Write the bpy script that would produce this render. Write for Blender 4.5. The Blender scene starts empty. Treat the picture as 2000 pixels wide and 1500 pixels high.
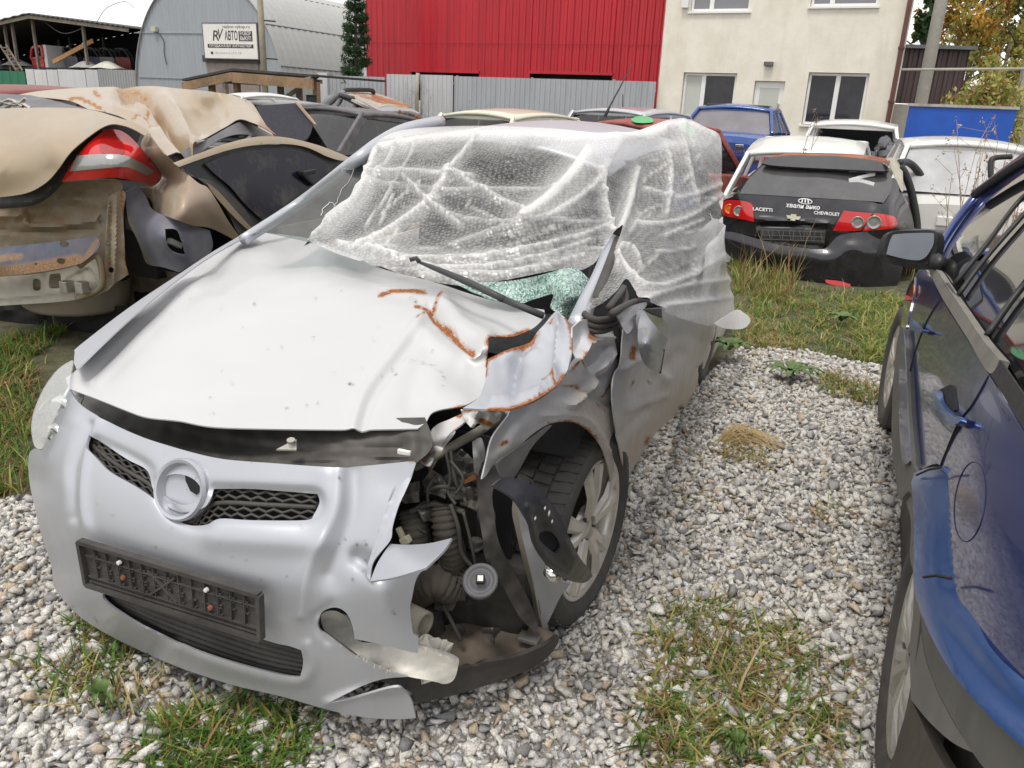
import bpy, bmesh, math, random
import numpy as np
from mathutils import Vector, Matrix
from mathutils.geometry import delaunay_2d_cdt

random.seed(7); RNG = np.random.default_rng(7)
SC = bpy.context.scene
COL = SC.collection

# ---------------------------------------------------------------- camera
FPX, PITCH, ROLL, CAMH = 1550.0, .3375, .043, 1.572      # focal length for a 2000 px wide frame
CF = np.array([0, math.cos(PITCH), -math.sin(PITCH)])
_u = np.array([0, math.sin(PITCH), math.cos(PITCH)]); _r = np.array([1., 0, 0])
CR = math.cos(ROLL) * _r + math.sin(ROLL) * _u
CU = -math.sin(ROLL) * _r + math.cos(ROLL) * _u
CC = np.array([0, 0, CAMH])
cam = bpy.data.objects.new('camera', bpy.data.cameras.new('camera')); COL.objects.link(cam)
cam.matrix_world = Matrix(((CR[0], CU[0], -CF[0], 0), (CR[1], CU[1], -CF[1], 0), (CR[2], CU[2], -CF[2], CAMH), (0, 0, 0, 1)))
cam.data.sensor_width = 36; cam.data.lens = 36 * FPX / 2000
cam.data.clip_start = .05; cam.data.clip_end = 1000
SC.camera = cam

# ---------------------------------------------------------------- light
SC.view_settings.view_transform = 'Standard'; SC.view_settings.look = 'None'
SC.view_settings.exposure = .36; SC.view_settings.gamma = 1
SC.cycles.use_denoising = True
SC.cycles.max_bounces = 8; SC.cycles.transparent_max_bounces = 16
SUN_DIR = Vector((-.20, -.34, .92)).normalized()
sun = bpy.data.objects.new('sun', bpy.data.lights.new('sun', 'SUN')); COL.objects.link(sun)
sun.data.energy = 1.5; sun.data.angle = math.radians(14); sun.data.color = (1, .95, .88)
sun.rotation_euler = SUN_DIR.to_track_quat('Z', 'Y').to_euler()
world = bpy.data.worlds.new('World'); SC.world = world; world.use_nodes = True
nt = world.node_tree; bg = nt.nodes['Background']
sky = nt.nodes.new('ShaderNodeTexSky'); sky.sky_type = 'NISHITA'; sky.sun_disc = False
sky.sun_elevation = math.asin(SUN_DIR.z); sky.sun_rotation = math.atan2(SUN_DIR.x, SUN_DIR.y)
tc = nt.nodes.new('ShaderNodeTexCoord'); no = nt.nodes.new('ShaderNodeTexNoise')
no.inputs['Scale'].default_value = 2.2; no.inputs['Detail'].default_value = 6
rp = nt.nodes.new('ShaderNodeValToRGB')
rp.color_ramp.elements[0].position = .3; rp.color_ramp.elements[0].color = (6.3, 6.4, 6.6, 1)
rp.color_ramp.elements[1].position = .65; rp.color_ramp.elements[1].color = (10.2, 9.9, 9.5, 1)
mp = nt.nodes.new('ShaderNodeMapping'); mp.inputs['Scale'].default_value = (1, 1, 2.5)
mx = nt.nodes.new('ShaderNodeMix'); mx.data_type = 'RGBA'; mx.inputs[0].default_value = .92
nt.links.new(tc.outputs['Generated'], mp.inputs[0]); nt.links.new(mp.outputs[0], no.inputs['Vector'])
nt.links.new(no.outputs[0], rp.inputs[0])
nt.links.new(sky.outputs[0], mx.inputs[6]); nt.links.new(rp.outputs[0], mx.inputs[7])
nt.links.new(mx.outputs[2], bg.inputs[0]); bg.inputs[1].default_value = .112

# ---------------------------------------------------------------- photo rays
def rays(uv):
    uv = np.asarray(uv, float).reshape(-1, 2)
    return CF + (uv[:, :1] - 1000) / FPX * CR + (750 - uv[:, 1:2]) / FPX * CU
def at(u, v, d):
    return CC + rays((u, v))[0] * d
def onz(u, v, z=0.0):
    r = rays((u, v))[0]; return CC + r * (z - CAMH) / r[2]
class Frame:
    """local axes: x to the left of the thing, y to its front, z up"""
    def __init__(s, ox, oy, fx, fy, oz=0.0):
        n = math.hypot(fx, fy); s.O = np.array([ox, oy, oz]); s.F = np.array([fx / n, fy / n, 0]); s.L = np.array([-fy / n, fx / n, 0]); s.Z = np.array([0, 0, 1.])
    def w(s, p):
        p = np.asarray(p, float).reshape(-1, 3); return s.O + p[:, :1] * s.L + p[:, 1:2] * s.F + p[:, 2:] * s.Z
    def l(s, X):
        d = np.asarray(X, float).reshape(-1, 3) - s.O; return np.stack([d @ s.L, d @ s.F, d @ s.Z], -1)
    def on(s, u, v, ax, c):
        r = rays((u, v))[0]; n = (s.L, s.F, s.Z)['xyz'.index(ax)]
        return CC + r * (((s.O - CC) @ n + c) / (r @ n))
def px(X):
    d = np.asarray(X, float).reshape(-1, 3) - CC; z = d @ CF
    return np.stack([1000 + FPX * (d @ CR) / z, 750 - FPX * (d @ CU) / z], -1)

def surf_fn(fr, fn, t0=.8, t1=9., n=260):
    """first crossing of the view rays with the body surface fn(local) = 0 (positive outside)"""
    def f(uv):
        r = rays(uv); ts = np.linspace(t0, t1, n)
        P = CC + r[:, None, :] * ts[None, :, None]
        V = fn(fr.l(P.reshape(-1, 3))).reshape(len(r), n)
        neg = (V < 0); k = np.argmax(neg, 1); has = neg.any(1) & (k > 0)
        kk = np.clip(k, 1, n - 1); i = np.arange(len(r))
        a, b = V[i, kk - 1], V[i, kk]; t = ts[kk - 1] + (ts[kk] - ts[kk - 1]) * np.clip(a / (a - b + 1e-12), 0, 1)
        t = np.where(has, t, ts[np.argmin(np.abs(V), 1)])
        X = CC + r * t[:, None]
        if not has.all() and has.sum() > 12:                 # beyond the silhouette: carry the surface on smoothly
            g = np.flatnonzero(has); uvh = np.asarray(uv, float).reshape(-1, 2); pick = g[np.linspace(0, len(g) - 1, min(len(g), 160)).astype(int)]
            mis = np.flatnonzero(~has); near = g[np.argmin(((uvh[mis][:, None] - uvh[g][None]) ** 2).sum(-1), 1)]; pick = np.unique(np.r_[pick, near])
            s = surf_tps([(uvh[i, 0], uvh[i, 1], t[i]) for i in pick], None, 3e-3); X[mis] = s(uvh[mis])
        return X
    return f
def smooth_surf(sf, out, step=42, inset=10, reg=2e-5):
    """the body surface sampled well inside an outline and carried smoothly to its edges"""
    P = np.array([p[:2] for p in out], float); lo, hi = P.min(0), P.max(0)
    gx, gy = np.meshgrid(np.arange(lo[0], hi[0], step), np.arange(lo[1], hi[1], step)); gx = gx + (np.arange(gx.shape[0]) % 2)[:, None] * step / 2
    g = np.stack([gx.ravel(), gy.ravel()], -1); b = dens(P, step * .8); g = np.r_[g[inpoly(g, P)], b + (P.mean(0) - b) * .02]
    g = g[(dist_line(g, np.r_[P, P[:1]]) > inset) & inpoly(g, P)]; X = sf(g)
    return surf_tps([(u, v, (x - CC) @ CF) for (u, v), x in zip(g, X)], None, reg)
def surf_tps(ctrl, fr=None, reg=1e-7):
    """smooth surface through 3D control points; ctrl: (u, v, depth) or (u, v, axis, value) in fr"""
    uv, inv = [], []
    for c in ctrl:
        if len(c) == 3: d = c[2]
        else: d = (fr.on(*c) - CC) @ CF
        uv.append(c[:2]); inv.append(1 / d)
    uv = np.array(uv, float) / 1000; inv = np.array(inv); n = len(uv)
    def K(a, b):
        d2 = ((a[:, None] - b[None]) ** 2).sum(-1); return .5 * d2 * np.log(d2 + 1e-12)
    A = np.zeros((n + 3, n + 3)); A[:n, :n] = K(uv, uv) + reg * np.eye(n); A[:n, n] = 1; A[:n, n + 1:] = uv; A[n:, :n] = A[:n, n:].T
    s = np.linalg.solve(A, np.r_[inv, 0, 0, 0])
    def f(p):
        q = np.asarray(p, float).reshape(-1, 2) / 1000
        i = K(q, uv) @ s[:n] + s[n] + q @ s[n + 1:]
        return CC + rays(p) / np.maximum(i, .02)[:, None]
    return f

# ---------------------------------------------------------------- objects
def tag(o, label=None, cat=None, group=None, kind=None):
    if label: o['label'] = label
    if cat: o['category'] = cat
    if group: o['group'] = group
    if kind: o['kind'] = kind
    return o
def thing(name, loc, label, cat, group=None):
    o = bpy.data.objects.new(name, None); COL.objects.link(o); o.location = Vector([float(c) for c in loc])
    o.empty_display_size = .2
    return tag(o, label, cat, group)
def rootloc(o):
    p = np.zeros(3)
    while o is not None: p = p + np.array(o.location); o = o.parent
    return p
def mk(name, V, Fc, mat, parent=None, smooth=False, attrs=None, loc=None):
    """one mesh object from world-space vertices"""
    V = np.asarray(V, float).reshape(-1, 3)
    me = bpy.data.meshes.new(name); o = bpy.data.objects.new(name, me); COL.objects.link(o)
    if parent is not None: o.parent = parent; off = rootloc(parent)
    else:
        off = np.array(loc if loc is not None else (0, 0, 0), float); o.location = Vector(off)
    if isinstance(Fc, np.ndarray) and Fc.ndim == 2:
        k = Fc.shape[1]; me.vertices.add(len(V)); me.vertices.foreach_set('co', (V - off).ravel().astype(np.float32))
        me.loops.add(Fc.size); me.loops.foreach_set('vertex_index', Fc.ravel().astype(np.int32))
        me.polygons.add(len(Fc)); me.polygons.foreach_set('loop_start', np.arange(0, Fc.size, k, dtype=np.int32))
        me.update(calc_edges=True)
    else: me.from_pydata([tuple(v) for v in (V - off)], [], [list(map(int, f)) for f in Fc]); me.update()
    if smooth: me.polygons.foreach_set('use_smooth', np.ones(len(me.polygons), bool))
    for m in (mat if isinstance(mat, (list, tuple)) else [mat]): me.materials.append(m)
    for k, a in (attrs or {}).items():
        a = np.asarray(a, np.float32)
        if a.ndim == 1:
            at_ = me.attributes.new(k, 'FLOAT', 'POINT'); at_.data.foreach_set('value', a)
        else:
            if a.shape[1] == 3: a = np.c_[a, np.ones(len(a), np.float32)]
            at_ = me.attributes.new(k, 'FLOAT_COLOR', 'POINT'); at_.data.foreach_set('color', a.ravel())
    return o
class MB:
    """collects shapes for ONE mesh"""
    def __init__(s): s.V = []; s.F = []; s.n = 0; s.mi = []; s.cur = 0
    def add(s, V, Fc):
        V = np.asarray(V, float).reshape(-1, 3)
        s.V.append(V); s.F += [[i + s.n for i in f] for f in Fc]; s.mi += [s.cur] * len(Fc); s.n += len(V)
    def box(s, a, b, fr=None):
        x0, y0, z0 = a; x1, y1, z1 = b
        V = np.array([(x, y, z) for x in (x0, x1) for y in (y0, y1) for z in (z0, z1)], float)
        if fr: V = fr.w(V)
        s.add(V, [(0, 1, 3, 2), (4, 6, 7, 5), (0, 4, 5, 1), (2, 3, 7, 6), (0, 2, 6, 4), (1, 5, 7, 3)])
    def bar(s, a, b, w, h=None, up=(0, 0, 1)):
        a = np.array(a, float); b = np.array(b, float); h = h or w; d = b - a; d /= np.linalg.norm(d) + 1e-9
        u = np.array(up, float); x = np.cross(d, u)
        if np.linalg.norm(x) < 1e-3: x = np.cross(d, (1, 0, 0))
        x /= np.linalg.norm(x); y = np.cross(x, d)
        V = [p + x * i * w / 2 + y * j * h / 2 for p in (a, b) for i, j in ((-1, -1), (1, -1), (1, 1), (-1, 1))]
        s.add(V, [(0, 1, 2, 3), (7, 6, 5, 4), (0, 4, 5, 1), (1, 5, 6, 2), (2, 6, 7, 3), (3, 7, 4, 0)])
    def tube(s, P, r, n=8, cap=True):
        P = np.asarray(P, float); m = len(P); r = np.broadcast_to(np.asarray(r, float), (m,))
        T = np.gradient(P, axis=0); T /= np.linalg.norm(T, axis=1, keepdims=True) + 1e-9
        u = np.cross(T[0], (0, 0, 1.)); u = u if np.linalg.norm(u) > .1 else np.cross(T[0], (1., 0, 0)); u /= np.linalg.norm(u)
        V = []
        for i in range(m):
            u = u - T[i] * (u @ T[i]); u /= np.linalg.norm(u) + 1e-9; v = np.cross(T[i], u)
            for k in range(n):
                a = 2 * math.pi * k / n; V.append(P[i] + r[i] * (math.cos(a) * u + math.sin(a) * v))
        Fc = [(i * n + k, i * n + (k + 1) % n, (i + 1) * n + (k + 1) % n, (i + 1) * n + k) for i in range(m - 1) for k in range(n)]
        if cap: Fc += [tuple(range(n))[::-1], tuple(range((m - 1) * n, m * n))]
        s.add(V, Fc)
    def lathe(s, prof, O, ax, n=32, u=None):
        """profile (distance along ax, radius) turned round the axis ax through O"""
        ax = np.array(ax, float); ax /= np.linalg.norm(ax); u = np.cross(ax, (0, 0, 1.)) if u is None else np.array(u)
        u = u / np.linalg.norm(u); v = np.cross(ax, u); V = []
        for a, r in prof:
            for k in range(n):
                t = 2 * math.pi * k / n; V.append(np.array(O) + ax * a + r * (math.cos(t) * u + math.sin(t) * v))
        m = len(prof)
        s.add(V, [(i * n + k, (i + 1) * n + k, (i + 1) * n + (k + 1) % n, i * n + (k + 1) % n) for i in range(m - 1) for k in range(n)])
    def grid(s, P):
        P = np.asarray(P, float); a, b = P.shape[:2]
        s.add(P.reshape(-1, 3), [(i * b + j, i * b + j + 1, (i + 1) * b + j + 1, (i + 1) * b + j) for i in range(a - 1) for j in range(b - 1)])
    def build(s, name, mat, parent=None, smooth=False, bevel=0, solid=0, sub=0, loc=None, auto=None):
        o = mk(name, np.concatenate(s.V), s.F, mat, parent, smooth, loc=loc)
        if isinstance(mat, (list, tuple)): o.data.polygons.foreach_set('material_index', np.array(s.mi, np.int32))
        fixn(o.data)
        if solid: m = o.modifiers.new('s', 'SOLIDIFY'); m.thickness = solid; m.offset = 0
        if sub: m = o.modifiers.new('sub', 'SUBSURF'); m.levels = m.render_levels = sub
        if bevel: m = o.modifiers.new('b', 'BEVEL'); m.width = bevel; m.segments = 2; m.limit_method = 'ANGLE'
        if auto: autosm(o, auto)
        return o
def fixn(me):
    bm = bmesh.new(); bm.from_mesh(me); bmesh.ops.recalc_face_normals(bm, faces=bm.faces); bm.to_mesh(me); bm.free()
def autosm(o, deg=35):
    me = o.data; me.polygons.foreach_set('use_smooth', np.ones(len(me.polygons), bool))
    bm = bmesh.new(); bm.from_mesh(me); lim = math.radians(deg)
    for e in bm.edges:
        if len(e.link_faces) == 2 and e.calc_face_angle(0) > lim: e.smooth = False
    bm.to_mesh(me); bm.free()
def cr(P, n=6, closed=False):
    """Catmull-Rom through points"""
    P = [np.array(p, float) for p in P]; out = []; m = len(P)
    rng = range(m if closed else m - 1)
    for i in rng:
        if closed: a, b, c, d = P[i - 1], P[i], P[(i + 1) % m], P[(i + 2) % m]
        else: a, b, c, d = P[max(i - 1, 0)], P[i], P[i + 1], P[min(i + 2, m - 1)]
        for k in range(n):
            t = k / n; out.append(.5 * ((2 * b) + (c - a) * t + (2 * a - 5 * b + 4 * c - d) * t * t + (3 * b - a - 3 * c + d) * t ** 3))
    if not closed: out.append(P[-1])
    return np.array(out)
def inpoly(p, poly):
    p = np.asarray(p, float); poly = np.asarray(poly, float); x, y = p[:, 0], p[:, 1]; c = np.zeros(len(p), bool)
    a = poly; b = np.roll(poly, -1, 0)
    for (x0, y0), (x1, y1) in zip(a, b):
        if y0 == y1: continue
        k = ((y0 > y) != (y1 > y)) & (x < (x1 - x0) * (y - y0) / (y1 - y0) + x0); c ^= k
    return c
def dist_line(p, L):
    p = np.asarray(p, float); L = np.asarray(L, float); best = np.full(len(p), 1e9)
    if len(L) == 1: return np.linalg.norm(p - L[0], axis=1)
    for a, b in zip(L[:-1], L[1:]):
        d = b - a; t = np.clip(((p - a) @ d) / (d @ d + 1e-9), 0, 1); best = np.minimum(best, np.linalg.norm(p - a - t[:, None] * d, axis=1))
    return best
def dens(P, step, closed=True):
    P = [np.array(p[:2], float) for p in P]; out = []; m = len(P)
    for i in range(m if closed else m - 1):
        a, b = P[i], P[(i + 1) % m]; k = max(1, int(np.linalg.norm(b - a) / step + .5))
        out += [a + (b - a) * t / k for t in range(k)]
    if not closed: out.append(P[-1])
    return np.array(out)
def smooth_out(P, n=5):
    """closed outline: points given as (u, v) are rounded through, (u, v, 1) stay corners"""
    m = len(P); cs = [i for i in range(m) if len(P[i]) > 2]
    if not cs: return [tuple(q) for q in cr([p[:2] for p in P], n, True)]
    out = []
    for a, b in zip(cs, cs[1:] + [cs[0] + m]):
        seg = [P[i % m][:2] for i in range(a, b + 1)]
        out += [tuple(q) for q in (cr(seg, n)[:-1] if len(seg) > 2 else [seg[0]])]
    return out
def panel(name, out, surf, mat, parent=None, holes=(), step=9, bumps=(), thick=.004, rust=(), dirt=(), scuff=(), rnd=True, loc=None, noise=0, attrs=None):
    """sheet-metal / glass / plastic panel: a triangulated outline laid on a 3D body surface, with dents and real thickness"""
    out = dens(smooth_out(out) if rnd else out, step)
    holes = [dens(smooth_out(h) if rnd else h, step) for h in holes]
    lo, hi = out.min(0), out.max(0)
    gx, gy = np.meshgrid(np.arange(lo[0], hi[0] + step, step), np.arange(lo[1], hi[1] + step, step * .87))
    gx = gx + (np.arange(gx.shape[0]) % 2)[:, None] * step / 2
    g = np.stack([gx.ravel(), gy.ravel()], -1); g = g[inpoly(g, out)]
    for h in holes: g = g[~inpoly(g, h)]
    for L in [out] + holes: g = g[dist_line(g, np.r_[L, L[:1]]) > step * .55]
    vs = [Vector(p) for p in out]; es = [(i, (i + 1) % len(out)) for i in range(len(out))]
    for h in holes:
        k = len(vs); vs += [Vector(p) for p in h]; es += [(k + i, k + (i + 1) % len(h)) for i in range(len(h))]
    vs += [Vector(p) for p in g]
    r = delaunay_2d_cdt(vs, es, [], 0, 1e-4)
    P = np.array([tuple(v) for v in r[0]]); T = np.array([f for f in r[2] if len(f) == 3])
    cen = P[T].mean(1); k = inpoly(cen, out)
    for h in holes: k &= ~inpoly(cen, h)
    T = T[k]
    a, b, c = P[T[:, 0]], P[T[:, 1]], P[T[:, 2]]
    ar = (b[:, 0] - a[:, 0]) * (c[:, 1] - a[:, 1]) - (b[:, 1] - a[:, 1]) * (c[:, 0] - a[:, 0])
    T = T[np.abs(ar) > .02]; ar = ar[np.abs(ar) > .02]
    T[ar > 0] = T[ar > 0][:, ::-1]
    X = surf(P)
    amp = np.zeros(len(P)); nam = np.zeros(len(P))
    for b in bumps:                                          # a fourth item: push along the surface normal instead of the view ray
        L, rad, am = b[:3]; d = dist_line(P, cr(L, 6) if len(L) > 2 else np.array(L, float)); e = am * np.exp(-(d / rad) ** 2)
        if len(b) > 3: nam += e
        else: amp += e
    if np.abs(nam).max() > 0:
        fn_ = np.cross(X[T[:, 1]] - X[T[:, 0]], X[T[:, 2]] - X[T[:, 0]]); vn = np.zeros_like(X)
        for q in range(3): np.add.at(vn, T[:, q], fn_)
        vn /= np.linalg.norm(vn, axis=1, keepdims=True) + 1e-12; vn *= np.sign(np.sum(vn * (CC - X), 1, keepdims=True)); X = X + vn * nam[:, None]
    if noise:
        for q in range(14):
            kx, ky = RNG.normal(0, 1 / 60., 2); amp += noise * .35 * np.sin(P[:, 0] * kx * 6 + P[:, 1] * ky * 6 + RNG.uniform(0, 6))
    dirv = X - CC; dl = np.linalg.norm(dirv, axis=1, keepdims=True); X = X - dirv / dl * amp[:, None]
    at_ = {}
    for nm, lst in (('rust', rust), ('dirt', dirt), ('scuff', scuff)):
        v = np.zeros(len(P))
        for L, rad, s in lst: v = np.maximum(v, s * np.exp(-(dist_line(P, np.array(L, float)) / (rad * (.78 if nm == 'rust' else 1))) ** 2))
        if lst: at_[nm] = v
    if attrs: at_.update({k: f(P) for k, f in attrs.items()})
    o = mk(name, X, T, mat, parent, True, at_, loc=loc)
    if thick:
        m = o.modifiers.new('s', 'SOLIDIFY'); m.thickness = thick; m.offset = -1
        m = o.modifiers.new('e', 'EDGE_SPLIT'); m.split_angle = math.radians(42)
    return o
def text_mesh(body, size, to_world, mat, name, parent, width=None, depth=.002, shear=0, bold=0):
    """lettering as real geometry; to_world maps (x, y, h) on the sign to the world"""
    cu = bpy.data.curves.new('lettering', 'FONT'); cu.body = body; cu.size = size; cu.align_x = 'CENTER'; cu.align_y = 'CENTER'; cu.shear = shear; cu.offset = bold; cu.resolution_u = 3
    o = bpy.data.objects.new('lettering', cu); COL.objects.link(o)
    dg = bpy.context.evaluated_depsgraph_get(); me = o.evaluated_get(dg).to_mesh()
    V = np.array([v.co[:] for v in me.vertices]).reshape(-1, 3); Fc = [list(p.vertices) for p in me.polygons]
    o.evaluated_get(dg).to_mesh_clear(); bpy.data.objects.remove(o); bpy.data.curves.remove(cu)
    if not len(V): return None
    if width: V[:, 0] *= width / (V[:, 0].max() - V[:, 0].min())
    return mk(name, [to_world(x, y, depth) for x, y, _ in V], Fc, mat, parent)
# ---------------------------------------------------------------- materials
class NT:
    def __init__(s, name):
        s.m = bpy.data.materials.new(name); s.m.use_nodes = True; s.t = s.m.node_tree; s.b = s.t.nodes['Principled BSDF']; s.out = s.t.nodes['Material Output']
        s.co = s.t.nodes.new('ShaderNodeTexCoord').outputs['Object']
    def n(s, t, **kw):
        x = s.t.nodes.new('ShaderNode' + t)
        for k, v in kw.items():
            if hasattr(x, k): setattr(x, k, v)
            else: s.set(x.inputs[k.replace('_', ' ')], v)
        return x
    def set(s, inp, v):
        if isinstance(v, bpy.types.NodeSocket): s.t.links.new(v, inp)
        else: inp.default_value = v
    def noise(s, sc, det=4, rough=.6, vec=None):
        x = s.n('TexNoise', Scale=sc, Detail=det, Roughness=rough); s.set(x.inputs['Vector'], vec or s.co); return x.outputs[0]
    def map(s, scale, vec=None):
        x = s.n('Mapping'); x.inputs['Scale'].default_value = scale; s.set(x.inputs[0], vec or s.co); return x.outputs[0]
    def ramp(s, f, *st):
        x = s.n('ValToRGB'); e = x.color_ramp.elements
        while len(e) < len(st): e.new(.5)
        for i, (p, c) in enumerate(st): e[i].position = p; e[i].color = (*c, 1) if isinstance(c, tuple) else (c, c, c, 1)
        s.set(x.inputs[0], f); return x.outputs[0]
    def mix(s, f, a, b):
        x = s.n('Mix', data_type='RGBA')
        for i, v in ((0, f), (6, a), (7, b)):
            if isinstance(v, tuple) and len(v) == 3: v = (*v, 1)
            s.set(x.inputs[i], v)
        return x.outputs[2]
    def math(s, op, a, b=0.0):
        x = s.n('Math', operation=op); s.set(x.inputs[0], a); s.set(x.inputs[1], b); return x.outputs[0]
    def attr(s, name):
        x = s.n('Attribute', attribute_name=name); return x
    def bump(s, h, st=.3, d=.01):
        x = s.n('Bump', Strength=st, Distance=d); s.set(x.inputs['Height'], h); s.set(s.b.inputs['Normal'], x.outputs[0]); return x
    def p(s, **kw):
        for k, v in kw.items():
            i = s.b.inputs[{'col': 'Base Color', 'rough': 'Roughness', 'metal': 'Metallic', 'coat': 'Coat Weight', 'coatr': 'Coat Roughness', 'trans': 'Transmission Weight', 'alpha': 'Alpha', 'ior': 'IOR', 'spec': 'Specular IOR Level'}[k]]
            if isinstance(v, tuple) and len(v) == 3: v = (*v, 1)
            s.set(i, v)
        return s.m
def plain(name, col, rough=.6, metal=0., var=.25, sc=30, bump=.15, coat=0.):
    """slightly mottled surface"""
    k = NT(name); f = k.noise(sc, 6); c2 = tuple(c * (1 - var) for c in col); c3 = tuple(min(1, c * (1 + var)) for c in col)
    f2 = k.noise(sc * .13, 3)
    c = k.mix(k.ramp(f2, (.35, 0.), (.65, 1.)), k.ramp(f, (.3, c2), (.7, col)), k.ramp(f, (.3, col), (.7, c3)))
    k.bump(f, bump, .004)
    return k.p(col=c, rough=k.ramp(f, (.3, max(0, rough - .12)), (.7, min(1, rough + .12))), metal=metal, coat=coat)
def paint(name, col, metal=.3, rough=.35, coat=.6, dust=.15, dustcol=(.32, .28, .22), low=0., lowz=(.2, .9), rustc=(.30, .105, .032), scratch=.0, rustall=0., bst=.12):
    """car paint with dust, splashes low on the body, and rust where the 'rust' attribute says the paint is gone"""
    k = NT(name); geo = k.n('NewGeometry'); f = k.noise(9, 5); g = k.noise(70, 3)
    d = k.math('MULTIPLY', k.ramp(f, (.35, 0.), (.75, 1.)), dust)
    if low:
        sep = k.n('SeparateXYZ'); k.set(sep.inputs[0], geo.outputs['Position'])
        mr = k.n('MapRange'); k.set(mr.inputs[0], sep.outputs[2]); mr.inputs[1].default_value = lowz[1]; mr.inputs[2].default_value = lowz[0]
        st = k.noise(14, 6, .7, k.map((1, 1, .25)))
        d = k.math('ADD', d, k.math('MULTIPLY', k.math('MULTIPLY', mr.outputs[0], low), k.ramp(st, (.3, .15), (.65, 1.))))
    a = k.attr('dirt'); d = k.math('MINIMUM', k.math('ADD', d, k.math('MULTIPLY', a.outputs['Fac'], k.ramp(g, (.35, .3), (.6, 1.)))), 1.0)
    base = k.mix(k.ramp(k.noise(3, 2), (.3, 0.), (.7, 1.)), tuple(c * .95 for c in col), col)
    if scratch:
        sc_ = k.noise(22, 8, .75, k.map((1, 4, 1))); base = k.mix(k.math('MULTIPLY', k.ramp(sc_, (.66, 0.), (.70, 1.)), scratch), base, (.12, .12, .13))
    c = k.mix(d, base, dustcol); sf = k.attr('scuff'); c = k.mix(k.math('MULTIPLY', sf.outputs['Fac'], k.ramp(g, (.4, .0), (.6, 1.))), c, (.07, .065, .06))
    r = k.attr('rust'); n2 = k.noise(55, 6, .75); n3 = k.noise(24, 4, .7); rr = k.math('ADD', k.math('MULTIPLY', r.outputs['Fac'], k.ramp(n3, (.3, .45), (.6, 1.05))), k.math('MULTIPLY', k.math('SUBTRACT', n2, .5), 1.3))
    if rustall: rr = k.math('ADD', rr, k.math('MULTIPLY', k.ramp(k.noise(4, 6, .7), (.45, 0.), (.6, 1.)), rustall))
    rm = k.ramp(rr, (.46, 0.), (.60, 1.))
    base_st = k.math('MULTIPLY', k.ramp(k.math('ADD', r.outputs['Fac'], k.math('MULTIPLY', k.math('SUBTRACT', n3, .5), .6)), (.12, 0.), (.5, .55)), 1.0); c = k.mix(base_st, c, (.34, .20, .10))
    rc = k.ramp(k.noise(120, 4), (.35, tuple(x * .55 for x in rustc)), (.55, rustc), (.75, tuple(min(1, x * 1.9) for x in rustc)))
    k.bump(k.math('ADD', k.math('MULTIPLY', g, .15), k.math('MULTIPLY', rm, k.noise(200, 3))), bst, .003)
    inv = k.math('SUBTRACT', 1.0, k.math('MAXIMUM', rm, d))
    return k.p(col=k.mix(rm, c, rc), metal=k.math('MULTIPLY', inv, metal), rough=k.math('ADD', rough, k.math('MULTIPLY', k.math('MAXIMUM', rm, d), .6 - rough * .5)), coat=k.math('MULTIPLY', inv, coat))
def glass(name, tint=(.35, .42, .42), alpha=.55, rough=.03, dust=.1):
    """car window: a dusty dark pane that lets some of the inside show"""
    k = NT(name); f = k.ramp(k.noise(12, 6, .7), (.4, 0.), (.75, 1.))
    g = k.n('BsdfGlossy'); g.inputs['Roughness'].default_value = rough; g.inputs['Color'].default_value = (1, 1, 1, 1)
    t = k.n('BsdfTransparent'); t.inputs['Color'].default_value = (*tint, 1)
    dk = k.n('BsdfDiffuse'); dk.inputs['Color'].default_value = (.2, .19, .18, 1)
    m0 = k.n('MixShader'); k.set(m0.inputs[0], k.math('MULTIPLY', f, dust)); k.t.links.new(t.outputs[0], m0.inputs[1]); k.t.links.new(dk.outputs[0], m0.inputs[2])
    fr = k.n('Fresnel', IOR=1.5); m = k.n('MixShader'); k.set(m.inputs[0], k.math('ADD', fr.outputs[0], .02)); k.t.links.new(m0.outputs[0], m.inputs[1]); k.t.links.new(g.outputs[0], m.inputs[2])
    k.t.links.new(m.outputs[0], k.out.inputs['Surface']); return k.m
def corrug(name, col, period=.2, axis=(1, 0, 0), dirt=.3, rough=.5, metal=0., rustc=None):
    k = NT(name); f = k.noise(1.2, 5, .6, k.map((3, 3, .5))); g = k.noise(18, 4)
    c = k.mix(k.math('MULTIPLY', k.ramp(f, (.4, 0.), (.75, 1.)), dirt), col, tuple(x * .55 for x in col))
    if rustc: c = k.mix(k.ramp(k.noise(2.5, 8, .75), (.6, 0.), (.68, 1.)), c, rustc)
    k.bump(g, .05, .004); return k.p(col=c, rough=rough, metal=metal)

M = {}
M['black'] = plain('black_plastic', (.022, .022, .024), .5, var=.35, bump=.1)
M['blackdirty'] = plain('dusty_black_plastic', (.055, .05, .047), .75, var=.5, sc=60, bump=.3)
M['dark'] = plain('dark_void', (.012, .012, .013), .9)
M['rubber'] = plain('tyre_rubber', (.075, .07, .066), .8, var=.4, sc=40, bump=.2)
M['alloy'] = plain('dirty_alloy', (.62, .59, .54), .4, .55, var=.3, sc=14)
M['steel'] = plain('bare_steel', (.42, .40, .37), .42, .7, var=.35, sc=25)
M['rusty'] = plain('rust', (.26, .10, .04), .9, var=.5, sc=35, bump=.4)
M['primer'] = plain('dusty_underseal', (.36, .32, .25), .85, var=.35, sc=10, bump=.3)
M['chrome'] = plain('chrome', (.75, .75, .74), .15, 1., var=.05, bump=.02)
M['white'] = plain('white_paint', (.78, .77, .74), .5, var=.08, sc=8, bump=.05)
M['greyplastic'] = plain('grey_plastic', (.13, .13, .14), .6, var=.3)
M['red_lens'] = NT('red_lens').p(col=(.55, .012, .012), rough=.12, coat=1.)
M['orange_lens'] = NT('orange_lens').p(col=(.75, .16, .01), rough=.15, coat=1.)
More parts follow.
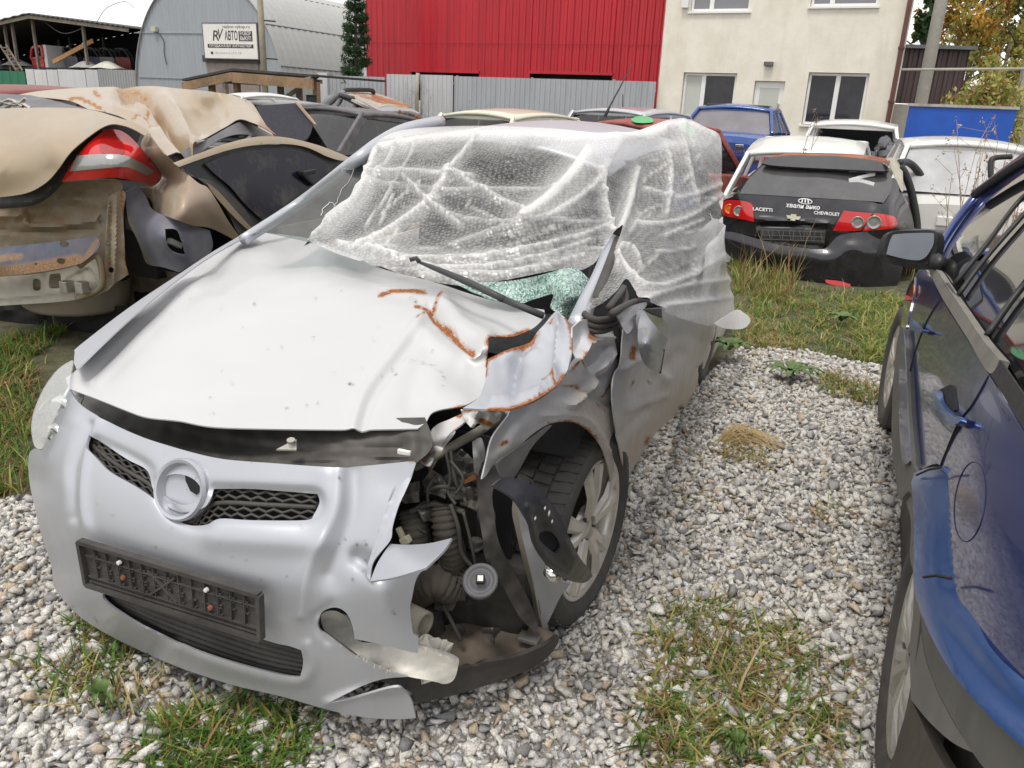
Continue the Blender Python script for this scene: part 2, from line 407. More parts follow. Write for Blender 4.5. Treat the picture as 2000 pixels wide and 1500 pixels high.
M['clear_lens'] = NT('clear_lens').p(col=(.34, .34, .33), rough=.2, metal=.4, coat=.5)
M['glass'] = glass('dusty_window')
M['glass_dark'] = glass('tinted_window', (.05, .05, .06), dust=.35)
M['wood'] = plain('weathered_wood', (.26, .17, .10), .85, var=.45, sc=12, bump=.3)
M['woodgrey'] = plain('grey_wood', (.20, .17, .14), .85, var=.45, sc=12, bump=.3)
M['concrete'] = plain('concrete', (.36, .34, .30), .9, var=.2, sc=12, bump=.2)
# ================================================================ SETTING
class Wall:
    """vertical plane: s runs to the right along it, n towards the viewer, z up"""
    def __init__(s, u, v, d, yaw=.45):
        p = at(u, v, d); s.O = np.array([p[0], p[1], 0]); s.S = np.array([math.cos(yaw), -math.sin(yaw), 0]); s.N = np.array([-math.sin(yaw), -math.cos(yaw), 0]); s.Z = np.array([0, 0, 1.])
    def sz(s, u, v, n=0):
        r = rays((u, v))[0]; t = ((s.O - CC) @ s.N + n) / (r @ s.N); X = CC + r * t - s.O
        return X @ s.S, X[2]
    def w(s, P):
        P = np.asarray(P, float).reshape(-1, 3); return s.O + P[:, :1] * s.S + P[:, 1:2] * s.N + P[:, 2:] * s.Z
    def box(s, mb, a, b, n0, n1):
        """box between two corners given as (s, z)"""
        mb.box((a[0], n0, a[1]), (b[0], n1, b[1]), s)

# ---- ground
def ground_mat():
    k = NT('yard_soil'); f = k.noise(.6, 8, .7); g = k.noise(9, 8, .7); h = k.noise(60, 4)
    c = k.mix(k.ramp(f, (.4, 0.), (.6, 1.)), (.10, .085, .055), (.07, .085, .03)); c = k.mix(k.ramp(g, (.4, 0.), (.7, .8)), c, (.19, .16, .11))
    k.bump(k.math('ADD', g, k.math('MULTIPLY', h, .4)), .8, .05); return k.p(col=c, rough=.95)
g = MB(); g.grid([[(x, y, 0) for y in (-60, 8, 60, 400)] for x in (-300, -20, 20, 300)])
tag(g.build('ground', ground_mat()), kind='structure')

def gravel_mat():
    k = NT('crushed_stone'); a = k.attr('tone'); f = k.noise(170, 5, .7); g = k.noise(45, 4)
    c = k.mix(k.ramp(f, (.42, .0), (.62, .55)), a.outputs['Color'], (.13, .125, .12)); c = k.mix(k.ramp(g, (.5, 0.), (.75, .35)), c, (.48, .38, .25))
    k.bump(f, .35, .003); return k.p(col=c, rough=.9, spec=.25)
GRAV = [(-500, 1900), (-300, 985), (60, 975), (300, 1000), (700, 900), (1180, 820), (1380, 735), (1440, 688), (1480, 682), (1560, 684), (1620, 700), (1700, 715), (1760, 720), (2100, 740), (2600, 900), (2600, 2100)]
GW = np.array([onz(u, v)[:2] for u, v in GRAV])
bedm = NT('gravel_bed'); _f = bedm.noise(38, 5, .7); bedm.bump(_f, 1., .02)
_bw = [onz(u, v, .006) for u, v in GRAV]
tag(mk('gravel_bed', _bw, [list(range(len(_bw)))[::-1]], bedm.p(col=bedm.ramp(_f, (.3, (.16, .145, .125)), (.55, (.34, .32, .29)), (.75, (.52, .50, .46))), rough=.95)), kind='structure')
def hull_proto(n):
    P = RNG.normal(size=(n, 3)); P /= np.linalg.norm(P, axis=1, keepdims=True); P *= RNG.uniform(.7, 1.1, (n, 1)); P *= np.array([.62, RNG.uniform(.36, .58), RNG.uniform(.26, .42)])
    bm = bmesh.new(); [bm.verts.new(p) for p in P]; r = bmesh.ops.convex_hull(bm, input=bm.verts); bmesh.ops.delete(bm, geom=[v for v in bm.verts if not v.link_faces], context='VERTS')
    bm.verts.index_update(); V = np.array([v.co[:] for v in bm.verts]); T = np.array([[v.index for v in f.verts] for f in bm.faces]); bm.free(); return V, T
PROT = [hull_proto(10) for _ in range(30)]
def stones(poly, spacing, size, jit=.6, z0=0.0, cull=True):
    lo, hi = poly.min(0), poly.max(0); lo = np.maximum(lo, (-5, .4)); hi = np.minimum(hi, (6, 8))
    gx, gy = np.meshgrid(np.arange(lo[0], hi[0], spacing), np.arange(lo[1], hi[1], spacing)); p = np.stack([gx.ravel(), gy.ravel()], -1)
    p = p + RNG.uniform(-jit, jit, p.shape) * spacing; p = p[inpoly(p, poly)]
    if cull:
        q = px(np.c_[p, np.zeros(len(p))]); m_ = 650 if size > .02 else 60; p = p[(q[:, 0] > -m_) & (q[:, 0] < 2000 + m_) & (q[:, 1] < 1540 + m_ * 1.4)]
    Vs, Ts, Cs = [], [], []; off = 0; which = RNG.integers(0, len(PROT), len(p))
    for i in range(len(PROT)):
        V, T = PROT[i]; c = p[which == i]; m = len(c)
        if not m: continue
        s = size * np.exp(RNG.normal(0, .3, m)); s = np.clip(s, size * .45, size * 2.0)
        q = RNG.normal(size=(m, 4)) * np.array([1, .28, .28, 1]); q /= np.linalg.norm(q, axis=1, keepdims=True); w, x, y, z = q.T
        R = np.stack([1 - 2 * (y * y + z * z), 2 * (x * y - z * w), 2 * (x * z + y * w), 2 * (x * y + z * w), 1 - 2 * (x * x + z * z), 2 * (y * z - x * w), 2 * (x * z - y * w), 2 * (y * z + x * w), 1 - 2 * (x * x + y * y)], -1).reshape(m, 3, 3)
        X = np.einsum('mij,vj->mvi', R, V) * s[:, None, None]
        X[:, :, :2] += c[:, None]; X[:, :, 2] += (s * RNG.uniform(.12, .5, m) + z0)[:, None]
        t = RNG.random(m); b = RNG.normal(0, .06, m)
        base = np.where(t[:, None] < .60, (.76, .73, .68), np.where(t[:, None] < .84, (.50, .49, .48), np.where(t[:, None] < .92, (.56, .46, .34), (.26, .26, .27))))
        col = np.clip(base * (1 + b[:, None] * 2), .03, .8)
        Vs.append(X.reshape(-1, 3)); Ts.append((T[None] + (np.arange(m) * len(V))[:, None, None] + off).reshape(-1, 3)); Cs.append(np.repeat(col, len(V), 0)); off += m * len(V)
    return np.concatenate(Vs), np.concatenate(Ts), np.concatenate(Cs)
V, T, Cc = stones(GW, .0198, .0315)
V2, T2, C2 = stones(GW, .0150, .0155); T = np.r_[T, T2 + len(V)]; V = np.r_[V, V2]; Cc = np.r_[Cc, C2 * .92]
o = mk('gravel', V, T, gravel_mat(), attrs={'tone': Cc}); tag(o, 'pale grey crushed stone covering the yard floor', 'gravel', kind='stuff')

# ---- grass
def blades(n_list, name, label, cat='grass', loc=None):
    Vs, Fs, Cs = [], [], []; off = 0
    for poly, n, h, cols, lean, pxspace in n_list:
        poly = np.array([onz(u, v)[:2] for u, v in poly]) if pxspace else np.array(poly, float)
        lo, hi = poly.min(0), poly.max(0); p = np.zeros((0, 2))
        while len(p) < n:
            c = RNG.uniform(lo, hi, (n, 2)); c = c[inpoly(c, poly)]
            p = np.r_[p, c] if len(c) else p
        p = p[:n]
        ncl = max(3, n // 26); cc = p[RNG.integers(0, n, ncl)]; j = RNG.integers(0, ncl, n); k = RNG.random(n) < .72
        p[k] = cc[j[k]] + RNG.normal(0, .022 + .12 * h, (k.sum(), 2))
        hh = h * RNG.lognormal(0, .4, n); a = RNG.uniform(0, 6.283, n); le = np.abs(RNG.normal(lean, .35, n)) * hh
        w = RNG.uniform(.0016, .0042, n) * (1 + h * 1.5); ax = np.stack([np.cos(a), np.sin(a), 0 * a], -1); sd = np.stack([-np.sin(a), np.cos(a), 0 * a], -1)
        B = np.c_[p, np.zeros(n)]; rows = []
        for t, ww in ((0, 1.), (.4, .9), (.75, .6), (1, .06)):
            ce = B + ax * (le * t ** 1.8)[:, None]; ce[:, 2] = hh * (t - .32 * t * t * np.minimum(le / hh, 1.6)) + .004
            rows += [ce - sd * (w * ww)[:, None], ce + sd * (w * ww)[:, None]]
        X = np.stack(rows, 1)
        q = np.array([(0, 1, 3, 2), (2, 3, 5, 4), (4, 5, 7, 6)])
        Fs.append((q[None] + (np.arange(n) * 8)[:, None, None] + off).reshape(-1, 4)); off += n * 8
        ci = np.array([c for c, _ in cols]); pr = np.array([x for _, x in cols]); c = ci[RNG.choice(len(ci), n, p=pr / pr.sum())] * RNG.uniform(.7, 1.3, (n, 1))
        Vs.append(X.reshape(-1, 3)); Cs.append(np.repeat(c, 8, 0))
    o = mk(name, np.concatenate(Vs), np.concatenate(Fs), M['grass'], attrs={'tone': np.concatenate(Cs)}, smooth=True, loc=loc)
    return tag(o, label, cat, kind='stuff')
def leafmat(name):
    k = NT(name); a = k.attr('tone'); tr = k.n('BsdfTranslucent'); k.set(tr.inputs[0], a.outputs['Color']); k.p(col=a.outputs['Color'], rough=.6, spec=.3)
    m = k.n('MixShader'); m.inputs[0].default_value = .35; k.t.links.new(k.b.outputs[0], m.inputs[1]); k.t.links.new(tr.outputs[0], m.inputs[2]); k.t.links.new(m.outputs[0], k.out.inputs[0]); return k.m
M['grass'] = leafmat('grass_blades'); M['leaf'] = leafmat('leaves')
GR, GD, YE, BR, ST = (.11, .22, .035), (.05, .12, .025), (.36, .34, .09), (.28, .17, .07), (.48, .39, .21)
mixg = [(GR, 5), (GD, 2), (YE, 2), (BR, 1)]; mixd = [(GR, 2.5), (YE, 2), (BR, 2), (ST, 2), (GD, .5)]; mixs = [(ST, 4), (BR, 2), (YE, 1), (GR, .6)]
blades([([(260, 1520), (290, 1430), (400, 1390), (480, 1350), (610, 1385), (600, 1440), (560, 1520)], 1700, .034, mixg, 1., 1),
        ([(280, 1530), (300, 1440), (420, 1400), (470, 1470), (430, 1530)], 300, .055, mixg, .9, 1),
        ([(0, 1290), (60, 1310), (200, 1215), (270, 1290), (340, 1330), (260, 1420), (120, 1400), (0, 1350)], 420, .05, mixd, .8, 1),
        ([(140, 1215), (230, 1230), (260, 1290), (180, 1290)], 200, .045, mixg, .8, 1),
        ([(1270, 1200), (1400, 1170), (1480, 1240), (1500, 1330), (1460, 1520), (1240, 1520), (1260, 1330)], 1700, .048, mixd, 1.1, 1),
        ([(1480, 1230), (1560, 1230), (1660, 1320), (1640, 1400), (1700, 1510), (1460, 1510), (1500, 1330)], 700, .045, mixd, 1.1, 1),
        ([(1590, 735), (1640, 740), (1720, 765), (1715, 800), (1620, 780)], 900, .06, mixd, 1., 1),
        ([(1395, 870), (1500, 880), (1500, 920), (1400, 900)], 300, .04, mixs, 1.2, 1),
        ([(1320, 960), (1380, 960), (1380, 985), (1320, 985)], 60, .03, mixs, 1.2, 1), ([(1580, 990), (1680, 1000), (1660, 1030), (1580, 1020)], 160, .03, mixs, 1.2, 1)],
       'yard_grass', 'short mixed green and dry grass tufts growing through the gravel')
blades([([(-60, 1000), (58, 965), (64, 700), (140, 640), (-120, 690)], 5200, .06, mixg + [(BR, 2)], .8, 1),
        ([(-60, 780), (70, 740), (60, 830), (-60, 850)], 500, .06, [(BR, 3), (ST, 1), (GD, 1)], 1.2, 1)],
       'side_grass', 'green grass with brown leaves growing in the shade on the far left')
blades([([(1425, 510), (1480, 500), (1560, 560), (1750, 580), (1760, 690), (1700, 718), (1560, 690), (1440, 675)], 9000, .05, [(GR, 4), (YE, 3), (GD, 1.2), (ST, 1.5), (BR, 1)], 1.1, 1),
        ([(1440, 610), (1520, 640), (1560, 690), (1440, 680)], 1400, .035, mixs, 1.2, 1),
        ([(1425, 500), (1450, 480), (1560, 560), (1540, 600), (1440, 580)], 1500, .14, mixd, .6, 1), ([(1425, 500), (1440, 470), (1500, 500), (1490, 570), (1440, 560)], 900, .2, mixd, .4, 1),
        ([(1640, 600), (1760, 590), (1770, 700), (1690, 716)], 2200, .07, [(YE, 3), (GR, 3), (ST, 1)], 1.3, 1)],
       'rear_grass', 'thick green and yellow grass round the bumper of the black hatchback')
blades([([(1425, 500), (1445, 470), (1560, 540), (1530, 590), (1440, 570)], 70, .42, [(ST, 3), (BR, 2)], .35, 1)],
       'dry_stalks', 'tall dry straw stalks standing before the black hatchback')
blades([([(1250, 330), (1450, 330), (1450, 470), (1330, 430)], 2500, .2, mixd, .6, 1), ([(1650, 420), (1990, 420), (1990, 520), (1750, 560)], 2500, .3, mixs, .5, 1), ([(0, 430), (600, 330), (1250, 330), (1100, 420), (0, 560)], 3000, .12, mixd, .7, 1)],
       'far_grass', 'rough grass and weeds between the parked wrecks', )

# ---- leafy things
def leaf_cloud(n, cen, rad, size, cols, flat=.0, clumps=0, needle=False, rmin=.0):
    """many leaf-sized faces through a crown's volume, gathered in clumps"""
    cen = np.array(cen, float); rad = np.array(rad, float)
    d = RNG.normal(size=(n, 3)); d /= np.linalg.norm(d, axis=1, keepdims=True); r = (rmin + (1 - rmin) * RNG.random(n)) ** .45
    if clumps:
        cd = RNG.normal(size=(clumps, 3)); cd /= np.linalg.norm(cd, axis=1, keepdims=True); cp = cd * (RNG.random((clumps, 1)) ** .4); j = RNG.integers(0, clumps, n)
        P = cp[j] * .82 + d * (r * (.13 + .5 / clumps ** .5))[:, None] * RNG.uniform(.7, 1.4, clumps)[j][:, None]; sh = RNG.uniform(.65, 1.3, clumps)[j]; ck = RNG.random(clumps)[j]
    else: P = d * r[:, None]; sh = np.ones(n); ck = RNG.random(n)
    P = cen + P * rad
    a = RNG.normal(size=(n, 3)); a /= np.linalg.norm(a, axis=1, keepdims=True); b = np.cross(a, RNG.normal(size=(n, 3))); b /= np.linalg.norm(b, axis=1, keepdims=True)
    s = size * RNG.uniform(.6, 1.4, (n, 1)); k = .16 if needle else .55
    X = np.stack([P - a * s, P + b * s * k, P + a * s, P - b * s * k], 1)
    ci = np.array([c for c, _ in cols], float); pr = np.cumsum([x for _, x in cols]) / sum(x for _, x in cols)
    ix = np.clip(np.searchsorted(pr, np.clip(ck + RNG.normal(0, .16, n), 0, .999)), 0, len(ci) - 1); c = ci[ix] * (sh * RNG.uniform(.75, 1.25, n))[:, None]
    return X.reshape(-1, 3), np.arange(n * 4).reshape(n, 4), np.repeat(c, 4, 0)
def crown(name, parts, parent):
    Vs, Fs, Cs = [], [], []; off = 0
    for a in parts:
        V, Fc, c = a; Vs.append(V); Fs.append(Fc + off); Cs.append(c); off += len(V)
    return mk(name, np.concatenate(Vs), np.concatenate(Fs), M['leaf'], parent, attrs={'tone': np.concatenate(Cs)})
M['bark'] = plain('bark', (.10, .075, .055), .9, var=.4, sc=20, bump=.5)
def tree(name, label, base, h, crown_parts, tr=.13, lean=(0, 0), group=None, cat='tree', limbs=7):
    t = thing(name, base, label, cat, group); b = np.array(base, float)
    m = MB(); ax = [b + np.array([lean[0] * q, lean[1] * q, h * q]) for q in (0, .3, .6, .95)]; m.tube(cr(ax, 4), np.linspace(tr, tr * .25, 13), 8)
    for _ in range(limbs):
        q = RNG.uniform(.3, .85); p = b + np.array([lean[0] * q, lean[1] * q, h * q]); a = RNG.uniform(0, 6.28); L = h * RNG.uniform(.15, .3) * (1.1 - q * .6)
        e = p + np.array([math.cos(a) * L, math.sin(a) * L, L * .55]); m.tube(cr([p, (p + e) / 2 + (0, 0, -.05 * L), e], 4), np.linspace(tr * .4, tr * .08, 9), 6)
    m.build('trunk', M['bark'], t, True)
    crown('crown', crown_parts, t); return t
# autumn trees behind the cream building, top right
def zat(p, v):
    """height above the point p at which image row v lies"""
    lo, hi = -5., 60.
    for _ in range(50):
        mid = (lo + hi) / 2
        if px((p[0], p[1], mid))[0, 1] > v: lo = mid
        else: hi = mid
    return lo
AU = [((.58, .34, .05), 4), ((.46, .24, .05), 2), ((.40, .34, .08), 2)]; DG = [((.05, .10, .035), 4), ((.09, .14, .045), 3), ((.17, .18, .05), 1.5)]; OL = [((.32, .30, .08), 4), ((.20, .23, .07), 3), ((.42, .30, .10), 1.5)]
def rtree(u, vtop, vbot, d, wpx, cols, name, label, n=2600, size=.12, group='autumn trees behind the yard'):
    bot = at(u, vbot, d); gx = np.array([bot[0], bot[1], 0]); top = bot.copy(); top[2] = zat(bot, vtop); h = top[2]; r = wpx / 2 / FPX * d
    c = (top[2] + bot[2]) / 2; parts = [leaf_cloud(n, (gx[0], gx[1], c), (r, r, (top[2] - bot[2]) / 2), size, cols, clumps=34)]
    tree(name, label, gx, h, parts, .14, group=group)
rtree(1858, -190, 150, 34, 190, AU, 'birch_tree', 'golden yellow birch between the cream building and the pole')
rtree(1800, -60, 110, 30, 60, DG, 'pine_tree', 'narrow dark green tree against the cream building corner', 1800)
rtree(1940, -240, 150, 36, 240, DG + [((.20, .15, .04), 2)], 'pine_tree', 'tall dark green pine rising behind the olive bush', 4200, .13)
rtree(1985, -120, 200, 30, 150, OL, 'birch_tree', 'thinning olive brown tree at the right edge of the yard', 2400)
rtree(1885, -40, 170, 30, 110, AU + OL, 'birch_tree', 'rust brown young tree just right of the concrete pole', 1500, .1)
rtree(1935, 70, 250, 24, 210, OL + [((.30, .27, .07), 3)], 'shrub', 'broad olive yellow shrub behind the willow bush', 2600, .085, group=None)
# bush by the brown shed
b0 = at(1915, 250, 17.6); t = thing('bush', (b0[0], b0[1], 0), 'yellow green willow bush in front of the brown metal shed', 'bush')
parts = []
m = MB()
for i in range(56):
    a = RNG.uniform(0, 6.28); rr = RNG.uniform(.1, 1.05); e = np.array([b0[0] + math.cos(a) * rr, b0[1] + math.sin(a) * rr * .8, zat(b0, RNG.uniform(80, 190)) - rr * .6]); s = np.array([b0[0] + math.cos(a) * rr * .3, b0[1] + math.sin(a) * .2, 0])
    L = cr([s, (s + e) / 2 + RNG.normal(0, .08, 3), e], 5); m.tube(L, np.linspace(.014, .004, len(L)), 5)
    parts.append(leaf_cloud(190, (s * .3 + e * .7), (.24, .24, .72), .055, [((.42, .41, .12), 4), ((.30, .33, .09), 3), ((.50, .38, .16), 2), ((.42, .25, .10), .7)], needle=False))
m.build('stems', M['bark'], t); crown('foliage', parts, t)
# pine in front of the hangar
p0 = at(697, 148, 26); t = thing('pine_tree', (p0[0], p0[1], 0), 'young green pine between the arched hangar and the red wall', 'tree')
m = MB(); hp = zat(p0, -70); m.tube([(p0[0], p0[1], 0), (p0[0], p0[1], hp * .6), (p0[0], p0[1], hp)], [.09, .06, .015], 7); parts = []
for zz in np.arange(.8, hp, .34):
    rr = .18 + (hp - zz) * .085
    for q in range(6):
        a = RNG.uniform(0, 6.28); e = np.array([p0[0] + math.cos(a) * rr, p0[1] + math.sin(a) * rr, zz + rr * .45]); s = np.array([p0[0], p0[1], zz]); m.tube([s, s * .5 + e * .5 - (0, 0, .04), e], [.02, .014, .006], 5)
        for tt in (.45, .7, .95):
            parts.append(leaf_cloud(46, s * (1 - tt) + e * tt + (0, 0, .05), (.13, .13, .17), .085, [((.03, .075, .035), 3), ((.05, .10, .04), 2), ((.085, .12, .05), 1)], needle=True))
m.build('trunk', M['bark'], t, True); crown('crown', parts, t)
# bare weeds
def weed(u, v, d, h, name, label, n=9, col=(.22, .16, .10), group=None, spread=.28, heads=True):
    b = at(u, v, d); b[2] = 0; t = thing(name, b, label, 'weed', group); m = MB(); parts = []
    for _ in range(n):
        e = b + np.array([RNG.normal(0, spread * .6), RNG.normal(0, spread * .6), h * RNG.uniform(.6, 1.05)]); L = cr([b + RNG.normal(0, .03, 3) * (1, 1, 0), (b + e) / 2 + RNG.normal(0, .05, 3), e], 4); m.tube(L, np.linspace(.006, .002, len(L)), 4)
        for k in range(5):
            q = L[RNG.integers(4, len(L))]; e2 = q + RNG.normal(0, 1, 3) * (.09, .09, .07) + (0, 0, .1); m.tube([q, e2], [.003, .0015], 3, False)
            if heads: parts.append(leaf_cloud(7, e2, (.025, .025, .04), .012, [(tuple(c * 1.5 for c in col), 2), (col, 1)]))
    m.build('stems', plain('dry_stem', col, .9), t)
    if heads: crown('seed_heads', parts, t)
for u, v, d, h, lb in ((785, 235, 24.5, 2.1, 'leafless brown weed before the grey gate, left of the pair of sheets'), (825, 235, 24, 1.7, 'thin brown weed at the foot of the grey gate'), (660, 225, 26, 1.5, 'low brown weed by the fence beside the burnt car'), (925, 225, 23.5, 1.4, 'small bare weed against the fence right of the gate')):
    weed(u, v, d, h, 'weed', lb, group='bare weeds along the fence')
weed(1880, 480, 7.6, 1.5, 'weed', 'grey feathery stalks in front of the white tailgate', 14, (.34, .27, .2), 'dry weeds by the white hatchback', .3)
weed(1955, 470, 7.3, 1.45, 'weed', 'reddish brown stalks between the white hatchback and the blue car', 12, (.30, .15, .08), 'dry weeds by the white hatchback', .25)
weed(1560, 420, 9.0, 1.75, 'weed', 'single thin bare stalk rising behind the black hatchback', 3, (.2, .15, .12), None, .12)
weed(1430, 400, 9.2, .7, 'weed', 'green and white weed squeezed between plastic sheet and white wreck', 9, (.16, .22, .08), None, .2)
# broad weeds on the gravel
def rosette(u, v, name, label, n=9, L=.1, col=(.05, .16, .03), w=.028, z=.05, cat='plant'):
    b = onz(u, v); t = MB()
    for i in range(n):
        a = 6.28 * i / n + RNG.normal(0, .3); l = L * RNG.uniform(.6, 1.2); d = np.array([math.cos(a), math.sin(a), 0]); s = np.array([-d[1], d[0], 0]); rows = []
        for q in np.linspace(0, 1, 6):
            ww = w * math.sin(math.pi * min(1, .12 + q * .9)) * (1 + .25 * (-1) ** int(q * 5)); c = b + d * l * q + np.array([0, 0, z + .06 * math.sin(q * 2.6)]); rows.append([c - s * ww + (0, 0, .008), c, c + s * ww + (0, 0, .008)])
        t.grid(rows)
    o = t.build(name, M[ 'lv'], smooth=True, loc=b); tag(o, label, cat)
_k = NT('weed_leaf'); M['lv'] = _k.p(col=_k.ramp(_k.noise(40, 3), (.3, (.05, .11, .02)), (.7, (.13, .19, .05))), rough=.5)
rosette(1540, 748, 'dandelion', 'dark green broad leafed weed on the gravel beside the grass clump', 12, .2)
rosette(1420, 712, 'weed_plant', 'leafy green weed pressed against the silver car behind the black strap', 22, .16, z=.1)
rosette(1640, 640, 'dandelion', 'broad leafed weed in the grass under the black bumper', 9, .14)
rosette(205, 1395, 'dandelion', 'yellow green dandelion in front of the silver bumper', 5, .07, w=.012, z=.03)
rosette(1430, 1495, 'weed_plant', 'bright green low plant at the bottom edge on the right', 22, .05, w=.007, z=.03)
rosette(1250, 1490, 'clover', 'small clover at the bottom edge in the middle', 10, .03, w=.008, z=.02)
# ================================================================ BUILDINGS
def ribs(wall, mb, s0, s1, z0, z1, n0, per=.2, depth=.03, nb=None):
    """trapezoid-ribbed sheet"""
    P = []
    s = s0
    while s < s1:
        for f, d in ((0, 0), (.45, 0), (.58, depth), (.87, depth)): 
            if s + f * per <= s1: P.append((s + f * per, n0 + d))
        s += per
    P.append((s1, n0)); rows = [[wall.w((a, n, z))[0] for a, n in P] for z in (z0, z1)]
    mb.grid(rows)
# ---- cream building
WC = Wall(1288, 150, 21.5)
t = thing('cream_building', WC.w((2.5, 0, 0))[0], 'cream rendered two storey building with white windows', 'building')
plast = NT('cream_render'); _f = plast.noise(1.6, 8, .7); _g = plast.noise(40, 5, .7); _s = plast.noise(2.2, 6, .7, plast.map((1.5, 1.5, .22)))
plast.bump(plast.math('ADD', _g, plast.math('MULTIPLY', _f, .6)), .35, .02)
M['cream'] = plast.p(col=plast.mix(plast.ramp(_s, (.5, 0.), (.8, .28)), plast.ramp(_f, (.35, (.76, .71, .61)), (.65, (.86, .82, .73))), (.42, .37, .29)), rough=.9)
sR = WC.sz(1748, 200)[0]; ops = []
def rect(u0, v0, u1, v1, W=None, n=0):
    W = W or WC; a = W.sz((u0), v0, n); b = W.sz(u1, v1, n); c = W.sz(u0, v1, n); d = W.sz(u1, v0, n)
    return ((a[0] + c[0]) / 2, min((b[1] + c[1]) / 2, (a[1] + d[1]) / 2)), ((b[0] + d[0]) / 2, max((a[1] + d[1]) / 2, (b[1] + c[1]) / 2))
wins = [(1329, 142, 1433, 262), (1572, 142, 1690, 246), (1352, -70, 1470, 22), (1588, -70, 1722, 12)]; door = (1465, 158, 1524, 300)
R_ = [rect(*w) for w in wins] + [rect(*door)]
H_ = 6.6
m = MB()
xs = sorted({-0.02, sR} | {r[0][0] for r in R_} | {r[1][0] for r in R_}); zs = sorted({0., H_} | {r[0][1] for r in R_} | {r[1][1] for r in R_})
for a, b in zip(xs[:-1], xs[1:]):
    for c, d in zip(zs[:-1], zs[1:]):
        if any(r[0][0] - 1e-6 <= a and b <= r[1][0] + 1e-6 and r[0][1] - 1e-6 <= c and d <= r[1][1] + 1e-6 for r in R_): continue
        m.add(WC.w([(a, 0, c), (b, 0, c), (b, 0, d), (a, 0, d)]), [(0, 1, 2, 3)])
for (a, b) in R_:
    q = [(a[0], a[1]), (b[0], a[1]), (b[0], b[1]), (a[0], b[1])]
    for i in range(4):
        p, r = q[i], q[(i + 1) % 4]; m.add(WC.w([(p[0], 0, p[1]), (r[0], 0, r[1]), (r[0], -.22, r[1]), (p[0], -.22, p[1])]), [(0, 1, 2, 3)])
m.box((-.02, -9, 0), (0, 0, H_), WC); m.add(WC.w([(sR, -.003, 0), (sR - 1.6, -9, 0), (sR - 1.6, -9, H_), (sR, -.003, H_)]), [(0, 1, 2, 3)]); m.box((0, -9, H_ - .2), (sR - 1.62, -.003, H_), WC)
m.box((0, -9.1, 0), (sR - 1.6, -9, H_), WC)
mk('wall', np.concatenate(m.V), m.F, M['cream'], t)
M['pvc'] = plain('white_pvc', (.80, .80, .80), .35, var=.05, bump=.02)
M['room'] = plain('dark_room', (.035, .035, .045), .9)
_k = NT('window_glass'); M['wglass'] = _k.p(col=_k.ramp(_k.noise(1.3, 5, .7), (.4, (.016, .016, .022)), (.62, (.035, .034, .04)), (.75, (.09, .08, .07))), rough=.05, spec=.5)
M['wglass2'] = NT('sky_glass').p(col=(.20, .20, .22), rough=.08, spec=.6)
M['blind'] = plain('pale_blind', (.52, .54, .50), .6, var=.06)
def window(r, kinds, parent, split=(.5,), W=WC):
    (s0, z0), (s1, z1) = r; f = MB(); b = .07
    W.box(f, (s0 + .01, z0 + .01), (s0 + b, z1 - .01), -.16, -.1); W.box(f, (s1 - b, z0 + .01), (s1 - .01, z1 - .01), -.16, -.1)
    W.box(f, (s0 + b, z0 + .01), (s1 - b, z0 + b), -.16, -.1); W.box(f, (s0 + b, z1 - b), (s1 - b, z1 - .01), -.16, -.1)
    for q in split: W.box(f, (s0 + (s1 - s0) * q - b * .8, z0 + b), (s0 + (s1 - s0) * q + b * .8, z1 - b), -.16, -.095)
    o = f.build('window', M['pvc'], parent, bevel=.006); ed = [0] + list(split) + [1]
    for i, k in enumerate(kinds):
        g = MB(); W.box(g, (s0 + (s1 - s0) * ed[i] + .05, z0 + .05), (s0 + (s1 - s0) * ed[i + 1] - .05, z1 - .05), -.15, -.135); g.build('pane', M[k], o)
    sl = MB(); W.box(sl, (s0 - .04, z0 - .05), (s1 + .04, z0 - .01), -.1, .06); sl.build('sill', M['pvc'], o)
window(R_[0], ('blind', 'wglass'), t, (.38,)); window(R_[1], ('wglass', 'wglass'), t, (.5,)); window(R_[2], ('wglass2', 'wglass2'), t, (.35,)); window(R_[3], ('wglass2', 'wglass2'), t, (.32,))
(s0, z0), (s1, z1) = R_[4]; f = MB(); WC.box(f, (s0 + .01, z0), (s1 - .01, z1 - .01), -.16, -.1); d = f.build('door', M['pvc'], t)
f = MB(); WC.box(f, (s0 + .14, z0 + .9), (s1 - .14, z1 - .16), -.1, -.09); f.build('door_panel', M['blind'], d)
f = MB(); WC.box(f, (s1 - .13, z0 + 1.0), (s1 - .09, z0 + 1.25), -.1, -.04); f.build('handle', M['steel'], d, bevel=.008)
f = MB(); L = WC.sz(1503, 125); WC.box(f, (L[0] - .12, L[1] - .05), (L[0] + .1, L[1] + .05), .0, .14); f.build('wall_lamp', M['greyplastic'], t, bevel=.01)
f = MB(); L = WC.sz(1342, 8); WC.box(f, (L[0] - .12, L[1] - .1), (L[0] + .06, L[1] + .2), .0, .12); f.build('junction_box', M['pvc'], t, bevel=.01)
dp = MB(); a = WC.w((sR - .08, .1, 0))[0]; dp.tube([a, a + (0, 0, H_ - .1)], .055, 10)
for z in (.8, 2., 3.2, 4.4): dp.box((sR - .15, 0, z), (sR - .01, .17, z + .05), WC)
dp.build('downpipe', plain('brown_downpipe', (.13, .05, .04), .5), t)
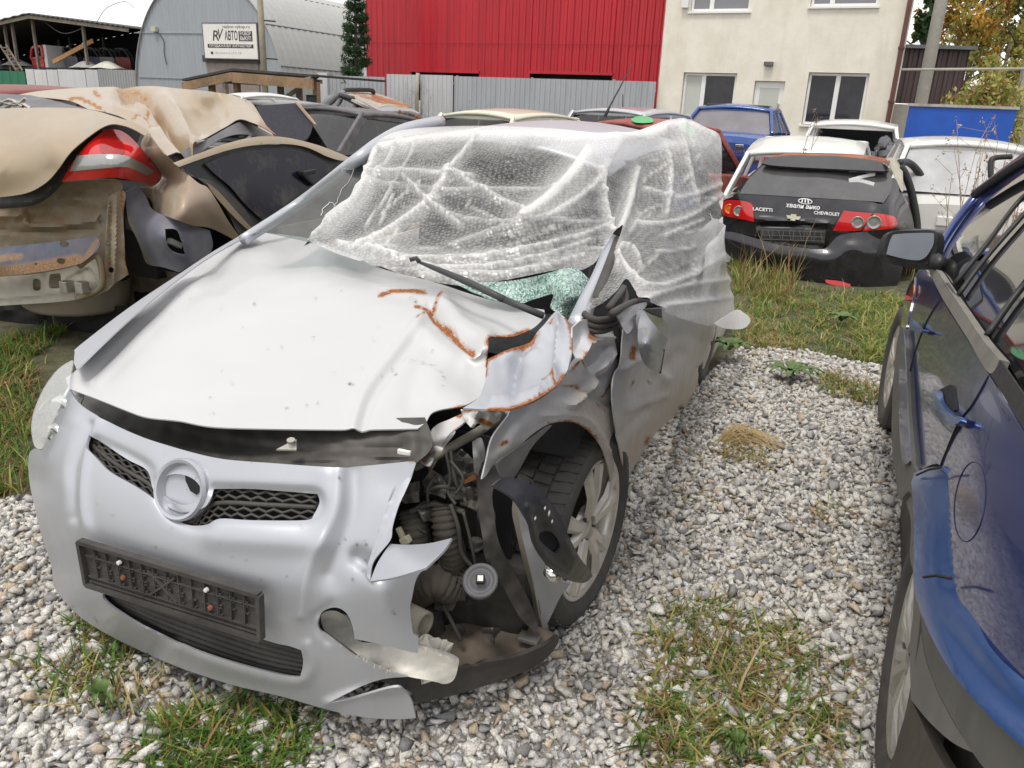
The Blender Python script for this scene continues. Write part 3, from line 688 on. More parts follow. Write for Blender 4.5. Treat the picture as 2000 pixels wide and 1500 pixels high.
# ---- grey sheet fence
WF = Wall(1283, 155, 21.3)
M['fence'] = corrug('grey_profiled_sheet', (.40, .42, .45), dirt=.35, rough=.55); M['fence2'] = corrug('pale_profiled_sheet', (.52, .53, .55), dirt=.3, rough=.55)
def fence_run(u0, v0, u1, v1, name, label, mat, n=0, per=.16, W=WF, group='grey sheet metal fence sections', posts=True, zb=.05):
    a = W.sz(u0, v0, n); b = W.sz(u1, v1, n); zt = (a[1] + b[1]) / 2
    t = thing(name, W.w(((a[0] + b[0]) / 2, n, 0))[0], label, 'fence', group); m = MB(); ribs(W, m, a[0], b[0], zb, zt, n, per); m.build('sheet', mat, t, solid=.004)
    m = MB()
    for q in (.3, zt - .25): W.box(m, (a[0], q), (b[0], q + .05), n - .06, n - .008)
    m.build('rail', M['steel'], t)
    if posts:
        for s in np.arange(a[0] + .03, b[0], 2.5): m = MB(); W.box(m, (s, 0), (s + .06, zt + .03), n - .13, n - .065); m.build('post', M['steel'], t)
    return t
fence_run(887, 153, 1282, 155, 'sheet_fence', 'long grey ribbed fence below the red wall beside the cream building', M['fence'])
fence_run(642, 149, 752, 149, 'sheet_fence', 'grey ribbed fence between the wooden shelter and the gate', M['fence'])
gt = fence_run(755, 145, 818, 146, 'gate_leaf', 'left leaf of the pale sheet gate with rusty edge', M['fence2'], .05, posts=False, group=None)
gt = fence_run(821, 146, 885, 147, 'gate_leaf', 'right leaf of the pale sheet gate with blue smudge', M['fence2'], .07, posts=False, group=None)
a = WF.sz(633, 150); m = MB(); WF.box(m, (a[0] - .2, 0), (a[0] + .2, a[1] + .12), -.1, .1); o = m.build('gate_post', M['fence2'], loc=WF.w((a[0], 0, 0))[0], bevel=.01); tag(o, 'wide white sheet metal post at the left end of the grey fence', 'post')
a = WF.sz(823, 150); p = WF.w((a[0], .25, 0))[0]; m = MB(); m.tube([p, p + (0, 0, a[1] * .8), p + (.03, 0, a[1] + .1)], [.07, .06, .06], 8); m.tube([p + (0, .02, .4), p + (.09, 0, .9), p + (.08, .0, 1.6)], .035, 6); o = m.build('gate_post', M['concrete'], loc=p, smooth=True); tag(o, 'round grey post standing between the two gate leaves', 'post')
# ---- red building
WR = Wall(1300, 100, 23.6)
t = thing('red_building', WR.w((-6, 0, 0))[0], 'bright red ribbed metal building behind the grey fence', 'building')
sL, sR_ = WR.sz(716, 80)[0], WR.sz(1301, 80)[0]
k = NT('red_profiled_sheet'); _f = k.noise(.9, 5, .6, k.map((4, 4, .3))); M['redsheet'] = k.p(col=k.ramp(_f, (.35, (.40, .004, .015)), (.7, (.54, .009, .024))), rough=.42, coat=.15)
o1 = rect(804, 137, 932, 400, WR); o2 = rect(1030, 140, 1186, 400, WR); m = MB(); zt = 9.
for a, b in ((sL, o1[0][0]), (o1[1][0], o2[0][0]), (o2[1][0], sR_)): ribs(WR, m, a, b, 0, zt, 0, .24, .035)
for r in (o1, o2): ribs(WR, m, r[0][0], r[1][0], r[1][1], zt, 0, .24, .035)
m.build('wall', M['redsheet'], t)
m = MB(); m.box((sL, -14, 0), (sL + .05, -.01, zt), WR); m.box((sR_ - .05, -14, 0), (sR_, -.01, zt), WR); m.box((sL + .05, -14, zt - .1), (sR_ - .05, -.01, zt), WR); m.box((sL, -14.1, 0), (sR_, -14, zt), WR); m.build('side_wall', M['fence'], t)
for r in (o1, o2):
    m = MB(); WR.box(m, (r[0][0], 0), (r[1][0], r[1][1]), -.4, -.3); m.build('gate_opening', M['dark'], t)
    m = MB(); WR.box(m, (r[0][0] - .03, r[1][1] - .08), (r[1][0] + .03, r[1][1]), -.25, .045); m.build('lintel', M['redsheet'], t)
m = MB(); z_ = WR.sz(900, 86)[1]; WR.box(m, (sL, z_), (sR_, z_ + .02), .034, .040); m.build('sheet_joint', plain('joint_red', (.34, .006, .018), .5), t)
m = MB(); WR.box(m, (sR_, 0), (sR_ + .12, zt), -.1, .05); m.build('corner_trim', M['greyplastic'], t)
m = MB(); WR.box(m, (sL - .1, 0), (sL, zt), -.1, .05); m.build('corner_trim', plain('white_trim', (.6, .6, .6)), t)
# ---- arched hangar
WH = Wall(400, 100, 36, .41)
t = thing('arched_hangar', WH.w((0, 0, 0))[0], 'blue grey arched metal hangar with a sign on its front', 'building')
M['hangar'] = corrug('hangar_sheet', (.345, .375, .41), dirt=.25, rough=.6); M['hangroof'] = corrug('hangar_roof_sheet', (.43, .43, .415), dirt=.2, rough=.6)
aL = WH.sz(262, 140); aR = WH.sz(562, 140); cx = (aL[0] + aR[0]) / 2; hw = (aR[0] - aL[0]) / 2
zz = WH.sz(500, 0)[1]; fx = abs(WH.sz(500, 0)[0] - cx) / hw; Hh = zz / max(.35, (1 - fx ** 2.6) ** (1 / 2.6)) * 1.0
def arch(a): return cx + hw * np.sign(np.cos(a)) * abs(np.cos(a)) ** (2 / 2.3), Hh * abs(np.sin(a)) ** (2 / 2.3)
A = [arch(a) for a in np.linspace(0, math.pi, 49)]
m = MB(); ss = np.arange(cx - hw + .02, cx + hw, .11)
top = [Hh * max(0, 1 - abs((s - cx) / hw) ** 2.3) ** (1 / 2.3) for s in ss]
m.grid([[WH.w((s, .02 * (i % 2), 0))[0] for i, s in enumerate(ss)], [WH.w((s, .02 * (i % 2), z))[0] for i, (s, z) in enumerate(zip(ss, top))]]); m.build('front_wall', M['hangar'], t)
m = MB(); L_ = 20.
dl = np.arange(0, L_, .22); m.grid([[WH.w(((s - cx) * (1 + .006 * (j % 2)) + cx, .12 - d, z * (1 + .006 * (j % 2))))[0] for s, z in A] for j, d in enumerate(dl)]); m.build('arched_roof', M['hangroof'], t, solid=.02)
m = MB()
for zz in (2.75, 4.3, 5.9):
    i = min(range(24), key=lambda k: abs(A[k][1] - zz)); s, z = A[i]; m.tube([WH.w((s + .03, .1, z))[0], WH.w((s + .03, -19, z))[0]], .03, 5)
m.build('roof_seam', M['greyplastic'], t)
m = MB(); r = rect(415, 118, 512, 320, WH); WH.box(m, (r[0][0] - .15, r[1][1] - .1), (r[1][0] + .15, r[1][1] + .18), .03, .2); m.build('lintel', plain('dark_lintel', (.06, .05, .05)), t)
m = MB(); WH.box(m, (r[0][0], 0), (r[1][0], r[1][1] - .1), .03, .1); m.build('gate', plain('brown_gate', (.26, .22, .20)), t)
for zz_ in (WH.sz(300, 65)[1], WH.sz(300, 152)[1]): m = MB(); WH.box(m, (cx - hw * .93, zz_), (cx + hw * .75, zz_ + .03), .02, .05); m.build('sheet_seam', M['hangar'], t)
L = WH.sz(305, 58); m = MB(); WH.box(m, (L[0] - .13, L[1] - .1), (L[0] + .15, L[1] + .12), .04, .2); m.build('floodlight', plain('old_lamp', (.55, .52, .4)), t, bevel=.01)
m = MB(); P = [WH.w((L[0] + .1, .06, L[1] - .1))[0], WH.w((L[0] + .45, .06, L[1] - .45))[0], WH.w((L[0] + .42, .06, L[1] - 1.0))[0], WH.w((L[0] + .5, .06, L[1] - 1.5))[0]]; m.tube(cr(P, 5), .018, 5); m.build('cable', M['black'], t)
# sign
r = rect(398, 46, 502, 114, WH, .3); sw, sh = r[1][0] - r[0][0], r[1][1] - r[0][1]; scx, scz = (r[0][0] + r[1][0]) / 2, (r[0][1] + r[1][1]) / 2
sg = thing('sign_board', WH.w((scx, .3, scz))[0], 'white sign board with black lettering on the hangar front', 'sign')
m = MB(); WH.box(m, r[0], r[1], .24, .30); m.build('panel', plain('sign_white', (.80, .78, .75), .5, var=.05, sc=4), sg)
m = MB()
for a, b in (((r[0][0] - .04, r[0][1] - .04), (r[1][0] + .04, r[0][1])), ((r[0][0] - .04, r[1][1]), (r[1][0] + .04, r[1][1] + .04)), ((r[0][0] - .04, r[0][1]), (r[0][0], r[1][1])), ((r[1][0], r[0][1]), (r[1][0] + .04, r[1][1]))): WH.box(m, a, b, .2, .31)
m.build('frame', M['greyplastic'], sg)
ink = plain('sign_ink', (.05, .045, .045), .6); inkgrey = plain('sign_ink_pale', (.42, .42, .43), .6); inkw = plain('sign_letter_white', (.75, .74, .72), .6)
def st(x, y, h): return WH.w((scx + x * sw, .302 + h, scz + y * sh))[0]
def sT(txt, x, y, size, w, mat, dz=.004, **k): text_mesh(txt, 1, lambda X, Y, h: st(x + X * w / sT.w, y + Y * size, h + dz), mat, 'lettering', sg, width=1.0, depth=0, **k)
sT.w = 1.0
sT('razbor-vykup.ru', .13, .41, .13, .50, ink); sT('АВТО', .03, .14, .36, .24, ink, bold=.02); sT('R', -.27, .14, .42, .12, ink, shear=.15, bold=.01); sT('V', -.2, .18, .42, .10, ink, shear=.35, bold=.01)
def srect(x0, y0, x1, y1, mat, h=.003): m = MB(); m.add([st(x0, y0, h), st(x1, y0, h), st(x1, y1, h), st(x0, y1, h)], [(0, 1, 2, 3)]); m.build('printed_bar', mat, sg)
srect(.17, .0, .42, .29, ink); sT('РАЗБОР', .295, .215, .15, .20, inkw, .006, bold=.02); sT('ВЫКУП', .295, .075, .15, .20, inkw, .006, bold=.02)
srect(-.43, -.2, .43, -.09, ink); sT('ПРОДАЖА Б/У ЗАПЧАСТЕЙ', 0, -.145, .09, .78, inkw, .006, bold=.02)
srect(-.38, -.39, -.335, -.31, ink); sT('89.0464.517.9.18', -.05, -.35, .09, .5, inkgrey)
# pole in front of the hangar
def pole(u0, v0, u1, v1, d, r, name, label, h=8.5, mat=None, steps=0):
    b = at(u1, v1, d); b[2] = 0; t = thing(name, b, label, 'pole'); m = MB(); m.tube([b, b + (0, 0, h * .5), b + (0, 0, h)], [r, r * .9, r * .75], 12); m.build('shaft', mat or M['concrete'], t, True)
    for i in range(steps): m = MB(); z = 2.9 + i * 1.35; m.bar(b + (0, 0, z), b + CR * .55 + (0, 0, z - .04), .05); m.build('bracket', M['black'], t)
    for z in (3.2, 4.6, 6.): m = MB(); m.lathe([(-.03, r * .93), (-.03, r * 1.02), (.03, r * 1.02), (.03, r * .93)], b + (0, 0, z), (0, 0, 1), 12); m.build('band', M['steel'], t)
pole(507, 0, 516, 140, 31, .13, 'utility_pole', 'thin stained concrete pole standing beside the sign board', 9, plain('mossy_concrete', (.40, .36, .27), .9, var=.35, sc=4), 2)
pole(1840, 0, 1797, 210, 16.5, .13, 'utility_pole', 'thick grey concrete pole in front of the brown metal shed', 9)
# ---- brown metal shed and concrete wall at right
WB = Wall(1775, 150, 19.5, .2)
t = thing('brown_shed', WB.w((1, 0, 0))[0], 'dark brown ribbed metal shed behind the concrete pole', 'shed'); m = MB(); a = WB.sz(1768, 95); b = WB.sz(1893, 103)
ribs(WB, m, a[0], b[0], WB.sz(1790, 203)[1], a[1], 0, .22, .04); m.build('wall', corrug('brown_sheet', (.075, .05, .05), dirt=.3), t)
m = MB(); WB.box(m, (a[0] - .05, a[1]), (b[0] + .1, a[1] + .08), -4, .25); m.build('roof', M['greyplastic'], t)
m = MB(); WB.box(m, (a[0], 0), (b[0], WB.sz(1790, 203)[1] - .02), -.3, .02); m.build('plinth', M['concrete'], t); m = MB(); WB.box(m, (b[0] - .05, 0), (b[0], a[1]), -4, -.01); m.build('side_wall', M['dark'], t)
WP = Wall(1790, 137, 15.6, .2); m = MB(); m.tube([WP.w((WP.sz(1762, 136)[0], 0, WP.sz(1762, 136)[1]))[0], WP.w((WP.sz(2050, 134)[0], 0, WP.sz(2050, 134)[1]))[0]], .024, 8)
p0_ = m.V[0][0]; o = m.build('pipe', M['concrete'], smooth=True, loc=p0_); tag(o, 'thin grey pipe running across the brown shed and the bush', 'pipe')
m = MB(); s = WP.sz(1985, 200)[0]; p = WP.w((s, -3.5, 0))[0]; WP.box(m, (s + 1.15, 0), (s + 7, WP.sz(1990, 80)[1]), -3.6, -3.4); o = m.build('concrete_wall', M['concrete'], loc=p); tag(o, 'grey concrete wall half hidden by the bush at the right edge', 'wall')
# ---- blue truck box
WT = Wall(1780, 240, 15.2, .50); t = thing('box_trailer', WT.w((1.2, 0, 0))[0], 'bright blue trailer side standing behind the white hatchback', 'trailer')
a = WT.sz(1776, 207); b = WT.sz(1988, 211); zb_ = WT.sz(1780, 290)[1]
m = MB(); WT.box(m, (a[0], zb_), (b[0], a[1]), -1.8, 0); m.build('side_panel', plain('trailer_blue', (.01, .085, .45), .45, var=.2, sc=5, bump=.05), t, bevel=.01)
m = MB(); WT.box(m, (a[0] - .03, a[1]), (b[0] + .03, a[1] + .05), -1.82, .03); m.build('top_rail', M['steel'], t)
m = MB(); WT.box(m, (a[0] + .3, zb_ - .25), (b[0] - .3, zb_ - .01), -1.6, -.2); m.build('chassis', M['blackdirty'], t)
for s in (a[0] + .8, b[0] - .8):
    m = MB(); m.lathe([(-.1, .1), (-.1, .33), (-.08, .36), (.08, .36), (.1, .33), (.1, .1)], WT.w((s, -.2, .36))[0], WT.N, 24); m.build('wheel', M['rubber'], t, True)
# ---- open storage shed at left
WS = Wall(130, 90, 40, .41); t = thing('open_shed', WS.w((0, 0, 0))[0], 'open fronted storage shed with a dark interior of salvaged parts', 'shed')
zf = WS.sz(130, 133)[1]; pk = WS.sz(78, 30); rl = WS.sz(-60, 62); rr = WS.sz(270, 56); rl = (pk[0] + (rl[0] - pk[0]) * 2.4, pk[1] + (rl[1] - pk[1]) * 2.4)
m = MB(); dp_ = 7.
for A_, B_ in ((rl, pk), (pk, rr)):
    n = 40; pts = [(A_[0] + (B_[0] - A_[0]) * i / n, A_[1] + (B_[1] - A_[1]) * i / n + .04 * (i % 2)) for i in range(n + 1)]
    m.grid([[WS.w((s, .7, z))[0] for s, z in pts], [WS.w((s, -dp_, z))[0] for s, z in pts]])
m.build('roof', plain('dark_roof_sheet', (.09, .085, .09), .7), t, solid=.05)
m = MB()
for A_, B_ in ((rl, pk), (pk, rr)): m.bar(WS.w((A_[0], .6, A_[1] - .12))[0], WS.w((B_[0], .6, B_[1] - .12))[0], .08, .16)
m.build('rafter', M['woodgrey'], t)
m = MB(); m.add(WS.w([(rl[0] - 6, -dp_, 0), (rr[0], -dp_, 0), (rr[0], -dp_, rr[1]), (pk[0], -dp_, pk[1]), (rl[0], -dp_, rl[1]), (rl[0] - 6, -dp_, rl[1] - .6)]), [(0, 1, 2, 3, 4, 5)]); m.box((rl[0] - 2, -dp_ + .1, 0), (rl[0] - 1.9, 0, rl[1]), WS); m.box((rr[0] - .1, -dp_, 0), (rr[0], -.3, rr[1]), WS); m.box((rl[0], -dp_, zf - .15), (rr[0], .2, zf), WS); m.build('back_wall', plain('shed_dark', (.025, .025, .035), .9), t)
for u in (25, 40, 80, 176): 
    a = WS.sz(u, 120); m = MB(); WS.box(m, (a[0] - .06, 0), (a[0] + .06, pk[1] - abs(a[0] - pk[0]) * .13 - .1), .1, .22); m.build('post', M['woodgrey'], t)
for u in (118, 140, 205): a = WS.sz(u, 120, -5); m = MB(); WS.box(m, (a[0] - .06, zf), (a[0] + .06, rr[1]), -5.1, -5); m.build('post', M['woodgrey'], t)
m = MB(); m.tube(cr([WS.w((WS.sz(90, 40)[0], .2, WS.sz(90, 40)[1]))[0], WS.w((WS.sz(130, 66)[0], .2, WS.sz(130, 66)[1]))[0], WS.w((WS.sz(172, 54)[0], .2, WS.sz(172, 54)[1]))[0]], 6), .02, 4); m.build('cable', M['greyplastic'], t)
a, b = WS.sz(100, 121), WS.sz(178, 79); m = MB(); m.bar(WS.w((a[0], -.1, a[1]))[0], WS.w((b[0], -.1, b[1]))[0], .06, .2); o = m.build('plank', plain('fresh_plank', (.45, .24, .10)), loc=WS.w((a[0], -.1, a[1]))[0]); tag(o, 'orange brown plank leaning across the open shed', 'plank')
# salvaged doors on the shed floor
cols = [('white', (.6, .6, .6)), ('dark blue', (.03, .04, .12)), ('black', (.02, .02, .03)), ('maroon', (.2, .02, .02)), ('silver', (.4, .41, .43)), ('grey', (.18, .18, .2))]
def car_door(s, n, z, col, label, sc=1., tilt=.12, group='salvaged car doors racked in the open shed', W=None):
    W = W or WS; t = thing('car_door', W.w((s, n, z))[0], label, 'car door', group)
    q = lambda x, y, e=0: W.w((s + x * sc, n + y * tilt * sc + e, z + y * sc))[0]
    o = [(-.5, .02), (.5, 0), (.52, .55), (.45, .62), (-.5, .62)]; m = MB(); F_ = [q(*p) for p in o]; B_ = [q(*p, -.06) for p in o]; m.add(F_ + B_, [tuple(range(5)), tuple(range(9, 4, -1))] + [(i, (i + 1) % 5, 5 + (i + 1) % 5, 5 + i) for i in range(5)]); m.build('door_skin', paint('door_paint_' + label.split()[0], col, .2, .4), t)
    m = MB()
    for A_, B_ in (((-.48, .62), (-.40, 1.02)), ((-.40, 1.02), (.12, 1.04)), ((.12, 1.04), (.47, .62))): m.bar(q(*A_, -.03), q(*B_, -.03), .05 * sc, .05 * sc)
    m.build('window_frame', M['black'], t)
for i, (u, ci) in enumerate(((108, 3), (118, 2), (130, 4), (141, 5), (152, 1), (163, 0), (184, 1), (193, 4), (201, 1), (212, 5), (221, 1), (232, 0), (243, 3), (251, 2))):
    a = WS.sz(u, 131 - (i % 3) * 3, -1.2 - (i % 3) * .8); nm, c = cols[ci]
    car_door(a[0], -1.2 - (i % 3) * .8, zf, c, f'{nm} salvaged car door, number {i + 1} from the plank end of the shed' if 0 else f'{nm} salvaged car door standing {["just right of the red cab", "under the low end of the plank", "below the middle of the plank", "behind the middle of the plank", "under the high end of the plank", "at the foot of the last post", "just right of the last post", "second from the last post", "in the middle of the right bay", "beside the pale heap in the right bay", "behind the pale heap in the right bay", "near the hangar end of the rack", "third from the hangar corner", "last before the hangar corner"][i]}', 1.0)
c0 = WS.sz(80, 128, -.4); t = thing('truck_cab', WS.w((c0[0], -.6, zf))[0], 'red truck cab shell with white frame in the open shed', 'truck cab')
k_ = .82; Q = lambda x, y, n: WS.w((c0[0] + x * k_, n, zf + y * k_))[0]
m = MB(); o = [(-.62, 0), (.45, 0), (.45, .62), (-.66, .5)]; o2_ = [(-.66, .5), (.45, .62), (.45, 1.25), (-.2, 1.22), (-.45, 1.1)]
for nn in (-.3, -1.5): m.add([Q(*p, nn) for p in o], [(0, 1, 2, 3)])
m.add([Q(*p, -.3) for p in o] + [Q(*p, -1.5) for p in o], [(0, 4, 7, 3), (0, 1, 5, 4), (1, 5, 6, 2)]); rc = paint('cab_red', (.5, .02, .03), .1, .4); m.build('cab_body', rc, t)
m = MB()
for i in range(5): m.bar(Q(*o2_[i], -.3), Q(*o2_[(i + 1) % 5], -.3), .1); m.bar(Q(*o2_[i], -1.5), Q(*o2_[(i + 1) % 5], -1.5), .1)
for i in (2, 3, 4): m.bar(Q(*o2_[i], -.3), Q(*o2_[i], -1.5), .1)
m.build('window_frame', rc, t)
m = MB(); m.box((c0[0] + .40, -1.4, zf), (c0[0] + .62, -.35, zf + 1.1), WS); m.build('end_panel', M['white'], t)
for u, v, w_, lb, c in ((165, 127, .8, 'grey cloth covered heap beside the shed post', (.35, .35, .33)), (208, 131, .9, 'pale crumpled cover heaped at the shed edge', (.6, .58, .52)), (30, 120, .9, 'dark heap of scrap under the shed ladder', (.12, .12, .13))):
    a = WS.sz(u, v, 0); m = MB(); m.grid([[WS.w((a[0] + w_ * (i / 6 - .5) * 2, -.1 + .5 * (j / 6 - .5) * 2, zf + .38 * max(0, math.sin(math.pi * i / 6) * math.sin(math.pi * j / 6)) + .05 * RNG.random()))[0] for j in range(7)] for i in range(7)]); o = m.build('scrap_heap', plain('heap', c, .8), smooth=True, sub=1, solid=.02, loc=WS.w((a[0], 0, zf))[0]); tag(o, lb, 'scrap heap')
t = thing('ladder', WS.w((WS.sz(10, 130)[0], .6, 0))[0], 'grey ladder leaning against the left of the open shed', 'ladder')
for u0, u1 in ((0, 32), (12, 44)): a, b = WS.sz(u0, 88, .4), WS.sz(u1, 138, .8); m = MB(); m.bar(WS.w((a[0], .4, a[1]))[0], WS.w((b[0], .8, b[1]))[0], .07); m.build('rail', M['woodgrey'], t)
for q in np.linspace(.1, .9, 7):
    P = [WS.sz(u0 + (u1 - u0) * q, 88 + 50 * q, .5) for u0, u1 in ((0, 32), (12, 44))]; m = MB(); m.bar(WS.w((P[0][0], .5, P[0][1]))[0], WS.w((P[1][0], .5, P[1][1]))[0], .05); m.build('rung', M['woodgrey'], t)
# sheet fence before the shed
W5 = Wall(130, 150, 33, .41)
for u0, u1, v, nm, c in ((-40, 49, 138, 'dark green sheet fence panel at the far left', (.02, .16, .09)), (49, 66, 135, 'narrow white fence sheet next to the green panel', (.6, .6, .6)), (66, 90, 136, 'white fence sheet with a small stain', (.62, .62, .62)), (90, 112, 136, 'plain white fence sheet left of the wide one', (.58, .58, .6)), (112, 166, 136, 'widest white fence sheet before the open shed', (.6, .6, .62)), (166, 191, 136, 'short white fence sheet with a curved edge', (.52, .53, .55)), (191, 264, 136, 'grey ribbed fence sheet stained with rust beside the hangar', (.34, .35, .36))):
    fence_run(u0, v, u1 - 1, v, 'fence_panel', nm, corrug('sheet_' + nm[:14].replace(' ', '_'), c, dirt=.3, rustc=(.35, .2, .1) if 'rust' in nm else None), 0, .14 if 'ribbed' in nm else .5, W5, 'fence sheets in front of the open shed', False)
# ---- timber shelter
WK = Wall(500, 160, 21.5, .45); t = thing('timber_shelter', WK.w((0, 0, 0))[0], 'low timber shelter with a felted roof and wooden posts', 'shelter')
a = WK.sz(372, 157); b = WK.sz(470, 135, -.6); c = WK.sz(626, 149); cc_ = WK.sz(470, 152)
m = MB(); P = [WK.w((a[0], .3, a[1]))[0], WK.w((cc_[0], .3, WK.sz(470, 136, .3)[1]))[0], WK.w((c[0], .3, c[1]))[0]]; Qs = [p + (-WK.N) * 3.2 for p in P]
m.grid([[P[0] * (1 - q) + P[1] * q for q in np.linspace(0, 1, 5)] + [P[1] * (1 - q) + P[2] * q for q in np.linspace(.2, 1, 5)], [Qs[0] * (1 - q) + Qs[1] * q for q in np.linspace(0, 1, 5)] + [Qs[1] * (1 - q) + Qs[2] * q for q in np.linspace(.2, 1, 5)]]); m.build('roof', plain('roof_felt', (.06, .055, .055), .9, var=.5), t, solid=.06)
m = MB(); m.bar(P[0] - (0, 0, .18), P[1] - (0, 0, .18), .06, .22); m.bar(P[1] - (0, 0, .2), P[2] - (0, 0, .2), .06, .26); m.build('fascia', M['wood'], t)
for u, dn in ((414, 0), (463, 0), (618, 0), (548, -1.5), (584, -2.6), (440, -2.6)):
    s = WK.sz(u, 170, dn)[0]; m = MB(); WK.box(m, (s - .07, 0), (s + .07, WK.sz(u, 160)[1]), dn - .07, dn + .07); m.build('post', M['wood'] if dn == 0 else M['woodgrey'], t)
m = MB(); s0_, s1_ = WK.sz(545, 185)[0], WK.sz(612, 165)[0]; m.bar(WK.w((s0_, -.2, 1.5))[0], WK.w((s1_, -.2, 2.1))[0], .09); m.bar(WK.w((WK.sz(463, 160)[0], -.2, 2.))[0], WK.w((WK.sz(618, 165)[0], -.2, 1.95))[0], .1); m.build('brace', M['woodgrey'], t)
# wires in the sky
for (pts, lb) in (([(190, 42, 30), (208, 16, 30), (243, 3, 30), (262, 16, 30)], 'thin overhead wire looping above the open shed'),):
    m = MB(); m.tube(cr([at(*p) for p in pts], 6), .012, 4); o = m.build('overhead_wire', M['greyplastic'], loc=at(*pts[0])); tag(o, lb, 'wire')
# ================================================================ THE SILVER HATCHBACK
H = Frame(-.53, 2.53, -math.sin(.36), -math.cos(.36))
def h_bumper(X):
    x, y, z = X.T; B = .90 - np.where(x > 0, .29, .40) * np.abs(x / .86) ** 2.7 - np.where(z > .45, .95 * np.maximum(z - .45, 0) ** 1.6, 0) - np.where(z < .36, np.where(x > 0, .5, 1.4) * (.36 - z) ** 2, 0)
    return y - B
def h_hoodz(x, y):
    s = np.clip(.72 - y, -.3, 1.3); return .795 + .30 * s - .10 * s * s - .085 * (x / .72) ** 2
def h_hood(X):
    x, y, z = X.T; return z - h_hoodz(x, y)
def h_side(X):
    x, y, z = X.T
    S = .875 - .30 * np.maximum(y - .15, 0) ** 2 - np.where(z > .62, .28 * np.maximum(z - .62, 0) ** 1.7, 0) - np.where(z < .5, .35 * np.maximum(.5 - z, 0) ** 2, 0) - .012 * np.maximum(-y - 1.5, 0) ** 2
    return x - S
def h_sideR(X):
    Y = X.copy(); Y[:, 0] *= -1; return h_side(Y)
sf_b, sf_h, sf_s = surf_fn(H, h_bumper, 1., 5), surf_fn(H, h_hood, 1., 6), surf_fn(H, h_side, 1., 9)
hero = thing('wrecked_hatchback', H.O, 'smashed silver hatchback with a crumpled front corner under plastic sheeting', 'car')
SILV = paint('silver_paint', (.49, .51, .56), .50, .40, .12, .12, low=.35, lowz=(.05, .62), scratch=.3)
HOODP = paint('dusty_hood_paint', (.575, .58, .59), .32, .42, .1, .10, dustcol=(.60, .58, .55), scratch=.12)
SILD = paint('muddy_silver_paint', (.60, .61, .64), .5, .45, .1, .25, dustcol=(.47, .42, .35), low=.9, lowz=(.15, 1.05), scratch=.35)
M['silver'], M['silverdirty'] = SILV, SILD
RUST_ = [([(742, 577), (765, 569), (800, 568), (830, 571)], 5, 1.2), ([(862, 577), (848, 602), (835, 606), (812, 598)], 5, 1.), ([(836, 606), (815, 625)], 3.5, .9), ([(838, 608), (860, 630), (885, 650), (900, 668), (925, 685)], 6, 1.2),
         ([(952, 676), (975, 664), (1000, 660), (1030, 648)], 8, 1.3), ([(950, 716), (953, 690)], 3, .9), ([(880, 800), (905, 794)], 5, .9)]
HOODO = [(135, 759, 1), (128, 738, 1), (150, 722), (205, 668), (290, 592), (400, 508), (500, 453, 1), (560, 459), (610, 468), (680, 495), (736, 521), (783, 535), (838, 548), (890, 565), (962, 587), (1003, 595), (1063, 605, 1), (1065, 617, 1), (1044, 639), (1010, 655), (975, 661), (952, 671, 1),
    (953, 683), (950, 716), (949, 738), (942, 763), (934, 777), (904, 793), (865, 799), (843, 807), (832, 824), (816, 837, 1), (700, 839), (560, 838), (420, 834), (350, 822), (287, 815), (245, 801), (192, 780)]
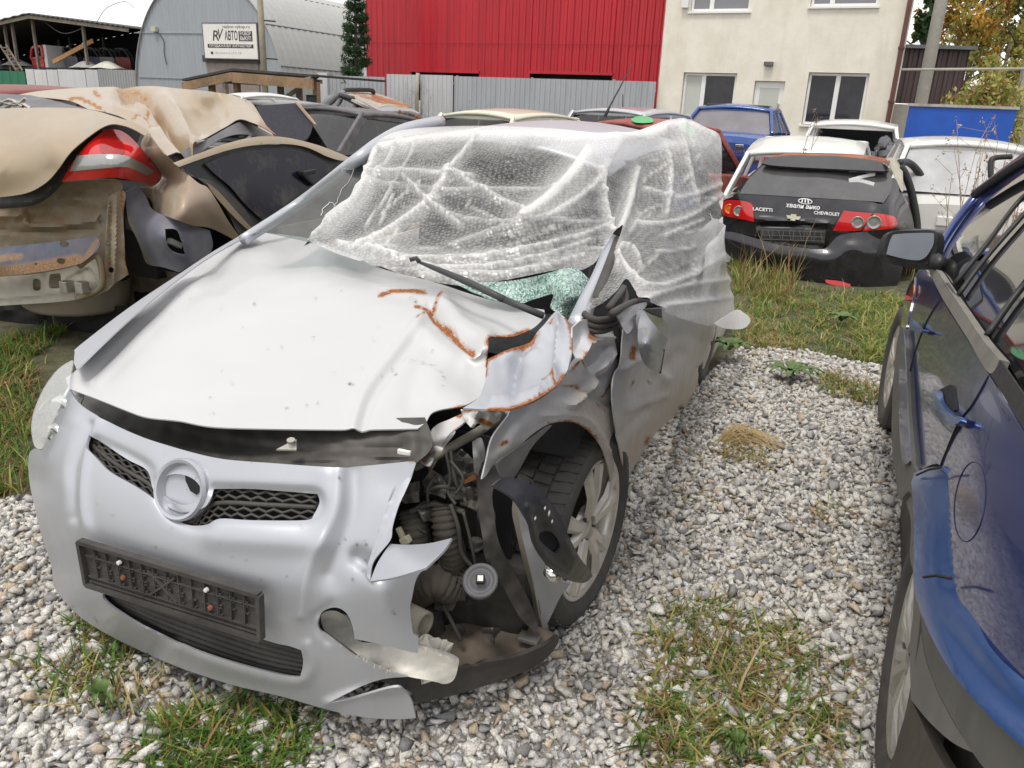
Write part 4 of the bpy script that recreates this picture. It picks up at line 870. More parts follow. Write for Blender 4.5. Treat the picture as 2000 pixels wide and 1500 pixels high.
hood = panel('hood', HOODO, smooth_surf(sf_h, HOODO), HOODP, hero, step=6,
    bumps=[([(828, 614), (768, 690), (713, 765), (690, 832)], 9, .009, 1), ([(842, 622), (784, 698), (731, 770), (708, 834)], 9, -.008, 1), ([(845, 606), (870, 640), (925, 686)], 10, -.022, 1), ([(866, 592), (900, 635), (950, 664)], 20, .022, 1), ([(820, 640), (860, 680), (905, 712)], 16, .012, 1), ([(820, 590), (760, 575)], 10, -.012), ([(925, 690), (952, 680)], 14, .05), ([(900, 720), (925, 740)], 30, -.03),
           ([(780, 560), (850, 580)], 22, .02), ([(850, 760), (900, 780)], 26, .018), ([(1000, 620), (960, 640)], 25, .02), ([(470, 486), (330, 605), (190, 745)], 9, .007, 1), ([(455, 482), (312, 600), (172, 740)], 9, -.007, 1), ([(600, 560), (520, 700)], 60, .006), ([(860, 690), (820, 720), (800, 790)], 20, -.012)],
    scuff=[([(846, 685), (845, 689)], 1.6, 0.6), ([(601, 792), (599, 792)], 1.6, 0.8), ([(496, 594), (500, 596)], 1.6, 1.0), ([(612, 656), (613, 665)], 1.6, 0.9), ([(338, 613), (337, 614)], 1.6, 0.8), ([(767, 719), (764, 722)], 1.6, 0.6), ([(412, 808), (416, 809)], 1.6, 0.9), ([(439, 572), (440, 574)], 1.6, 0.7), ([(556, 796), (565, 799)], 1.6, 0.5), ([(863, 643), (862, 645)], 1.6, 0.7), ([(707, 717), (705, 718)], 1.6, 0.7), ([(668, 567), (667, 568)], 1.6, 0.6), ([(433, 723), (435, 723)], 1.6, 0.7), ([(455, 743), (453, 751)], 1.6, 0.9), ([(477, 641), (479, 642)], 1.6, 0.8), ([(739, 634), (743, 642)], 1.6, 1.0), ([(351, 578), (350, 579)], 1.6, 0.7), ([(680, 750), (689, 752)], 1.6, 1.0), ([(550, 677), (553, 680)], 1.6, 0.6), ([(621, 786), (621, 795)], 1.6, 0.6), ([(830, 591), (833, 593)], 1.6, 0.7), ([(371, 582), (370, 583)], 1.6, 0.5), ([(867, 756), (868, 757)], 1.6, 0.9), ([(773, 727), (773, 731)], 1.6, 1.0), ([(613, 581), (617, 582)], 1.6, 0.9), ([(677, 746), (678, 747)], 1.6, 0.6), ([(524, 627), (522, 628)], 1.6, 0.6), ([(728, 659), (733, 667)], 1.6, 0.9), ([(431, 599), (432, 603)], 1.6, 0.7), ([(655, 730), (653, 731)], 1.6, 0.8), ([(335, 576), (337, 577)], 1.6, 0.9), ([(523, 683), (523, 685)], 1.6, 0.5), ([(409, 775), (410, 776)], 1.6, 0.6), ([(745, 736), (746, 739)], 1.6, 0.7), ([(800, 582), (815, 590)], 2, 1.), ([(790, 700), (850, 715), (870, 740)], 2, .5), ([(700, 478), (735, 488)], 2, .6)], rust=RUST_)
panel('fender', [(144, 708, 1), (146, 686, 1), (155, 675), (250, 602), (350, 535), (410, 495), (457, 467), (492, 446), (500, 452, 1), (400, 508), (290, 592), (205, 668), (150, 722, 1)], surf_tps([(146, 690, 'z', .80), (155, 676, 'z', .80), (250, 603, 'z', .86), (350, 536, 'z', .90), (457, 468, 'z', .94), (500, 452, 'z', .99), (400, 508, 'z', .95), (290, 592, 'z', .91), (150, 722, 'z', .82), (205, 668, 'z', .87)], H), SILV, hero, step=8)
GRH = [(171, 855), (182, 853), (245, 895), (280, 913), (292, 928), (299, 955), (318, 982), (345, 998), (375, 999), (400, 990), (412, 972), (418, 955, 1), (490, 955), (560, 960), (620, 965, 1), (624, 982), (612, 1007, 1), (595, 1016), (490, 1016), (430, 1013), (402, 1025), (367, 1025), (332, 1007), (308, 980), (266, 951), (217, 923), (192, 899), (176, 876)]
EMB = [(352 + 41 * math.cos(a) - 4 * math.sin(a), 956 + 8 * math.cos(a) + 29 * math.sin(a)) for a in np.linspace(0, 6.283, 19)[:-1]]
LOW = [(206, 1152, 1), (350, 1195), (520, 1251), (565, 1262), (588, 1270, 1), (592, 1290), (588, 1314), (576, 1322), (487, 1303), (390, 1273), (292, 1231), (227, 1192), (201, 1168)]
BUMPO = [(135, 761, 1), (157, 790), (196, 815), (245, 840), (308, 864), (420, 894), (525, 904), (658, 913), (700, 911), (810, 900, 1), (812, 905, 1), (805, 926), (791, 959), (777, 990), (766, 1028), (762, 1053), (730, 1094), (724, 1134, 1), (769, 1127), (832, 1110, 1), (818, 1122), (810, 1141), (805, 1167), (801, 1190), (807, 1238, 1), (817, 1244, 1), (816, 1276, 1),
    (792, 1271), (750, 1260), (693, 1248, 1), (689, 1226), (680, 1202), (665, 1189), (648, 1187), (630, 1195), (621, 1212), (624, 1229), (640, 1243), (662, 1259), (690, 1280), (725, 1296), (760, 1312), (796, 1322, 1), (750, 1326), (714, 1337), (675, 1355), (640, 1374, 1), (690, 1364), (768, 1343), (790, 1350), (804, 1370), (812, 1402, 1), (780, 1405), (720, 1402), (650, 1389),
    (552, 1361), (455, 1338), (357, 1306), (270, 1269), (201, 1234), (156, 1204), (118, 1165), (104, 1140), (100, 1105), (80, 1042), (66, 983), (57, 937), (56, 890), (66, 876, 1), (82, 878), (95, 850), (108, 820)]
bumper = panel('bumper', BUMPO, smooth_surf(sf_b, BUMPO, 36, 14), SILV, hero, holes=[GRH, LOW, EMB], step=6, thick=.006,
    bumps=[([(190, 862), (280, 908), (297, 940), (330, 1000), (370, 1022), (400, 1022), (430, 1008), (600, 1010), (620, 970), (560, 962), (420, 956)], 12, -.014), ([(640, 930), (640, 1010), (600, 1120), (590, 1200)], 26, .008), ([(690, 925), (690, 1020), (650, 1130)], 30, -.008), ([(150, 830), (130, 920), (140, 1050)], 22, .014), ([(215, 1140), (240, 1205), (330, 1258), (480, 1314), (580, 1332), (610, 1300), (600, 1262)], 12, .012),
           ([(160, 1120), (200, 1220), (330, 1290), (500, 1345)], 18, -.010), ([(170, 1050), (510, 1160)], 16, -.012), ([(420, 1050), (620, 1060)], 26, .010), ([(640, 1374), (700, 1352), (790, 1340)], 9, .02), ([(196, 822), (170, 900), (165, 1000), (192, 1085)], 9, .010, 1), ([(172, 830), (142, 910), (142, 1010)], 10, -.008, 1), ([(664, 918), (656, 1000), (604, 1110), (588, 1200)], 11, .006, 1), ([(692, 918), (688, 1000), (642, 1120)], 13, -.006, 1), ([(700, 1090), (740, 1120)], 18, -.02), ([(645, 1184), (612, 1210), (640, 1250)], 9, -.01)],
    scuff=[([(187, 983), (191, 987)], 1.6, 0.5), ([(420, 1068), (428, 1065)], 1.6, 0.6), ([(392, 1081), (397, 1082)], 1.6, 0.9), ([(771, 999), (775, 1002)], 1.6, 0.6), ([(131, 1241), (134, 1241)], 1.6, 0.9), ([(522, 1065), (524, 1067)], 1.6, 0.9), ([(381, 932), (392, 940)], 1.6, 0.6), ([(552, 1004), (558, 1010)], 1.6, 0.6), ([(686, 1130), (692, 1135)], 1.6, 0.7), ([(638, 1207), (646, 1204)], 1.6, 0.7), ([(451, 951), (454, 953)], 1.6, 0.9), ([(315, 1097), (319, 1097)], 1.6, 0.6), ([(251, 1161), (254, 1165)], 1.6, 1.0), ([(268, 1198), (281, 1194)], 1.6, 0.8), ([(537, 1240), (542, 1246)], 1.6, 0.5), ([(377, 930), (380, 929)], 1.6, 0.9), ([(215, 1004), (223, 1006)], 1.6, 1.0), ([(604, 975), (612, 978)], 1.6, 0.5), ([(586, 1029), (590, 1031)], 1.6, 0.8), ([(480, 1094), (485, 1093)], 1.6, 0.6), ([(452, 1088), (454, 1090)], 1.6, 0.5), ([(484, 972), (486, 974)], 1.6, 0.7), ([(739, 1038), (742, 1038)], 1.6, 0.7), ([(193, 1091), (195, 1096)], 1.6, 0.9), ([(765, 1195), (770, 1200)], 1.6, 0.9), ([(300, 1069), (303, 1069)], 1.6, 0.8), ([(343, 1117), (346, 1118)], 1.6, 0.7), ([(391, 1147), (394, 1146)], 1.6, 0.8), ([(401, 1133), (404, 1133)], 1.6, 1.0), ([(293, 951), (296, 951)], 1.6, 0.6), ([(489, 1228), (494, 1226)], 1.6, 0.8), ([(723, 1250), (727, 1248)], 1.6, 0.9), ([(166, 1106), (173, 1104)], 1.6, 1.0), ([(491, 903), (495, 901)], 1.6, 0.9), ([(289, 1134), (292, 1135)], 1.6, 0.9), ([(337, 1030), (340, 1034)], 1.6, 0.9), ([(476, 956), (484, 958)], 1.6, 0.8), ([(776, 900), (784, 901)], 1.6, 0.8), ([(506, 1132), (509, 1136)], 1.6, 0.8), ([(507, 1133), (512, 1133)], 1.6, 0.8), ([(657, 1068), (661, 1065)], 1.6, 0.9), ([(559, 1125), (562, 1126)], 1.6, 0.9), ([(182, 1203), (190, 1215)], 1.6, 0.6), ([(207, 1213), (210, 1213)], 1.6, 0.7), ([(572, 957), (577, 958)], 1.6, 0.9), ([(138, 1184), (143, 1185)], 1.6, 0.8), ([(685, 1107), (687, 1112)], 1.5, .9), ([(727, 964), (730, 970)], 1.5, .9), ([(784, 1107), (786, 1110)], 1.5, .9), ([(740, 1109), (742, 1113)], 1.5, .9), ([(706, 1073), (709, 1080)], 1.5, .9), ([(712, 1058), (715, 1065)], 1.5, .9), ([(696, 1060), (699, 1067)], 1.5, .9), ([(752, 1032), (754, 1037)], 1.5, .9), ([(710, 1114), (711, 1119)], 1.5, .9), ([(664, 932), (667, 941)], 1.5, .9), ([(798, 977), (800, 982)], 1.5, .9), ([(672, 1050), (674, 1056)], 1.5, .9), ([(771, 972), (775, 980)], 1.5, .9), ([(714, 1092), (717, 1099)], 1.5, .9)], dirt=[([(60, 930), (85, 1050), (110, 1140)], 14, .25), ([(790, 1000), (740, 1100)], 10, .3), ([(690, 1262), (760, 1300)], 16, .5)], rust=[([(800, 903), (811, 901)], 4, .9)])
panel('bumper_flap', [(762, 1062, 1), (796, 1064), (838, 1061), (882, 1051, 1), (866, 1076), (832, 1109, 1), (769, 1128), (723, 1135, 1), (738, 1098)], surf_tps([(762, 1062, 'y', .76), (882, 1051, 'y', .76), (838, 1061, 'y', .76), (832, 1109, 'y', .86), (723, 1135, 'y', .86), (769, 1128, 'y', .87), (790, 1095, 'y', .83)], H), SILV, bumper, step=7, thick=.005)
# bumper fold at the torn edge
panel('torn_edge', [(810, 902, 1), (806, 926), (792, 959), (778, 990), (767, 1028), (762, 1056), (730, 1096), (723, 1134, 1), (716, 1120), (722, 1090), (740, 1040), (752, 1000), (768, 955), (790, 915)], surf_fn(H, lambda X: h_bumper(X) - .012, 1., 5), SILV, bumper, step=7, bumps=[([(716, 1120), (740, 1040), (790, 915)], 8, -.01)])
# grille mesh and lower grille: a honeycomb / slats set behind the openings
def sf_off(d): return surf_fn(H, lambda X: h_bumper(X) + d, 1., 5)
panel('grille_back', [(160, 845, 1), (240, 880), (300, 915), (420, 945), (640, 955, 1), (630, 1030, 1), (430, 1030), (380, 1040), (320, 1015), (240, 955), (165, 890, 1)], sf_off(.055), M['dark'], bumper, step=14, thick=0)
m = MB(); sfg = sf_off(.028)
def pxbar(P, r, sf, n=5): m.tube(sf(np.array(P, float)), r, n)
for i in range(52):                                          # hexagon cells, row by row along the V of the grille
    pass
_gp = np.array(dens(smooth_out(GRH), 6))
for row in range(7):
    top = cr([(165, 848), (240, 888), (300, 925), (330, 1000), (380, 1010), (416, 950), (520, 952), (640, 962)], 30); bot = cr([(168, 872), (215, 925), (300, 980), (335, 1012), (370, 1028), (425, 1018), (520, 1020), (630, 1022)], 30)
    L = top * (1 - row / 6) + bot * (row / 6); zig = np.array([(0, 3.2 * (1 if (i + row) % 2 else -1) if row != 3 else 0) for i in range(len(L[::4]))]); L = L[::4] + zig
    ok = inpoly(L, _gp * 1.0) | (dist_line(L, np.r_[_gp, _gp[:1]]) < 7); seg = []
    for p, k in zip(L, ok):
        if k: seg.append(p)
        else:
            if len(seg) > 1: pxbar(seg, .0042 if row != 3 else .007, sfg)
            seg = []
    if len(seg) > 1: pxbar(seg, .0042 if row != 3 else .007, sfg)
    if row < 6:
        L2 = top * (1 - (row + 1) / 6) + bot * ((row + 1) / 6); zig2 = np.array([(0, 3.2 * (1 if (i + row + 1) % 2 else -1)) for i in range(len(L2[::4]))]); L2 = L2[::4] + zig2
        for i in range(len(L)):
            if (i + row) % 2 == 1 and (ok[i]): pxbar([L[i], L2[i]], .003, sfg, 4)
m.build('grille_mesh', plain('grille_black', (.05, .046, .042), .6, var=.5, sc=60), bumper, True)
panel('intake_back', [(180, 1130, 1), (600, 1240, 1), (610, 1340, 1), (430, 1300), (290, 1250), (190, 1180, 1)], sf_off(.06), M['dark'], bumper, step=14, thick=0)
m = MB(); sfl = sf_off(.03)
for q in np.linspace(.02, .98, 7):
    a = cr([(200, 1150), (350, 1195), (520, 1251), (596, 1272)], 10); b = cr([(204, 1170), (300, 1237), (480, 1304), (592, 1326)], 10); L = a * (1 - q) + b * q; m.tube(sfl(L), .008, 6)
m.build('intake_slats', M['blackdirty'], bumper, True)
# emblem ring (badge missing)
ec = sf_off(-.003)(np.array([(352, 956.)]))[0]; nrm = (H.w([(0, 1, .42)])[0] - H.O); nrm /= np.linalg.norm(nrm)
m = MB(); m.lathe([(-.03, .076), (.002, .078), (.010, .073), (.008, .066), (-.004, .062), (-.016, .058), (-.022, .03), (-.022, .001)], ec, nrm, 40, u=H.L); m.build('emblem_ring', SILV, bumper, auto=32)
m = MB(); hp_ = [(-.012, .058), (.02, .055), (.045, .036), (.055, .012), (.042, -.006), (.02, .0), (.0, .022)]; up = np.cross(nrm, H.L); up = up if up[2] > 0 else -up
m.add([ec - nrm * .012 + H.L * a + up * b for a, b in hp_], [tuple(range(7))]); m.build('emblem_hole', M['dark'], bumper)
# number plate holder
TL, TR, BR_, BL = [H.on(p[0], p[1], 'y', .935 - .02 * (p[0] < 200)) for p in ((157, 1056), (508, 1161), (511, 1247), (172, 1140))]
pn = np.cross(TR - TL, BL - TL); pn /= np.linalg.norm(pn); pn = pn if pn @ (CC - TL) > 0 else -pn
PQ = lambda x, y, h=0: (TL * (1 - x) * (1 - y) + TR * x * (1 - y) + BR_ * x * y + BL * (1 - x) * y) + pn * h
m = MB(); m.add([PQ(x, y, -.004) for x, y in ((0, 0), (1, 0), (1, 1), (0, 1))], [(0, 1, 2, 3)])
for a, b in (((0, 0), (1, 0)), ((1, 0), (1, 1)), ((1, 1), (0, 1)), ((0, 1), (0, 0))): m.bar(PQ(*a, .002), PQ(*b, .002), .011, .018, pn)
for y in (.3, .78, .9): m.bar(PQ(.02, y), PQ(.98, y), .003, .008, pn)
for x in np.linspace(.08, .92, 13): m.bar(PQ(x, .05), PQ(x, .8), .003, .008, pn)
for x0 in np.linspace(.045, .885, 13):
    for y0, y1 in ((.1, .26), (.36, .52), (.58, .74)):
        if RNG.random() < .72: m.bar(PQ(x0 + .012, y0, -.001), PQ(x0 + .055, y0, -.001), .003, .006, pn); m.bar(PQ(x0 + .012, y1, -.001), PQ(x0 + .055, y1, -.001), .003, .006, pn); m.bar(PQ(x0 + .034, y0, -.001), PQ(x0 + .034, y1, -.001), .008, .006, pn)
m.bar(PQ(.4, .2), PQ(.55, .75), .006, .01, pn); m.bar(PQ(.55, .2), PQ(.4, .75), .006, .01, pn)
plate = m.build('number_plate_holder', M['blackdirty'], bumper)
m = MB()
for x, y in ((.24, .2), (.73, .22)): m.lathe([(0, .006), (.008, .005), (.009, .0)], PQ(x, y, .003), pn, 10)
m.build('screw', M['white'], plate); m = MB()
for x, y in ((.245, .55), (.74, .62)): m.lathe([(0, .007), (.006, .006), (.007, .0)], PQ(x, y, .002), pn, 10)
m.build('screw', M['rusty'], plate)
# dark gap under the hood
panel('radiator_cover', [(120, 740, 1), (200, 770), (300, 800), (450, 820), (830, 815, 1), (845, 870), (812, 905, 1), (650, 916), (525, 907), (420, 897), (300, 864), (196, 818), (135, 765, 1)], surf_tps([(135, 762, 'y', .40), (300, 860, 'y', .66), (525, 903, 'y', .70), (700, 910, 'y', .68), (812, 902, 'y', .60), (812, 850, 'y', .56), (600, 838, 'y', .60), (400, 830, 'y', .60), (250, 800, 'y', .50), (120, 740, 'y', .3)], H), plain('radiator_plastic', (.072, .066, .06), .6, var=.6, sc=9, bump=.2), hero, step=7, noise=.003, bumps=[([(140, 768), (245, 838), (420, 888), (560, 897), (800, 890)], 5, .012), ([(250, 815), (420, 862), (600, 880), (790, 875)], 10, -.015)])
m = MB(); q = sf_b(np.array([(535, 893), (575, 894), (575, 873)], float)) + np.array([0, .02, .012]); m.add(np.r_[q, q - (0, 0, .004)], [(0, 1, 2), (5, 4, 3), (0, 3, 4, 1), (1, 4, 5, 2), (2, 5, 3, 0)]); m.lathe([(0, .010), (.006, .010), (.007, 0)], sf_b(np.array([(566, 881.)]))[0] + (0, .015, .018), (0, -.3, 1), 12); m.build('latch_bracket', M['steel'], hero)
m = MB(); q = H.on(790, 884, 'y', .6); m.box(H.l(q)[0] - (.018, .004, .008), H.l(q)[0] + (.018, .006, .008), H); m.build('clip', M['white'], hero, bevel=.003)
# headlight on the far corner
def clearmat(): return NT('headlight_lens').p(col=(.80, .82, .84), rough=.08, alpha=.28, coat=1.)
HL = [(135, 706, 1), (143, 706), (136, 742, 1), (135, 757, 1), (118, 790), (105, 820), (93, 850), (81, 876), (68, 872), (62, 850), (61, 830), (67, 800), (86, 757), (112, 722)]
s_hl = surf_tps([(140, 708, 'z', .79), (135, 757, 'z', .78), (105, 820, 'z', .70), (80, 876, 'z', .62), (61, 832, 'z', .66), (86, 757, 'z', .74), (112, 722, 'z', .77)], H)
hl = panel('headlight', HL, s_hl, clearmat(), hero, step=7, thick=.003)
panel('reflector', [(132, 712), (131, 755), (112, 800), (95, 845), (80, 868), (70, 862), (68, 832), (78, 790), (100, 745)], lambda p: s_hl(p) + (0.02, .05, -.03), plain('reflector', (.85, .86, .88), .35, 0., var=.3, sc=14), hl, step=5, noise=.012, bumps=[([(125, 730), (105, 790), (85, 850)], 5, .02), ([(110, 760), (80, 820)], 6, -.02)])
for u, v, r in ((100, 795, .045), (88, 840, .03)):
    c = s_hl(np.array([(u, v)], float))[0] + (.02, .03, -.02); m = MB(); m.lathe([(0, r), (.02, r * .9), (.02, r * .5), (.005, .001)], c, H.F, 20); m.build('lamp_bowl', M['chrome'], hl, True)
# far side body, so that the car is closed from behind
bd = MB()
st_y = [-.15, -.4, -1., -1.8, -2.6, -3.1, -3.33]
hwid = lambda y: .84 - .25 * max(y - .15, 0) ** 2 - .5 * max(-y - 2.9, 0) ** 2
bd.grid([[H.w((-hwid(y), y, z))[0] for z in (.24, .45, .68, .86)] for y in st_y]); bd.grid([[H.w((hwid(y) * .985, y, z))[0] for z in (.24, .45, .68, .90)] for y in (-2.2, -2.6, -3.1, -3.33)])
bd.grid([[H.w((x * .74, -3.36, z))[0] for x in (-1, -.5, 0, .5, 1)] for z in (.3, .6, .95)])
bd.build('body', SILD, hero, True, solid=.01)
m = MB(); m.grid([[H.w((x, y, .21))[0] for x in (-.74, .74)] for y in (.3, -1, -3.3)]); m.grid([[H.w((x, -.75, z))[0] for x in (-.8, .6)] for z in (.2, .9)]); m.grid([[H.w((x, y, .55))[0] for x in (-.75, .7)] for y in (-1.0, -3.3)]); m.build('floor_pan', M['dark'], hero, solid=.01)
# roof, pillars, interior
def h_roof(X):
    x, y, z = X.T; s = np.clip(-y - 1.05, -.3, 2.4); return z - (1.425 + .125 * s - .055 * s * s - .10 * (x / .55) ** 2)
def roofz(x, y): s = np.clip(-y - 1.05, -.3, 2.4); return 1.425 + .125 * s - .055 * s * s - .10 * (x / .55) ** 2
m = MB(); m.grid([[H.w((x, y, roofz(x, y)))[0] for x in np.linspace(-.56, .56, 13)] for y in np.linspace(-1.05, -3.1, 20)]); roof = m.build('roof', SILV, hero, True, solid=.02)
ab = H.l(H.on(503, 450, 'z', .985))[0]; at_ = np.array([-.565, -1.02, 1.355])
P = cr([H.w(ab + (.0, .1, -.03))[0], at(590, 394, (H.w(ab)[0] - CC) @ CF + .22), at(690, 318, (H.w(at_)[0] - CC) @ CF - .15), at(742, 279, (H.w(at_)[0] - CC) @ CF), at(795, 252, (H.w(at_)[0] - CC) @ CF + .35), at(860, 237, (H.w(at_)[0] - CC) @ CF + .85)], 6)
m = MB(); m.tube(P, np.linspace(.026, .032, len(P)), 8); m.build('pillar', SILV, hero, True)
m = MB()
for a, b in (((.60, -1.6, 1.36), (.78, -1.62, .9)), ((.56, -2.9, 1.40), (.76, -3.1, .95)), ((-.56, -2.9, 1.40), (-.74, -3.1, .95)), ((-.57, -1.7, 1.37), (-.76, -1.7, .9)), ((.555, -1.3, 1.34), (.55, -2.9, 1.39))): m.bar(H.w(a)[0], H.w(b)[0], .07, .05)
m.build('window_pillars', M['black'], hero, bevel=.01)
sheet_ctrl = [(600, 466, 'y', -.22), (740, 521, 'y', -.10), (900, 560, 'y', -.10), (1060, 540, 'y', -.24), (1150, 520, 'y', -.45), (664, 417, 'y', -.45), (715, 330, 'y', -.78), (735, 284, 'y', -.95), (850, 275, 'y', -.93), (1000, 272, 'y', -.93), (1180, 290, 'y', -1.0), (850, 400, 'y', -.5), (1000, 430, 'y', -.45), (800, 340, 'y', -.68), (1000, 340, 'y', -.68),
    (830, 246, 'y', -1.35), (960, 243, 'y', -1.4), (1100, 255, 'y', -1.4), (1240, 264, 'y', -1.35), (1330, 238, 'y', -1.7), (1405, 285, 'x', .86), (1240, 330, 'x', .60), (1205, 470, 'x', .70), (1250, 590, 'x', .92), (1300, 610, 'x', .95), (1430, 635, 'x', .97), (1410, 450, 'x', .93), (1350, 330, 'x', .80), (1300, 450, 'x', .80), (1340, 560, 'x', .92), (1200, 380, 'x', .60), (1130, 420, 'y', -.62)]
s_sh = surf_tps(sheet_ctrl, H, 1e-5)
def s_ws(p): X = s_sh(p); r = rays(p); return X + r / np.linalg.norm(r, axis=1, keepdims=True) * .07
wsc = [(500, 452, 'z', .98), (600, 470, 'y', -.30), (800, 540, 'y', -.16), (1000, 600, 'y', -.22), (1120, 600, 'y', -.40), (742, 280, 'y', -1.0), (950, 262, 'y', -1.0), (1185, 285, 'y', -1.08), (620, 372, 'y', -.72), (850, 400, 'y', -.58), (1150, 440, 'y', -.72)]
panel('windshield', [(506, 452, 1), (740, 284, 1), (800, 276, 1), (788, 320), (770, 352), (762, 400), (735, 440), (722, 480), (706, 506, 1), (640, 482)], s_ws, glass('windshield_glass', (.34, .44, .42), rough=.02, dust=.25), hero, step=10, thick=0)
# cracks in the visible strip of windscreen
m = MB()
for L in ([(700, 318), (670, 370), (655, 400), (640, 430), (628, 455)], [(655, 400), (640, 398), (625, 420)], [(718, 300), (700, 318), (690, 330), (668, 332)]): X = s_ws(cr(L, 4) + RNG.normal(0, 1.5, (len(cr(L, 4)), 2))); m.tube(X + (CC - X) * .002, .0012, 3)
m.build('crack', M['white'], hero)
m = MB(); q = [(740, 300), (1180, 300), (1140, 560), (560, 450)]; m.grid([[H.w((x, y, .78 + .12 * math.exp(-((x + .35) / .2) ** 2) * (y < -.6)))[0] for x in np.linspace(-.68, .68, 12)] for y in (-.15, -.4, -.62, -.75, -.8)]); m.build('dashboard', plain('dash_black', (.05, .05, .055), .7), hero, True, solid=.03)
for x in (-.36, .36):
    m = MB(); m.grid([[H.w((x + a * .25 * (1 - .25 * max(0, z - 1.05)), -1.55 - .25 * (z - .5) + .04 * abs(a), z))[0] for a in np.linspace(-1, 1, 7)] for z in np.linspace(.5, 1.15, 8)]); m.grid([[H.w((x + a * .25, y, .55))[0] for a in (-1, 0, 1)] for y in (-1.0, -1.5)]); m.tube([H.w((x - .12, -1.7, 1.25))[0], H.w((x + .12, -1.7, 1.25))[0]], .07, 10); m.build('seat', plain('seat_grey', (.08, .08, .085), .9), hero, True, solid=.08, sub=1)
m = MB(); a = np.linspace(0, 6.283, 25); m.tube([H.w((.36 + .18 * math.cos(t), -.92 - .06 * math.sin(t), .92 + .17 * math.sin(t)))[0] for t in a], .015, 8, False); m.build('steering_wheel', M['black'], hero, True)
m = MB()
for a, b, c_, d_ in (((.74, -1.6, .93), (.74, -2.95, .95), (.56, -2.85, 1.38), (.585, -1.6, 1.36)), ((-.74, -1.7, .93), (-.74, -2.95, .95), (-.56, -2.85, 1.38), (-.585, -1.7, 1.36)), ((-.74, -.75, .93), (-.74, -1.6, .93), (-.585, -1.6, 1.36), (-.585, -1.15, 1.34)), ((-.7, -3.3, .95), (.7, -3.3, .95), (.54, -3.0, 1.38), (-.54, -3.0, 1.38))):
    m.add(H.w([a, b, c_, d_]), [(0, 1, 2, 3)])
m.build('side_glass', plain('dark_side_glass', (.02, .022, .025), .12, bump=0), hero)
m = MB(); m.box((-.68, -2.75, .5), (.66, -2.35, .95), H); m.box((-.66, -2.78, .95), (.62, -2.62, 1.22), H); m.build('rear_seat', plain('rear_seat_cloth', (.05, .05, .055), .9), hero, bevel=.05)
m = MB(); m.grid([[H.w((x, y, 1.30 + .04 * math.cos(x * 2)))[0] for x in (-.5, 0, .5)] for y in (-1.2, -2.0, -2.9)]); m.build('headliner', plain('headliner', (.10, .10, .10), .9), hero)
# antenna
A0, A1 = H.on(1182, 224, 'y', -2.75), H.on(1235, 126, 'y', -3.02); m = MB(); L = np.array([A0 - (0, 0, .01), A0 * .8 + A1 * .2, A1]); m.tube(L, [.012, .006, .0035], 6); m.lathe([(0, .028), (.02, .024), (.04, .01)], A0 - (0, 0, .03), (0, 0, 1), 12); m.build('antenna', M['black'], hero, True)
# shattered windscreen edge and wiper
def crushed():
    k = NT('shattered_glass'); v = k.n('TexVoronoi', Scale=150.); k.set(v.inputs['Vector'], k.co); f = k.noise(60, 5)
    c = k.ramp(v.outputs[1], (.0, (.70, .80, .74)), (.45, (.42, .60, .54)), (.8, (.12, .26, .22)), (1., (.03, .07, .06))); k.bump(k.math('ADD', v.outputs[0], f), 1., .006); return k.p(col=c, rough=.15, coat=.5)
panel('shattered_glass', [(880, 548), (930, 552), (1000, 548), (1060, 536), (1095, 526), (1125, 524), (1150, 545), (1158, 562), (1140, 590), (1115, 618), (1095, 614), (1075, 600), (1080, 575), (1050, 582), (1010, 594), (975, 588), (930, 572)], surf_tps([(880, 548, 'y', -.16), (1000, 590, 'y', -.14), (1000, 548, 'y', -.2), (1095, 526, 'y', -.34), (1150, 550, 'y', -.38), (1110, 615, 'y', -.22), (1075, 580, 'y', -.24), (1110, 570, 'y', -.2)], H), crushed(), hero, step=6, noise=.008, bumps=[([(1095, 530), (1105, 570), (1095, 610)], 14, .03), ([(1060, 540), (1070, 590)], 9, -.02)], thick=.006)
W0, W1 = H.on(819, 512, 'y', -.06), H.on(985, 585, 'y', .02); m = MB(); L = np.linspace(W0, W1, 8); L[:, 2] += .004 * np.sin(np.linspace(0, 3.14, 8)); m.tube(L, [.005, .008, .010, .011, .012, .012, .012, .012], 8); m.tube([W0, W0 + (-.01, 0, .012), W0 + (-.03, 0, .006)], .008, 6)
W2 = H.on(1062, 604, 'y', .02); m.tube([W1, (W1 + W2) / 2 - (0, 0, .01), W2 - (0, 0, .02)], .011, 8); wp = m.build('wiper_arm', plain('wiper_black', (.045, .045, .05), .5), hero, True)
m = MB(); m.grid([[H.w((x, y, z))[0] for x in np.linspace(-.7, .72, 6)] for y, z in ((-.12, .80), (-.3, .84))]); m.build('cowl', M['black'], hero, solid=.01)
